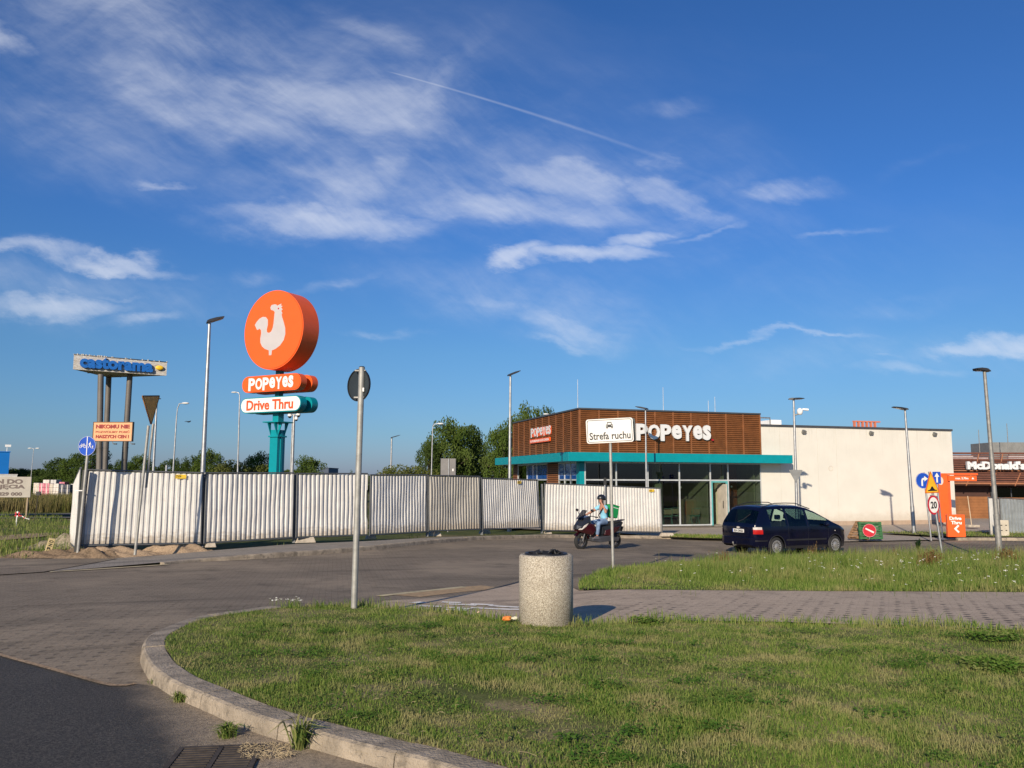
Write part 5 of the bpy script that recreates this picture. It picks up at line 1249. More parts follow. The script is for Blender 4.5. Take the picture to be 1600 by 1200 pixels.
mb = MB(); mb.box((0, 0, .20), (.16, .13, .46)); st = mb.build('stone', mat('stone_cream', (.50, .40, .20), .85, var=.1, vscale=9), root, .012)
mb = MB()
for i, ch in enumerate('OZRU'): put_text(mb, ch, 0, .36-.09*i, .10, .062, -.070, -.064, .03)
o = mb.build('lettering', M_black, st)
# bird
g = PD(295, 659, 42); mb = MB()
mb.sphere((0, 0, 0), .045, (2.2, .8, .8), 12, 8); mb.sphere((.10, 0, .02), .028, (1.2, 1, 1), 8, 6)
mb.add([(-.03, 0, .01), (.05, 0, .01), (-.02, -.16, .05), (-.09, -.24, .02)], [(0, 1, 2, 3), (3, 2, 1, 0)]); mb.add([(-.03, 0, .01), (.05, 0, .01), (-.02, .16, .05), (-.09, .24, .02)], [(0, 1, 2, 3), (3, 2, 1, 0)])
mb.add([(-.08, -.02, 0), (-.08, .02, 0), (-.19, .04, .0), (-.19, -.04, 0)], [(0, 1, 2, 3), (3, 2, 1, 0)])
o = mb.build('bird', mat('bird_dark', (.02, .02, .025), .8)); o.location = g; o.rotation_euler = (0, R(-10), R(60)); tag(o, 'small dark bird flying left of the tall totem', 'bird')

# ================================================================== trees
M_bark = mat('bark', (.11, .08, .055), .9, var=.2)
def leaf(name, a, b_): return leafmat(name, a, b_, [x*.8+.02 for x in b_], .35, .4, .25)
M_leafA = leaf('leaf_mid', (.05, .09, .017), (.125, .17, .038)); M_leafB = leaf('leaf_dark', (.035, .065, .015), (.085, .12, .03)); M_leafC = leaf('leaf_olive', (.08, .10, .025), (.16, .17, .045))
def crown_data(seed, nclump, nleaf, shape='round', ls=.10):
    r2 = np.random.default_rng(seed); V = []; A = []
    cl = []
    while len(cl) < nclump:
        p = r2.uniform(-1, 1, 3); rr = np.linalg.norm(p)
        if rr > 1 or rr < .35: continue
        if shape == 'poplar': p = p*np.array([.62, .62, 1]);
        q_ = p*np.array([.5, .5, .46]); q_[2] += .54; rad = r2.uniform(.07, .15)
        if shape == 'low': q_ = p*np.array([.62, .62, .36]); q_[2] += .42
        cl.append((q_, rad, r2.random()))
    for (c_, rad, sh) in cl:
        n = int(nleaf*(rad/.11)**2); d_ = r2.normal(size=(n, 3)); d_ /= np.linalg.norm(d_, axis=1)[:, None]
        pos = c_ + d_*rad*(r2.random(n)**.45)[:, None]*np.array([1.1, 1.1, .9])
        a = r2.normal(size=(n, 3)); a /= np.linalg.norm(a, axis=1)[:, None]; b_ = np.cross(a, r2.normal(size=(n, 3))); b_ /= np.linalg.norm(b_, axis=1)[:, None]
        s_ = ls*.11*r2.uniform(.6, 1.5, n)[:, None]
        quad = np.stack([pos-a*s_, pos+b_*s_*.55, pos+a*s_, pos-b_*s_*.55], 1); V.append(quad); A.append(np.repeat(np.clip(sh*.6+r2.random(n)*.4, 0, 1), 4))
    return np.concatenate(V).reshape(-1, 3), np.concatenate(A), cl
def make_tree(seed, m, shape, nclump=60, nleaf=130, ls=.16):
    V, A, cl = crown_data(seed, nclump, nleaf, shape, ls); n = len(V)//4
    root = bpy.data.objects.new('broadleaf_tree', None); COL.objects.link(root)
    npmesh('crown', V, [4]*n, np.arange(4*n), m, root, attr=A)
    mb = MB(); mb.tube([(0, 0, -.03), (.01, 0, .2), (0, .01, .42), (.0, 0, .72)], [.028, .022, .015, .005], 8)
    for k in range(0, len(cl), 5):
        q_ = cl[k][0]; mb.tube([(0, 0, .18+.2*random.random()), Vector(q_)*.55+Vector((0, 0, .16)), Vector(q_)], [.011, .007, .003], 5)
    mb.build('trunk', M_bark, root); return root
protos = {'A': make_tree(11, M_leafA, 'round', 80, 130), 'B': make_tree(12, M_leafB, 'round', 70, 120), 'C': make_tree(13, M_leafC, 'low', 60, 110), 'D': make_tree(14, M_leafA, 'poplar', 80, 110), 'E': make_tree(15, M_leafB, 'low', 60, 110)}
used = set()
def tree(kind, px, depth, pytop, wpx, label, rz=0, group='trees behind the hoarding', zs=1.0):
    p = PD(px, pytop, depth); zg = T(p.x, depth)-.17; h = (p.z-zg); w = wpx*1.4/1290*depth
    o = protos[kind] if kind not in used else copy_tree(protos[kind]); used.add(kind)
    o.location = (p.x, depth, zg); o.scale = (w/1.1, w/1.1, h); o.rotation_euler = (0, 0, R(rz)); tag(o, label, 'tree', group)
tree('A', 700, 80, 656, 64, 'tall dark green tree left of centre in the clump behind the grey box sign', 0)
tree('B', 728, 84, 668, 56, 'rounded green tree right of the tallest one behind the grey box sign', 70)
tree('A', 752, 90, 690, 40, 'smaller green tree closing the clump left of the steel lamp', 160)
tree('A', 786, 76, 664, 50, 'green tree directly behind the steel lamp beside the timber corner', 200)
tree('D', 828, 92, 634, 62, 'tallest tree, rising yellow-green above the timber-clad parapet', 0)
tree('A', 805, 88, 648, 44, 'tree with loose top just left of the timber parapet', 290)
tree('B', 850, 98, 640, 40, 'tree peeping over the sloping timber parapet', 120)
tree('C', 636, 74, 706, 74, 'broad olive bush left of the dark clump', 10)
tree('E', 600, 96, 728, 22, 'small bush beside the distant lamp', 10)
tree('B', 672, 78, 690, 34, 'narrow dark tree behind the curved-arm lamp', 33)
tree('E', 552, 90, 722, 18, 'small pointed bush left of the round sign post', 60)
tree('E', 528, 100, 733, 22, 'tiny low bush on the horizon right of the dark blue box', 130)
tree('A', 482, 80, 714, 46, 'ragged willow-like tree right of the teal column', 45, zs=1)
tree('C', 506, 84, 728, 24, 'low bush right of the ragged willow-like tree', 80)
tree('C', 377, 95, 700, 66, 'big rounded olive tree left of the teal column', 15)
tree('A', 407, 98, 708, 40, 'olive tree touching the left side of the teal column', 200)
tree('C', 447, 96, 722, 36, 'brownish low tree just right of the teal column', 100)
tree('A', 326, 100, 703, 40, 'dark tree behind the tall lamp left of the totem', 20)
tree('B', 300, 104, 714, 36, 'dark tree left of the tall lamp', 140)
tree('C', 342, 110, 710, 34, 'olive tree between the tall lamp and the rounded tree', 250)
tree('B', 272, 108, 718, 36, 'dark low tree behind the old curved-arm lamp', 10)
tree('E', 246, 112, 716, 34, 'dark tree behind the lamp by the triangle sign', 80)
tree('A', 216, 106, 712, 34, 'green tree right of the tower pillars', 310)
tree('B', 190, 112, 720, 34, 'low dark tree behind the right tower pillar', 200)
tree('B', 146, 88, 698, 44, 'dark tree rising behind the round blue sign', 60)
tree('A', 122, 96, 712, 40, 'dark tree left of the round blue sign', 170)
tree('B', 98, 100, 717, 44, 'broad dark tree above the pink pallet loads', 240)
tree('E', 76, 100, 724, 40, 'dark tree above the white pallet loads', 20)
tree('E', 54, 112, 733, 36, 'low dark tree behind the far twin-arm lamp', 90)
tree('B', 30, 135, 733, 34, 'low dark tree right of the blue warehouse', 130)
# far wood as one mass
cv = []; ca = []
V0, A0_, _ = crown_data(77, 40, 60, 'low', .22)
for i in range(110):
    px_ = rng.uniform(-300, 1000); d_ = rng.uniform(150, 230); p = PD(px_, (726+rng.uniform(-5, 5)) if px_ < 450 else 738+rng.uniform(-3, 3), d_); s_ = np.array([rng.uniform(9, 15)]*2+[p.z+.9])
    a = rng.uniform(0, 6.28); Rm = np.array([[math.cos(a), -math.sin(a), 0], [math.sin(a), math.cos(a), 0], [0, 0, 1]])
    cv.append((V0*s_) @ Rm.T + np.array([p.x, d_, -.95])); ca.append(A0_)
V = np.concatenate(cv); n = len(V)//4
tag(npmesh('far_wood', V, [4]*n, np.arange(4*n), M_leafB, attr=np.concatenate(ca)), 'dark continuous belt of woodland along the horizon', 'woodland', kind='stuff')
# ================================================================== restaurant
UX, UY = math.cos(R(16.9)), math.sin(R(16.9)); CX, CY = 3.5, 42.6
B0 = CAMZ - 2.40
def FX(px): k = (px-800)/F; return (CY*k-CX)/(UX-UY*k)
def FXY(px, Y): k = (px-800)/F; return ((CY+UX*Y)*k-CX+UY*Y)/(UX-UY*k)
def FY(px): k = (px-800)/F; return (CX-CY*k)/(UY+UX*k)
def FZ(px, py, X=None, Y=None):
    d = CY + UY*(X if X is not None else 0) + UX*(Y or 0); return PD(px, py, d).z - B0
root = empty('restaurant', (CX, CY, B0), 16.9, 'low flat-roofed restaurant with brown slatted upper storey, teal canopy and cream side wall', 'restaurant')
REST = root
M_cream = mat('cream_render', (.66, .63, .555), .85, var=.035, vscale=.8, bump=.15, bscale=120, dirt=((.62, .54, .43), .9, .6, .35))
t = NT(M_cream.node_tree); b = M_cream.node_tree.nodes['Principled BSDF']; src = b.inputs['Base Color'].links[0].from_socket; P = t.n('ShaderNodeTexCoord').outputs['Object']; s3 = t.n('ShaderNodeSeparateXYZ'); t.l(P, s3.inputs[0])
sk = t.noise(t.mapv(P, (0, 0, 0), 0, (.16, 1, 3.5)), 1.6, 6, .65); c = t.mixc(t.m('MULTIPLY', t.ramp(sk, .52, .70, 0, .32), t.ramp(s3.outputs[2], 3.2, 5.4)), src, (.42, .37, .29))
k = t.m('ADD', s3.outputs[2], t.m('MULTIPLY', t.noise(P, 1.8, 6, .7), -1.1)); c = t.mixc(t.ramp(k, .25, -.45, 0, .4), c, (.40, .32, .23)); t.l(c, b.inputs['Base Color'])
M_plinth = mat('plinth', (.40, .30, .22), .85, var=.1)
M_coping = mat('coping_grey', (.075, .078, .085), .5, .3)
M_slat = mat('slat_brown', (.23, .085, .028), .6, var=.16, vscale=2.5)
M_slatb = mat('slat_back', (.08, .03, .012), .8)
M_alu = mat('window_frame_alu', (.60, .62, .62), .35, .3)
M_glass = glass('shop_glass', (.56, .61, .58))
M_gblue = mat('blue_film', (.006, .075, .34), .12, coat=1, var=.25, vscale=1.5)
XB = FX(1187.5); XE = FX(1487); ZP = FZ(906, 637.5); ZCT = FZ(1330, 666.5, X=FX(1330)); YL = FY(803)
ZC0, ZC1 = 3.33, 3.78
# upper storey
mb = MB(); mb.bb(0.03, XB, .03, YL, ZC1-.1, ZP-.06); mb.build('upper_wall', M_slatb, root)
def slats(name, L, place, z0, z1, n, npost):
    mb = MB(); dz = (z1-z0)/n
    for i in range(n):
        z = z0 + dz*(i+.5)
        for j in range(npost):
            a, b_ = L*j/npost+.03, L*(j+1)/npost-.03
            c = [place(a, -.03, z-dz*.44), place(b_, -.03, z-dz*.44), place(b_, -.06, z+dz*.04), place(a, -.06, z+dz*.04), place(a, -.02, z+dz*.30), place(b_, -.02, z+dz*.30)]
            mb.add(c + [place(a, .03, z), place(b_, .03, z)], [(0,1,2,3),(3,2,5,4),(0,3,4,6),(1,7,5,2),(0,6,7,1)])
    o = mb.build(name, M_slat, root)
    mb = MB()
    for j in range(npost+1):
        a = L*j/npost; P = [place(a+s*.035, -d, z) for z in (z0, z1) for (s, d) in ((-1, .0), (1, .0), (1, .058), (-1, .058))]
        mb.add(P, [(0,1,2,3),(4,7,6,5),(0,4,5,1),(1,5,6,2),(2,6,7,3),(3,7,4,0)])
    mb.build('upright', M_slat, o); return o
slats('slat_cladding', XB, lambda a, d, z: (a, d, z), ZC1, ZP-.08, 21, 10)
slats('slat_cladding', YL, lambda a, d, z: (d, a, z), ZC1, ZP-.08, 21, 10)
mb = MB(); mb.bb(-.10, XB+.04, -.10, .22, ZP-.07, ZP+.01); mb.bb(-.10, .22, .225, YL, ZP-.07, ZP+.008); mb.bb(XB-.15, XB+.04, .225, YL, ZP-.07, ZP+.005); mb.build('coping', M_coping, root)
mb = MB(); mb.bb(.1, XB-.1, .2, YL-.1, ZP-.3, ZP-.25); mb.build('roof', M_coping, root)
mb = MB(); mb.bb(XB-.02, XB+.0, 0, YL, 0, ZP-.07); mb.build('party_wall', M_cream, root)
# cream wing
edges = [XB+.003] + [FX(p) for p in (1218, 1247, 1276.5, 1306)] + [XE]
mb = MB()
for a, b_ in zip(edges[:-1], edges[1:]): mb.bb(a+.006, b_-.006, .0, .25, .14, ZCT-.12)
mb.build('wall', M_cream, root)
mb = MB(); mb.bb(XB+.01, XE-.01, .02, 14, .1, ZCT-.13); mb.build('wall_core', M_cream, root)
mb = MB(); mb.bb(XB+.01, XE+.02, -.03, 14.02, -.1, .14); mb.build('plinth', M_plinth, root)
mb = MB(); mb.bb(XB+.05, XE+.05, -.05, .25, ZCT-.12, ZCT); mb.bb(XE-.2, XE+.05, .25, 14, ZCT-.12, ZCT-.002); mb.build('coping', M_coping, root)
mb = MB(); mb.bb(XB+.05, XE-.2, .25, 13.9, ZCT-.4, ZCT-.3); mb.build('roof', M_coping, root)
mb = MB(); mb.ring(.12, .15, -.012, -.002, FX(1296), FZ(1296, 732, X=FX(1296)), 20); mb.build('faint_ring_mark', mat('ring_mark', (.60, .53, .44), .9), root)
for px in (1255, 1360, 1459):
    X = FX(px); z = FZ(px, 675 + (px-1255)*.018, X=X); mb = MB(); mb.box((X, -.10, z), (.22, .14, .16), rot=Matrix.Rotation(R(28), 4, 'X')); mb.box((X, -.03, z+.08), (.1, .08, .1)); fl = mb.build('wall_floodlight', mat('flood_grey', (.16, .16, .15), .6), root)
# canopy
XC1 = FX(1221.5) - .05
mb = MB(); mb.add([(-1, -1, ZC0), (XC1, -1, ZC0), (XC1, -.0, ZC0), (-.0, -.0, ZC0), (0, YL+.9, ZC0), (-1, YL+.9, ZC0), (-1, -1, ZC1), (XC1, -1, ZC1), (XC1, 0, ZC1), (0, 0, ZC1), (0, YL+.9, ZC1), (-1, YL+.9, ZC1)],
    [(0,3,2,1),(0,5,4,3),(6,7,8,9),(6,9,10,11),(0,1,7,6),(1,2,8,7),(2,3,9,8),(3,4,10,9),(4,5,11,10),(5,0,6,11)]); mb.build('canopy', M_teal, root, .008)
# glazing, front
ZS, ZT_ = .06, ZC0
fx = [FX(p) for p in (914, 962.5, 1011.5, 1060.5, 1108.5, 1136, 1187.5)]
mb = MB(); mb.bb(-.02, fx[0]-.02, -.0, .45, 0, ZC0); mb.build('corner_column', M_teal, root)
TRZ = 2.40
fr = MB()
def fbar(x0, x1, z0, z1, dp=.07): fr.bb(x0, x1, .0, dp, z0, z1)
for i, x in enumerate(fx[:-1]): fr.bb(x-.035, x+.035, -.012, .09, 0.0, ZC0)
fr.bb(fx[-1]-.05, fx[-1]-.01, -.012, .09, 0, ZC0)
for a, b_ in zip(fx[:-1], fx[1:]):
    fr.bb(a+.036, b_-.036, -.006, .08, TRZ-.035, TRZ+.035); fr.bb(a+.036, b_-.036, -.006, .08, ZC0-.06, ZC0-.002)
    if abs(a-fx[4]) > .01: fr.bb(a+.036, b_-.036, -.006, .08, .0, .07)
fr.build('window_frame', M_alu, root)
for i, (a, b_) in enumerate(zip(fx[:-1], fx[1:])):
    mb = MB(); mb.bb(a+.037, b_-.037, .03, .04, TRZ+.036, ZC0-.061); mb.build('window_pane', M_glass, root)
    if i != 4:
        mb = MB(); mb.bb(a+.037, b_-.037, .03, .04, .071, TRZ-.036); mb.build('window_pane', M_glass, root)
mb = MB(); a, b_ = fx[4]+.04, fx[5]-.04
mb.bb(a, a+.07, -.03, .08, 0, 2.28); mb.bb(b_-.09, b_, -.03, .08, 0, 2.28); mb.bb(a, b_, -.028, .078, 2.281, 2.36); mb.build('door_frame', mat('door_teal', (.10, .36, .36), .4), root)
mb = MB(); mb.bb(b_-.20, b_-.12, -.15, .75, .02, 2.2); dl = mb.build('open_door', mat('door_leaf', (.50, .45, .38), .5), root)
mb = MB(); mb.bb(b_-.23, b_-.21, .1, .14, .9, 1.3); mb.build('handle', M_black, dl)
# glazing, left face
def ybar(mbx, y0, y1, z0, z1, x0=-.01, x1=.09): mbx.bb(x0, x1, y0, y1, z0, z1)
Ya, Yb, Yc, Yd, Ye = FY(905.5)+.45, FY(873), FY(855.5), FY(809.5), YL
mb = MB(); ybar(mb, Yb, Yc, 0, ZC0, 0, .3); ybar(mb, Yd, Ye, 0, ZC0, 0, .3); mb.build('pier', M_slatb, root)
for (y0, y1) in ((Yb, Yc), (Yd, Ye)):
    mb = MB()
    for k in range(30):
        z = .06 + k*.108; mb.bb(-.045, -.001, y0, y1, z, z+.07)
    mb.build('pier_slats', M_slat, root)
for (y0, y1, ns) in ((.45, Yb, 3), (Yc, Yd, 3)):
    mb = MB()
    for k in range(ns+1): y = y0+(y1-y0)*k/ns; ybar(mb, y-.03, y+.03, 0, ZC0, -.013, .09)
    for k in range(ns):
        a, b_ = y0+(y1-y0)*k/ns+.031, y0+(y1-y0)*(k+1)/ns-.031; ybar(mb, a, b_, TRZ-.04, TRZ+.03); ybar(mb, a, b_, ZC0-.07, ZC0-.002); ybar(mb, a, b_, 0, .07)
    mb.build('window_frame', M_alu, root)
    for k in range(ns):
        a, b_ = y0+(y1-y0)*k/ns+.035, y0+(y1-y0)*(k+1)/ns-.035
        for (z0, z1) in ((TRZ+.031, ZC0-.071), (.071, TRZ-.041)):
            mb = MB(); mb.bb(.03, .04, a, b_, z0, z1); mb.build('window_pane', M_glass, root)
        if not (y0 > 1 and k == ns-1):
            mb = MB(); mb.bb(.018, .026, a+.01, b_-.01, TRZ+.04, ZC0-.1); fl = mb.build('window_poster', M_gblue, root)
            if y0 < 1:
                M = Matrix.Translation((.018, (a+b_)/2, 2.82)) @ Matrix.Rotation(R(-90), 4, 'Z')
                mb = MB(); logo(mb, 0, .12, (b_-a)*.62, .16, -.006, -.002); put_text(mb, 'POPEYES', 0, -.12, (b_-a)*.62, .13, -.006, -.002, .03); child(mb, 'lettering', mat('poster_white', (.35, .45, .6), .5), fl, M)
# interior
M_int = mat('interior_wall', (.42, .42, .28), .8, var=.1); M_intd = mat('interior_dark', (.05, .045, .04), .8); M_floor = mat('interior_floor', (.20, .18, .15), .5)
mb = MB(); mb.bb(.05, XB-.03, .1, YL, -.08, .02); mb.build('floor', M_floor, root)
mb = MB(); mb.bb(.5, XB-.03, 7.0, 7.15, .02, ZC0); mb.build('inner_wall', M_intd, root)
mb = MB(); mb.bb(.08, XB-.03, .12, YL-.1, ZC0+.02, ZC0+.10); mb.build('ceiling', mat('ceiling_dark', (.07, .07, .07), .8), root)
X1 = fx[4]; mb = MB(); mb.bb(X1-.04, X1+.02, .3, 3.2, .02, ZC0); mb.bb(XB-.3, XB-.2, .3, 5.0, .02, ZC0); mb.build('partition', M_int, root)
mb = MB(); mb.bb(fx[5]-.15, fx[5]-.05, .35, 3.2, .02, ZC0); mb.build('partition', M_int, root)
mb = MB(); mb.bb(X1+.03, fx[5]-.16, 3.2, 3.3, .02, ZC0); mb.build('lobby_shade_wall', M_black, root)  # unlit depth behind the open door, its shade put into a black wall
mb = MB(); mb.bb(FX(1087), X1-.06, 1.5, 2.2, .02, 1.35); mb.build('counter', mat('counter_beige', (.38, .32, .20), .7), root)
mb = MB(); mb.cyl((FXY(1026, 1.5), 1.5, .02), (FXY(1026, 1.5), 1.5, ZC0), .28, .28, 20); mb.build('inner_column', mat('column_green', (.38, .42, .27), .7), root)
mb = MB(); mb.bb(XB-.9, XB-.35, 1.9, 2.0, .02, ZC0); mb.build('inner_screen', mat('screen_red', (.32, .10, .04), .7), root)
for (px, z) in ((1079, 2.0), (1159, 2.05), (934, 2.15)):
    mb = MB(); mb.sphere((FX(px), 1.2, z), .07); mb.build('pendant_lamp', M_whitep, root)
# roof things that belong to the house
for (px, pt) in ((910, 593), (1045.6, 605), (1117, 626), (1127.5, 620)):
    X = FX(px); zt2 = FZ(px, pt, X=X, Y=.6); mb = MB(); mb.cyl((X, .6, ZP-.3), (X, .6, zt2), .022, .012, 6); mb.build('lightning_rod', mat('rod_pale', (.55, .58, .62), .4, .4), root)
XA, XB2 = FX(1190), FX(1223); mb = MB(); zz0 = ZCT-.1
mb.bb(FXY(1206.5, 3), FXY(1222, 3), 3, 4.6, zz0, FZ(1215, 656, X=FXY(1215, 3), Y=3)); mb.build('roof_unit', M_whitep, root, .02)
mb = MB(); zz1 = FZ(1200, 653, X=FXY(1200, 2), Y=2); mb.tube([(XB+.5, 2, zz1), (FXY(1204, 2), 2, zz1), (FXY(1204, 2), 2, zz0)], .04, 6); mb.build('roof_rail', M_galvd, root)
mb = MB(); zz1 = FZ(1353, 659.5, X=FXY(1353, 6), Y=6); xa, xb = FXY(1336, 6), FXY(1371, 6)
for k in range(6): mb.bb(xa+(xb-xa)*k/6*1.1, xa+(xb-xa)*(k/6*1.1+.06), 6, 6.15, zz0, zz1)
mb.bb(xa, xb+.3, 6.0, 6.2, zz1, zz1+.08); mb.build('roof_sign_frame', mat('roof_orange', (.55, .17, .09), .5), root)
# big lettering on the front
zc = FZ(1052, 676, X=FX(1052)); xa, xb = FX(992), FX(1111)
M_logo = mat('logo_white', (.68, .68, .67), .35, var=.02)
mb = MB(); logo(mb, (xa+xb)/2-.05, zc, (xb-xa)-.12, .88, -.20, -.10, .04); lt = mb.build('lettering', M_logo, root)
mb = MB(); mb.ext(circ(xb+.0, zc-.36, .05, n=12), -.2, -.1); mb.build('red_dot', M_signred, lt)
# small logo on the left face
ya, yb = FY(863), FY(832); zc = FZ(847, 677, X=0, Y=(ya+yb)/2)
M = Matrix.Translation((0, (ya+yb)/2, zc)) @ Matrix.Rotation(R(-90), 4, 'Z'); w = abs(yb-ya)
mb = MB(); mb.ext(rrect(0, -.42, w, .24, .04), -.16, -.08); red = child(mb, 'red_plate', M_orange, root, M)
mb = MB(); logo(mb, 0, .10, w, .56, -.10, -.085, .02); child(mb, 'lettering', M_logo, root, M)
mb = MB(); mb.ext(rrect(.06, .10, w*.98, .50, .1), -.066, -.05); child(mb, 'letter_back', M_orange, root, M)
mb = MB(); put_text(mb, 'LOUISIANA KITCHEN', 0, -.42, w*.92, .13, -.17, -.161, .02); mb.build('lettering', M_logo, red)

# chairs behind the glass
M_mint = mat('chair_mint', (.16, .45, .34), .45); M_seat = mat('chair_beige', (.42, .36, .22), .7)
def chair(X, Y, rz, label, first=[]):
    if not first:
        o = empty('chair', (0, 0, 0), 0)
        for sx in (-1, 1):
            mb = MB(); mb.tube([(sx*.22, .24, 0), (sx*.2, .05, .44)], .016, 6); mb.build('leg', M_mint, o)
            mb = MB(); mb.tube([(sx*.22, -.24, 0), (sx*.2, .02, .44)], .016, 6); mb.build('leg', M_mint, o)
        mb = MB(); mb.tube([(-.22, .22, .44), (-.23, .27, .86), (.23, .27, .86), (.22, .22, .44)], .016, 6); mb.build('back_frame', M_mint, o)
        mb = MB(); mb.box((0, 0, .455), (.46, .44, .05)); mb.build('seat', M_mint, o, .01)
        mb = MB(); mb.box((0, .255, .68), (.44, .03, .26), rot=Matrix.Rotation(R(-6), 4, 'X')); mb.build('backrest', M_seat, o, .01)
        first.append(o)
    else: o = copy_tree(first[0])
    P = Vector((CX+UX*X-UY*Y, CY+UY*X+UX*Y, B0+.02)); o.location = P; o.rotation_euler = (0, 0, R(rz+16.9)); tag(o, label, 'chair', 'mint green chairs behind the shop glass')
chair(FXY(1041, .9), .9, 160, 'mint green chair with beige back right behind the end of the hoarding')
chair(FXY(1054, 1.3), 1.3, -20, 'mint green chair turned away, next to the mullion')
chair(FXY(1082, .9), .9, 175, 'mint green chair with beige back beside the beige counter')

# ================================================================== burger restaurant at the right
D = 57.0
def Z2(py, px=1540, d=D): return PD(px, py, d).z
x0 = PD(1470, 700, D).x; x1 = x0 + 16; zb = Z2(811)
root = empty('restaurant', (x0, D, zb), -1.5, 'brown slatted burger restaurant with white lettering at the right edge', 'restaurant')
hz = lambda py: Z2(py) - zb
wX = lambda px: PD(px, 700, D).x - x0
M_mcs = mat('burger_slat', (.14, .05, .03), .6, var=.15); M_mcl = mat('burger_rail', (.30, .12, .055), .6, var=.1); M_mcw = mat('burger_wood', (.24, .095, .03), .6, var=.2, vscale=1.5)
mb = MB(); mb.bb(0, 16, .3, 12, 0, hz(722)); mb.build('wall', mat('burger_dark', (.06, .025, .018), .8), root)
mb = MB()
for k in range(8): mb.bb(.0, 16, .24, .299, hz(811)+k*.19, hz(811)+k*.19+.182)
mb.build('timber_wall', M_mcw, root)
xw = wX(1545); mb = MB(); mb.bb(xw, 16, .2, .29, hz(777), hz(762)); wn_ = mb.build('window_band', glass('dark_glass', (.02, .02, .02)), root)
mb = MB()
for k in range(9): mb.bb(xw+k*1.35, xw+k*1.35+.06, .18, .28, hz(777), hz(762))
mb.build('mullions', M_coping, wn_)
mb = MB(); zt1, zt0 = hz(719), hz(756)
for k in range(12):
    t_ = k/11; z = zt0+(zt1-zt0)*t_; y = -.9*(1-t_)**1.0; mb.bb(0, 16, y-.02, y+.03, z-.035, z+.045)
mb.build('louvres', M_mcs, root)
mb = MB(); mb.add([(0, -.8, zt0), (16, -.8, zt0), (16, .1, zt1), (0, .1, zt1)], [(0, 1, 2, 3)]); mb.bb(0, 16, -.86, .3, zt0-.10, zt0-.06); mb.build('soffit', mat('burger_dark', (.06, .025, .018), .8), root)
mb = MB(); mb.bb(0, 16, -.97, -.93, zt0-.02, zt0+.09); mb.bb(0, 16, -.66, -.60, hz(735.5)-.04, hz(735.5)+.03); mb.build('rail', M_mcl, root)
for k in range(6):
    xs_ = wX(1494)+k*1.62; mb = MB(); mb.tube([(xs_, -1.0, zt0-.12), (xs_+1.35, -.0, hz(722)), (xs_+1.5, .0, hz(709))], .05, 4); mb.build('strut', M_mcl, root)
mb = MB()
for k in range(4): mb.bb(0, 16, -.02, .03, hz(719)+.05+k*.115, hz(719)+.05+k*.115+.06)
mb.build('parapet_slats', M_mcs, root)
mb = MB(); mb.bb(0, 16, -.05, .1, hz(709), hz(709)+.09); mb.build('coping', M_mcs, root)
mb = MB(); mb.bb(wX(1490), wX(1531), 1.0, 1.2, hz(722), hz(711)); mb.bb(wX(1532), wX(1558), 1.3, 1.5, hz(722), hz(713)); mb.bb(wX(1586), 16, 1.0, 1.2, hz(722), hz(711)); mb.build('roof_units', mat('unit_pale', (.50, .45, .46), .6), root)
xa, xb = wX(1498.5), wX(1586); mb = MB(); put_text(mb, "McDonald's", (xa+xb)/2, hz(727.5), xb-xa, .56, -.95, -.72, .055); mb.build('lettering', M_logo, root)
mb = MB(); mb.bb(wX(1587), 16, 3, 6, hz(722), hz(688)); mb.build('plant_room', mat('plant_grey', (.20, .20, .19), .7), root)
for px, pt in ((1534.5, 671), (1579, 661)):
    mb = MB(); mb.cyl((wX(px), .4, hz(712)), (wX(px), .4, hz(pt)), .03, .02, 6); mb.build('lightning_rod', M_galvd, root)
# orange clearance portal
p = PD(1474, 760, 46); zb = zt(1474, 816, 46)
root = empty('clearance_portal', (p.x, 46, zb), 0, 'orange clearance portal with a long horizontal arm beside the cream wall', 'portal')
hp = zt(1474, 739.5, 46)-zb; ws = lambda n: n/F*46
mb = MB(); mb.box((-ws(1.5), 0, hp/2), (ws(13.5), .28, hp)); mb.build('pillar', M_orange, root, .01)
mb = MB(); mb.box((ws(8), .06, hp/2-.05), (ws(4.5), .2, hp-.1)); mb.build('side_strip', mat('orange_dark', (.70, .10, .02), .5), root)
mb = MB(); mb.bb(ws(-8), ws(52), -.17, -.05, hp-.09, hp+.0); mb.bb(ws(6), ws(50), -.15, -.05, hp-.42, hp-.13); arm = mb.build('arm', M_orange, root)
mb = MB(); put_text(mb, 'max. 2.70m', ws(27), hp-.27, ws(20), .12, -.165, -.152, .02); mb.ext([(ws(42), hp-.32), (ws(46), hp-.32), (ws(44), hp-.21)], -.165, -.152); mb.build('lettering', M_whitep, arm)
mb = MB(); mb.ext(circ(ws(-6), hp-.42, .15, .22), -.16, -.145); mb.build('round_mark', mat('mark_pale', (.75, .5, .42), .5), root)
# menu arrow sign
g = PD(1494, 839, 35.4); zb = T(g.x, 35.4); root = empty('direction_sign', (g.x, 35.4, zb), -3, 'orange Drive Thru board with a white left arrow standing on the grass', 'sign'); ws = lambda n: n/F*35.4
mb = MB(); mb.box((0, 0, .03+ws(17)), (ws(26.5), .16, ws(34))); bd = mb.build('board', M_orange, root, .008)
mb = MB(); zc = .03+ws(34); put_text(mb, 'Drive', -ws(1), zc-ws(5.6), ws(18), ws(5.2), -.09, -.081, .04); put_text(mb, 'Thru', ws(0), zc-ws(12.2), ws(16), ws(5.2), -.09, -.081, .04)
mb.ext([(-ws(4), zc-ws(21.5)), (ws(2.2), zc-ws(15.5)), (ws(4.2), zc-ws(17.2)), (-ws(.4), zc-ws(21.8)), (ws(4.2), zc-ws(26)), (ws(2.2), zc-ws(28))], -.09, -.081); mb.build('lettering', M_whitep, bd)

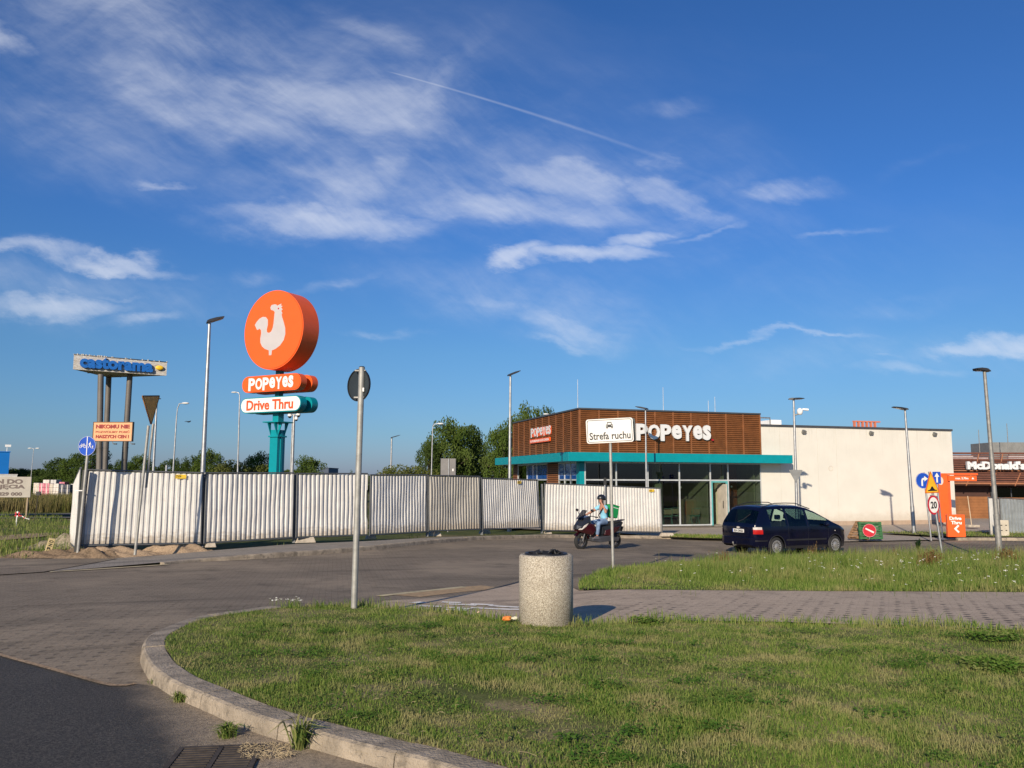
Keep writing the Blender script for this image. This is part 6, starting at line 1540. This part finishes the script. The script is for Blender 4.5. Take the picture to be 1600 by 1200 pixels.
# ================================================================== minivan
M_car = bpy.data.materials.new('car_paint_navy'); M_car.use_nodes = True; b = M_car.node_tree.nodes['Principled BSDF']; t = NT(M_car.node_tree); P = t.n('ShaderNodeTexCoord').outputs['Object']
t.l(t.mixc(t.ramp(t.noise(P, 2, 4), .3, .7), (.0015, .0025, .011), (.0025, .0035, .017)), b.inputs['Base Color'])
b.inputs['Coat Weight'].default_value = .0; t.l(t.ramp(t.noise(P, 5, 5), .3, .8, .08, .2), b.inputs['Roughness'])
M_carglass = glass('car_glass', (.62, .76, .70)); M_carglassd = glass('car_glass_dark', (.12, .2, .2))
M_trim = mat('trim_black', (.018, .018, .02), .55); M_rim = mat('wheel_cover', (.42, .41, .39), .4, .5); M_lred = mat('lamp_red', (.42, .008, .008), .15, coat=1); M_lclear = mat('lamp_clear', (.55, .5, .45), .15, coat=1)
I = lambda x, T_: float(np.interp(x, [a[0] for a in T_], [a[1] for a in T_]))
zt_t = [(0, .97), (.03, 1.03), (.10, 1.17), (.33, 1.57), (.42, 1.655), (.6, 1.695), (1.4, 1.73), (2.2, 1.715), (2.6, 1.65), (2.9, 1.545), (3.75, 1.10), (4.0, 1.0), (4.3, .88), (4.5, .76), (4.6, .64), (4.64, .5)]
w_t = [(0, .74), (.04, .80), (.10, .84), (.3, .885), (.8, .905), (3.6, .905), (4.1, .87), (4.35, .79), (4.52, .66), (4.6, .5), (4.64, .38)]
zb_t = [(0, .34), (.2, .27), (.6, .23), (4.0, .22), (4.5, .25), (4.64, .33)]
def sec(x, s):
    zt_, w, zb = I(x, zt_t), I(x, w_t), I(x, zb_t); belt = min(1.0-.02*x/4.64, zt_-.02)
    if s <= 1:
        z = zb+(belt-zb)*s; k = math.sin(min(1, (z-zb)/.35)*math.pi/2); q_ = max(0, (z-.75)/.25)
        return w*(.93+.07*k) - .012*q_*q_, z
    H_ = zt_-belt; yb = w-.012; yr = yb-.30*H_; zr = zt_-.085*min(1, H_/.6)
    if s <= 2:
        t_ = s-1; return yb+(yr-yb)*(t_**1.25), belt+(zr-belt)*t_
    t_ = s-2; y = yr*math.cos(t_*math.pi/2) if t_ < 1 else 0.0
    return max(0, y), zr+(zt_-zr)*math.sin(t_*math.pi/2)
xs = sorted(set([round(.04*i, 3) for i in range(117)] + [.02, .06, .1, 4.62])); xs = [x for x in xs if x <= 4.64]
ss = [i/10 for i in range(10)] + [1+i/10 for i in range(10)] + [2, 2.08, 2.18, 2.3, 2.45, 2.6, 2.8, 3.0]
WX = (.92, 3.76); WR = .375
cells = {'body': [], 'glass': [], 'glassd': []}; grid = {}
VV = []
for i, x in enumerate(xs):
    for j, s in enumerate(ss):
        y, z = sec(x, s); grid[i, j] = len(VV); VV.append((x, -y, z))
nh = len(VV); VV += [(v[0], -v[1], v[2]) for v in VV]
for i in range(len(xs)-1):
    for j in range(len(ss)-1):
        xm, sm = (xs[i]+xs[i+1])/2, (ss[j]+ss[j+1])/2; y, z = sec(xm, sm); k = 'body'
        if sm < 1 and any(math.hypot(xm-a, z-.31) < WR for a in WX): continue
        if 1.03 < sm < 1.93:
            if .66 < xm < 1.42: k = 'glass'
            elif 1.52 < xm < 2.36: k = 'glassd'
            elif 2.46 < xm < 3.42: k = 'glass'
        if sm > 2.1 and .06 < xm < .335: k = 'glassd'
        if sm > 2.12 and 2.72 < xm < 3.66: k = 'glass'
        a, b1_, c, d = grid[i, j], grid[i+1, j], grid[i+1, j+1], grid[i, j+1]
        cells[k].append((a, b1_, c, d)); cells[k].append((nh+a, nh+d, nh+c, nh+b1_))
n = len(ss)
cap0 = [grid[0, j] for j in range(n)] + [nh+grid[0, j] for j in range(n-2, -1, -1)]; capn = [grid[len(xs)-1, j] for j in range(n)] + [nh+grid[len(xs)-1, j] for j in range(n-2, -1, -1)]
VAN_RZ = 28
wp = Vector(((1206-800)/F*28.6, 28.6)); rot = Matrix.Rotation(R(VAN_RZ), 2); o2 = wp - rot @ Vector((.92, -.82))
ctr = o2 + rot @ Vector((2.3, 0)); zg = T(ctr.x, ctr.y)+RZ
fp = o2 + rot @ Vector((3.76, 0)); rp = o2 + rot @ Vector((.92, 0)); pit = math.degrees(math.atan2(T(rp.x, rp.y)-T(fp.x, fp.y), 2.84))
root = empty('minivan', (o2.x, o2.y, T(rp.x, rp.y)+RZ+.0), VAN_RZ, 'dark navy blue minivan with roof rails driving right on the road', 'car', lean=(0, pit))
def cm(name, fs, m, par=root):
    bm = bmesh.new(); mp_ = {}
    for f in fs:
        for i in f:
            if i not in mp_: mp_[i] = bm.verts.new(VV[i])
        try: q_ = bm.faces.new([mp_[i] for i in f]); q_.smooth = True
        except ValueError: pass
    bmesh.ops.remove_doubles(bm, verts=bm.verts, dist=1e-4); bmesh.ops.recalc_face_normals(bm, faces=bm.faces)
    me = bpy.data.meshes.new(name); bm.to_mesh(me); bm.free(); me.materials.append(m); o = bpy.data.objects.new(name, me); COL.objects.link(o); o.parent = par; return o
body = cm('body', cells['body'] + [tuple(cap0[::-1]), tuple(capn)], M_car)
gs = cells['glass']; cx_ = lambda f: sum(VV[i][0] for i in f)/4; cy_ = lambda f: sum(VV[i][1] for i in f)/4
for nm, lo, hi in (('side_window', .6, 1.45), ('side_window', 2.4, 3.5)):
    for sgn in (-1, 1): cm(nm, [f for f in gs if lo < cx_(f) < hi and abs(sec(cx_(f), 2)[0]) < abs(cy_(f))+.0 and cy_(f)*sgn > 0], M_carglass)
ws_ = [f for f in gs if 2.7 < cx_(f) < 3.7 and abs(sec(cx_(f), 2)[0]) >= abs(cy_(f))]
cm('windscreen', ws_, M_carglass)
gd = cells['glassd']
for sgn in (-1, 1): cm('side_window', [f for f in gd if cx_(f) > 1 and cy_(f)*sgn > 0], M_carglassd)
cm('rear_window', [f for f in gd if cx_(f) < 1], M_carglassd)
def patch(name, x0, x1, z0, z1, m, off=.006, par=body, side=-1, nx=8, nz=4):
    V = []; 
    for i in range(nx+1):
        for j in range(nz+1):
            x = x0+(x1-x0)*i/nx; zb = I(x, zb_t); bl = min(1.0-.02*x/4.64, I(x, zt_t)-.02); z = z0+(z1-z0)*j/nz; s = (z-zb)/(bl-zb)
            y, z_ = sec(x, min(1, s)) if s <= 1 else sec(x, 1+(z-bl)/max(.05, (I(x, zt_t)-.08-bl)))
            y2, _ = sec(x+.01, min(1, max(0, s))); nrm = Vector((-(y2-sec(x, min(1, max(0, s)))[0])/.01, 1)).normalized()
            V.append((x+nrm.x*off*1.0, side*(y+nrm.y*off), z_))
    m_ = nz+1; mb = MB(); fs = [(i*m_+j, (i+1)*m_+j, (i+1)*m_+j+1, i*m_+j+1) for i in range(nx) for j in range(nz)]
    mb.add(V, fs, True); return mb.build(name, m, par)
for sd in (-1, 1):
    patch('tail_light', .0, .30, .74, .89, M_lred, .012, side=sd); patch('tail_light_top', .0, .27, .89, .975, M_lclear, .012, side=sd)
    patch('bumper_strip', .02, .5, .50, .535, M_trim, .01, side=sd); patch('side_moulding', 1.35, 3.3, .50, .56, M_trim, .012, side=sd)
    patch('sill', 1.32, 3.36, .23, .33, M_trim, .008, side=sd)
    patch('headlight', 4.30, 4.52, .66, .76, M_lclear, .01, side=sd)
    for xd in (1.47, 2.41, 3.40):
        patch('door_seam', xd, xd+.012, .36, 1.5 if xd < 3 else .98, M_trim, .004, side=sd, nx=1, nz=12)
    for xh in (1.62, 2.56): patch('door_handle', xh, xh+.16, .86, .89, M_car, .03, side=sd)
    patch('indicator', 3.72, 3.78, .80, .825, M_lclear, .012, side=sd)
# rear face
mb = MB(); mb.box((-.012, -.05, .83), (.02, .52, .115)); pt_ = mb.build('number_plate', M_signwhite, body)
Mp = Matrix.Translation((-.023, -.05, .83)) @ Matrix.Rotation(R(-90), 4, 'Z'); mb = MB(); put_text(mb, 'ELA 2N22', .02, 0, .42, .075, -.003, 0, .03); child(mb, 'lettering', M_black, pt_, Mp)
mb = MB(); mb.bb(-.026, -.023, .19, .215, .775, .885); mb.build('blue_band', M_signblue, pt_)
Mp = Matrix.Translation((-.006, -.05, .94)) @ Matrix.Rotation(R(-90), 4, 'Z'); mb = MB(); mb.ext(circ(0, 0, .075, .03, 24), -.02, 0); child(mb, 'oval_badge', M_lclear, body, Mp)
mb = MB()
mb.add([(-.06, s*.62, z) for z in (.36, .62) for s in (-1, 1)] + [(.02, s*.80, z) for z in (.36, .62) for s in (-1, 1)], [(0, 1, 3, 2), (4, 0, 2, 6), (1, 5, 7, 3), (2, 3, 7, 6), (0, 4, 5, 1)]); mb.build('rear_bumper', M_car, root, .02)
mb = MB(); mb.tube([(.05, .1, .34), (-.1, .1, .32), (-.13, .1, .40)], .02, 8); mb.sphere((-.13, .1, .42), .03, nu=10, nv=6); mb.build('tow_hook', M_galvd, root)
mb = MB(); mb.tube([(.07, .05, 1.13), (.12, -.15, 1.20), (.22, -.40, 1.40)], .012, 6); mb.build('rear_wiper', M_trim, root)
for s in (-1, 1):
    pts = [(x, s*(sec(x, 2)[0]-.04), I(x, zt_t)+(.05 if .7 < x < 2.5 else -.02)) for x in (.48, .7, 1.1, 1.6, 2.1, 2.5, 2.75)]
    mb = MB(); mb.tube(pts, .016, 6); mb.build('roof_rail', M_trim, root)
    mb = MB(); mb.sphere((3.22, s*1.0, 1.04), .10, (.7, 1, .75), 12, 8); mb.cyl((3.24, s*.86, .98), (3.22, s*.98, 1.02), .03, .03, 8); mb.build('mirror', M_car, root, 0)
mb = MB(); mb.bb(.35, 4.3, -.62, .62, .24, .62); mb.build('underbody', M_black, root)
mb = MB(); mb.bb(3.2, 3.7, -.75, .75, .6, .98); mb.build('dashboard', M_black, root)
for x in (1.0, 1.9, 2.75):
    for y in ((-.4, .4) if x != 1.9 else (-.5, 0, .5)):
        mb = MB(); mb.box((x, y, .88), (.14, .40, .5)); mb.box((x+.2, y, .66), (.5, .42, .12)); st = mb.build('seat', M_trim, root, .03)
        mb = MB(); mb.box((x-.02, y, 1.26), (.09, .24, .17)); mb.build('headrest', mat('headrest', (.05, .05, .055), .8), st, .03)
def wheel(x, y, r=.315, wd=.2):
    s = -1 if y < 0 else 1; M = Matrix.Translation((x, y, r)) @ Matrix.Rotation(R(-90*s), 4, 'X')
    wr = empty('wheel', (0, 0, 0)); wr.parent = root
    bpy.data.objects.remove(wr)
    mb = MB(); mb.lathe([(r*.62, -wd/2), (r*.9, -wd/2), (r, -wd/2+.03), (r, wd/2-.03), (r*.9, wd/2), (r*.64, wd/2-.01)], 36, M); ty = mb.build('wheel', M_blackrub, root)
    mb = MB(); mb.lathe([(0, wd/2-.01), (r*.12, wd/2-.005), (r*.2, wd/2-.03), (r*.6, wd/2-.015), (r*.66, wd/2-.005), (r*.66, wd/2-.05)], 36, M); rm = mb.build('wheel_cover', M_rim, ty)
    mb = MB()
    for k in range(14):
        a = 2*math.pi*k/14; A_ = Matrix.Rotation(a, 4, 'Z'); mb.add([(r*.34, -.009, wd/2-.012), (r*.55, -.016, wd/2-.006), (r*.55, .016, wd/2-.006), (r*.34, .009, wd/2-.012)], [(0, 1, 2, 3), (3, 2, 1, 0)], M=M @ A_)
    mb.build('slots', M_black, rm)
for x in WX:
    for y in (-.80, .80): wheel(x, y)
for x in WX:
    for s in (-1, 1):
        mb = MB(); pts = [(x+(WR+.004)*math.cos(R(a)), s*(sec(x+(WR)*math.cos(R(a)), .5)[0]+.004), .31+(WR+.004)*math.sin(R(a))) for a in range(-8, 189, 8)]; mb.tube(pts, .016, 5); mb.build('wheel_arch', M_trim, body)

# ================================================================== scooter and rider
def hull(pts, name, m, parent, bevel=.012, mirror=True, sub=0):
    P = list(pts)
    if mirror: P += [(x, -y, z) for x, y, z in pts if abs(y) > 1e-6]
    bm = bmesh.new(); [bm.verts.new(p) for p in P]; r_ = bmesh.ops.convex_hull(bm, input=bm.verts)
    bmesh.ops.delete(bm, geom=[v for v in bm.verts if not v.link_faces], context='VERTS')
    me = bpy.data.meshes.new(name); bm.to_mesh(me); bm.free(); me.materials.append(m); o = bpy.data.objects.new(name, me); COL.objects.link(o); o.parent = parent
    if bevel: b_ = o.modifiers.new('bevel', 'BEVEL'); b_.width = bevel; b_.segments = 2; b_.limit_method = 'ANGLE'; b_.angle_limit = R(25)
    return o
SP = Vector(((934-800)/F*27.6, 27.6)); hd = Vector((-.80, -.60)); srz = math.degrees(math.atan2(hd.y, hd.x))
sz = T(SP.x, SP.y)+RZ
root = empty('motor_scooter', (SP.x, SP.y, sz), srz, 'dark red and black maxi scooter turning left on the road', 'motor scooter', lean=(0, 0))
SC = root
M_scr = mat('scooter_red', (.042, .003, .006), .25, coat=1); M_scb = mat('scooter_black', (.016, .017, .020), .3, coat=.6); M_scg = mat('scooter_grey', (.06, .06, .065), .4)
for x, r, w in ((.77, .275, .12), (-.74, .255, .14)):
    M = Matrix.Translation((x, 0, r)) @ Matrix.Rotation(R(90), 4, 'X'); mb = MB(); mb.lathe([(r*.68, -w/2), (r*.88, -w/2), (r*.98, -w*.25), (r, 0), (r*.98, w*.25), (r*.88, w/2), (r*.68, w/2)], 30, M); ty = mb.build('wheel', M_blackrub, root)
    mb = MB(); mb.lathe([(r*.62, -.035), (r*.70, -.035), (r*.70, .035), (r*.62, .035), (r*.62, -.035)], 30, M); mb.cyl((x, -.06, r), (x, .06, r), .05, .05, 12)
    for k in range(5):
        a = 2*math.pi*k/5; mb.box((x+math.cos(a)*r*.36, 0, r+math.sin(a)*r*.36), (r*.62, .03, .03), rot=Matrix.Rotation(-a, 4, 'Y'))
    rm = mb.build('rim', M_scg, ty)
    mb = MB(); mb.lathe([(.05, .05), (.115, .05), (.115, .056), (.05, .056)], 20, M); mb.build('brake_disc', M_galv, rm)
mb = MB()
for k in range(12):
    a0, a1 = R(35+k*11), R(46+k*11); P_ = []
    for a in (a0, a1):
        for y in (-.075, .075): P_.append((.77+.30*math.cos(a), y, .275+.30*math.sin(a)))
    mb.add(P_, [(0, 1, 3, 2), (2, 3, 1, 0)], True)
mb.build('front_mudguard', M_scr, root)
for s in (-1, 1):
    mb = MB(); mb.cyl((.77, s*.085, .275), (.60, s*.085, .72), .024, .03, 10); mb.build('fork', M_scg, root)
hull([(1.02, .07, .66), (1.0, .05, .80), (.92, .21, .74), (.88, .18, .62), (.60, .25, .92), (.55, .23, .66), (.72, .14, 1.03), (.52, .18, 1.08), (.45, .2, .74)], 'front_fairing', M_scb, root)
hull([(.96, .12, .60), (.88, .215, .68), (.56, .272, .84), (.40, .26, .82), (.34, .25, .62), (.44, .22, .46), (.62, .18, .50), (.84, .13, .56)], 'leg_shield', M_scr, root)
for s in (-1, 1):
    hull([(1.0, s*.06, .70), (.97, s*.12, .64), (.78, s*.252, .80), (.66, s*.268, .86), (.74, s*.255, .76), (.90, s*.215, .65), (.95, s*.16, .69)], 'headlight', M_lclear, root, .004, False)
hull([(.45, .22, .28), (.45, .2, .40), (-.5, .2, .42), (-.45, .2, .24), (.1, .24, .22), (.1, .24, .36)], 'floorboard', M_scg, root)
hull([(.25, .10, .40), (.25, .09, .72), (-.12, .12, .74), (-.3, .14, .4)], 'centre_tunnel', M_scb, root)
hull([(.0, .16, .48), (-.05, .17, .72), (-.6, .20, .78), (-1.0, .12, .86), (-1.05, .06, .80), (-.85, .16, .58), (-.3, .2, .42)], 'rear_bodywork', M_scb, root)
hull([(-.1, .20, .44), (-.15, .21, .60), (-.62, .215, .70), (-.85, .17, .72), (-.7, .18, .56), (-.35, .21, .42)], 'side_panel', M_scr, root)
hull([(.0, .12, .74), (-.03, .15, .79), (-.45, .18, .80), (-.52, .17, .87), (-.92, .12, .90), (-.95, .1, .84), (-.5, .17, .76)], 'seat', M_blackrub, root, .03)
hull([(-.92, .12, .90), (-1.14, .09, .93), (-1.15, .07, .90), (-.92, .1, .86)], 'grab_rail', M_scb, root)
hull([(-1.04, .08, .84), (-1.06, .07, .78), (-1.0, .1, .78), (-1.0, .1, .84)], 'tail_light', M_lred, root, .004)
hull([(-.45, .14, .25), (-.45, .14, .36), (-.85, .13, .34), (-.8, .12, .22)], 'engine', M_scg, root)
mb = MB(); mb.cyl((-.45, -.2, .26), (-1.0, -.22, .36), .055, .07, 14); mb.build('exhaust', M_scg, root)
mb = MB(); mb.add([(.84, -.17, .97), (.84, .17, .97), (.60, .13, 1.26), (.60, -.13, 1.26), (.90, 0, .98), (.66, 0, 1.28)], [(0, 4, 5, 3), (4, 1, 2, 5)], True); mb.build('windscreen', glass('smoked_screen', (.10, .10, .11)), root)
mb = MB(); mb.tube([(.38, -.36, 1.04), (.44, -.18, 1.07), (.48, 0, 1.05), (.44, .18, 1.07), (.38, .36, 1.04)], .014, 8); hb = mb.build('handlebar', M_black, root)
for s in (-1, 1):
    mb = MB(); mb.cyl((.39, s*.26, 1.045), (.375, s*.38, 1.04), .02, .02, 8); mb.build('grip', M_blackrub, hb)
    mb = MB(); mb.tube([(.56, s*.2, 1.02), (.60, s*.28, 1.14), (.60, s*.34, 1.22)], .010, 6); mi = mb.build('mirror_stalk', M_black, root)
    mb = MB(); mb.sphere((.60, s*.37, 1.26), .075, (.35, 1, .62), 12, 8); mb.build('mirror', M_black, mi)
mb = MB(); mb.tube([(-.3, .2, .25), (-.2, .26, .05)], .012, 6); mb.build('stand', M_black, root)
mb = MB(); mb.box((-1.02, 0, .62), (.02, .2, .16), rot=Matrix.Rotation(R(-25), 4, 'Y')); mb.build('plate_holder', M_black, root)

def skin(name, V, E, Rr, m, parent, sub=2, rootv=0):
    me = bpy.data.meshes.new(name); me.from_pydata(V, E, []); me.materials.append(m)
    o = bpy.data.objects.new(name, me); COL.objects.link(o); o.parent = parent
    md = o.modifiers.new('skin', 'SKIN'); md.use_smooth_shade = True; md.branch_smoothing = .6
    for i, r in enumerate(Rr):
        sv = me.skin_vertices[0].data[i]; sv.radius = (r, r) if not isinstance(r, tuple) else r; sv.use_root = (i == rootv)
    sb = o.modifiers.new('sub', 'SUBSURF'); sb.levels = sub; sb.render_levels = sub
    return o
root = empty('person', (SP.x, SP.y, sz), srz, 'scooter rider in black helmet, light blue shirt and jeans, left hand raised to the face', 'person')
M_skinc = mat('skin', (.42, .20, .13), .6, var=.06); M_shirt = mat('shirt_blue', (.22, .50, .66), .8, var=.12, vscale=7, bump=.4, bscale=18); M_jean = mat('jeans_blue', (.16, .24, .37), .85, var=.25, vscale=7); M_shoe = mat('shoe_grey', (.12, .12, .13), .7)
S = {}; V = []; E = []; Q = []
def nd(k, p, r, par=None):
    S[k] = len(V); V.append(p); Q.append(r)
    if par is not None: E.append((S[par], S[k]))
nd('pel', (-.28, 0, .90), .12); nd('spn', (-.27, 0, 1.06), .115, 'pel'); nd('che', (-.22, 0, 1.24), (.11, .14), 'spn'); nd('nkb', (-.19, 0, 1.38), .065, 'che'); nd('nk', (-.165, 0, 1.46), .052, 'nkb'); nd('hd', (-.13, 0, 1.56), (.075, .09), 'nk'); nd('hd2', (-.13, 0, 1.64), (.075, .085), 'hd')
for s, n_ in ((1, 'l'), (-1, 'r')):
    nd(n_+'hip', (-.22, s*.10, .87), .09, 'pel'); nd(n_+'kne', (.20, s*.21, .82), .058, n_+'hip'); nd(n_+'cal', (.22, s*.21, .62), .055, n_+'kne'); nd(n_+'ank', (.24, s*.20, .40), .036, n_+'cal'); nd(n_+'toe', (.40, s*.21, .365), .032, n_+'ank')
    nd(n_+'sh', (-.20, s*.17, 1.345), .06, 'nkb')
nd('lel', (-.02, .34, 1.17), .040, 'lsh'); nd('lfa', (-.01, .28, 1.34), .036, 'lel'); nd('lwr', (.0, .17, 1.47), .026, 'lfa'); nd('lpa', (-.01, .135, 1.525), (.016, .034), 'lwr')
for i in range(4): nd('lf%d' % i, (-.04+.02*i, .115-.003*i, 1.575+.004*(i in (1, 2))), .009, 'lpa'); nd('lg%d' % i, (-.045+.02*i, .105, 1.605+.006*(i in (1, 2))), .008, 'lf%d' % i)
nd('lth', (.02, .11, 1.53), .010, 'lpa'); nd('lth2', (.03, .085, 1.55), .009, 'lth')
nd('rel', (.10, -.30, 1.16), .040, 'rsh'); nd('rwr', (.32, -.31, 1.075), .026, 'rel'); nd('rpa', (.375, -.315, 1.07), (.034, .016), 'rwr')
for i in range(4): nd('rf%d' % i, (.415, -.345+.021*i, 1.065), .009, 'rpa'); nd('rg%d' % i, (.42, -.345+.021*i, 1.035), .008, 'rf%d' % i)
nd('rth', (.38, -.275, 1.045), .010, 'rpa')
body = skin('body', V, E, Q, M_skinc, root)
mb = MB(); mb.sphere((-.055, 0, 1.585), .018, (1, .8, 1.5), 10, 8); mb.build('nose', M_skinc, body)
for s in (-1, 1):
    mb = MB(); mb.sphere((-.066, s*.034, 1.615), .012, nu=10, nv=6); mb.build('eye', M_black, body)
mb = MB(); mb.sphere((-.062, 0, 1.545), .02, (.5, 1.2, .35), 10, 6); mb.build('mouth', mat('lips', (.3, .09, .07), .6), body)
Vs = [(-.27, 0, .88), (-.27, 0, 1.06), (-.22, 0, 1.24), (-.195, 0, 1.375), (-.20, .17, 1.35), (-.11, .26, 1.26), (-.20, -.17, 1.35), (-.05, -.25, 1.25)]
skin('shirt', Vs, [(0, 1), (1, 2), (2, 3), (3, 4), (4, 5), (3, 6), (6, 7)], [(.135, .15), .135, (.13, .165), .075, .078, .066, .078, .066], M_shirt, root)
for s in (1, -1): pass
Vj = [(-.28, 0, .88), (-.20, .11, .87), (.19, .21, .835), (.22, .21, .62), (.235, .20, .45), (-.20, -.11, .87), (.19, -.21, .835), (.22, -.21, .62), (.235, -.20, .45)]
skin('jeans', Vj, [(0, 1), (1, 2), (2, 3), (3, 4), (0, 5), (5, 6), (6, 7), (7, 8)], [.135, .105, .078, .07, .058, .105, .078, .07, .058], M_jean, root)
for s in (1, -1):
    hull([(.16, s*.165, .40), (.16, s*.245, .40), (.16, s*.165, .33), (.16, s*.245, .33), (.26, s*.175, .44), (.26, s*.235, .44), (.46, s*.18, .36), (.46, s*.25, .36), (.46, s*.18, .33), (.46, s*.25, .33)], 'shoe', M_shoe, root, .02, False)
M = Matrix.Translation((-.15, 0, 1.635)) @ Matrix.Rotation(R(-8), 4, 'Y')
mb = MB(); prof = [(0, .135)] + [(.145*math.sin(R(a)), .135*math.cos(R(a))) for a in range(12, 109, 8)] + [(.132, -.045)]
mb.lathe(prof, 28, M @ Matrix.Diagonal((1.1, .92, 1, 1))); hm = mb.build('helmet', mat('helmet_black', (.015, .015, .016), .35, coat=.4), root)
mb = MB(); mb.tube([(-.13, .115, 1.60), (-.09, .07, 1.49), (-.08, 0, 1.475), (-.09, -.07, 1.49), (-.13, -.115, 1.60)], .009, 6); mb.build('chin_strap', M_black, hm)
mb = MB(); mb.tube([(-.26, .15, 1.40), (-.12, .13, 1.36), (-.075, .05, 1.22), (-.11, -.10, 1.08), (-.22, -.16, 1.0)], .017, 6); mb.build('shoulder_strap', M_black, root)
# delivery backpack
o = empty('delivery_backpack', (SP.x, SP.y, sz), srz, 'bright green boxy delivery backpack on the rider', 'backpack')
Mb = Matrix.Translation((-.56, .05, 1.20)) @ Matrix.Rotation(R(-14), 4, 'Y')
mb = MB(); mb.box((0, 0, 0), (.30, .36, .40)); bx = child(mb, 'box', mat('bag_green', (.01, .27, .07), .5), o, Mb)
bb_ = bx.modifiers.new('bevel', 'BEVEL'); bb_.width = .02; bb_.segments = 2
mb = MB()
for s in (-1, 1): mb.box((0, s*.184, .12), (.27, .006, .02))
mb.box((-.154, 0, .12), (.006, .30, .02)); child(mb, 'reflective_strip', M_signwhite, bx, Matrix.Identity(4))
mb = MB(); mb.box((0, 0, .205), (.31, .37, .02)); child(mb, 'lid', mat('bag_lid', (.01, .16, .05), .5), bx, Matrix.Identity(4))
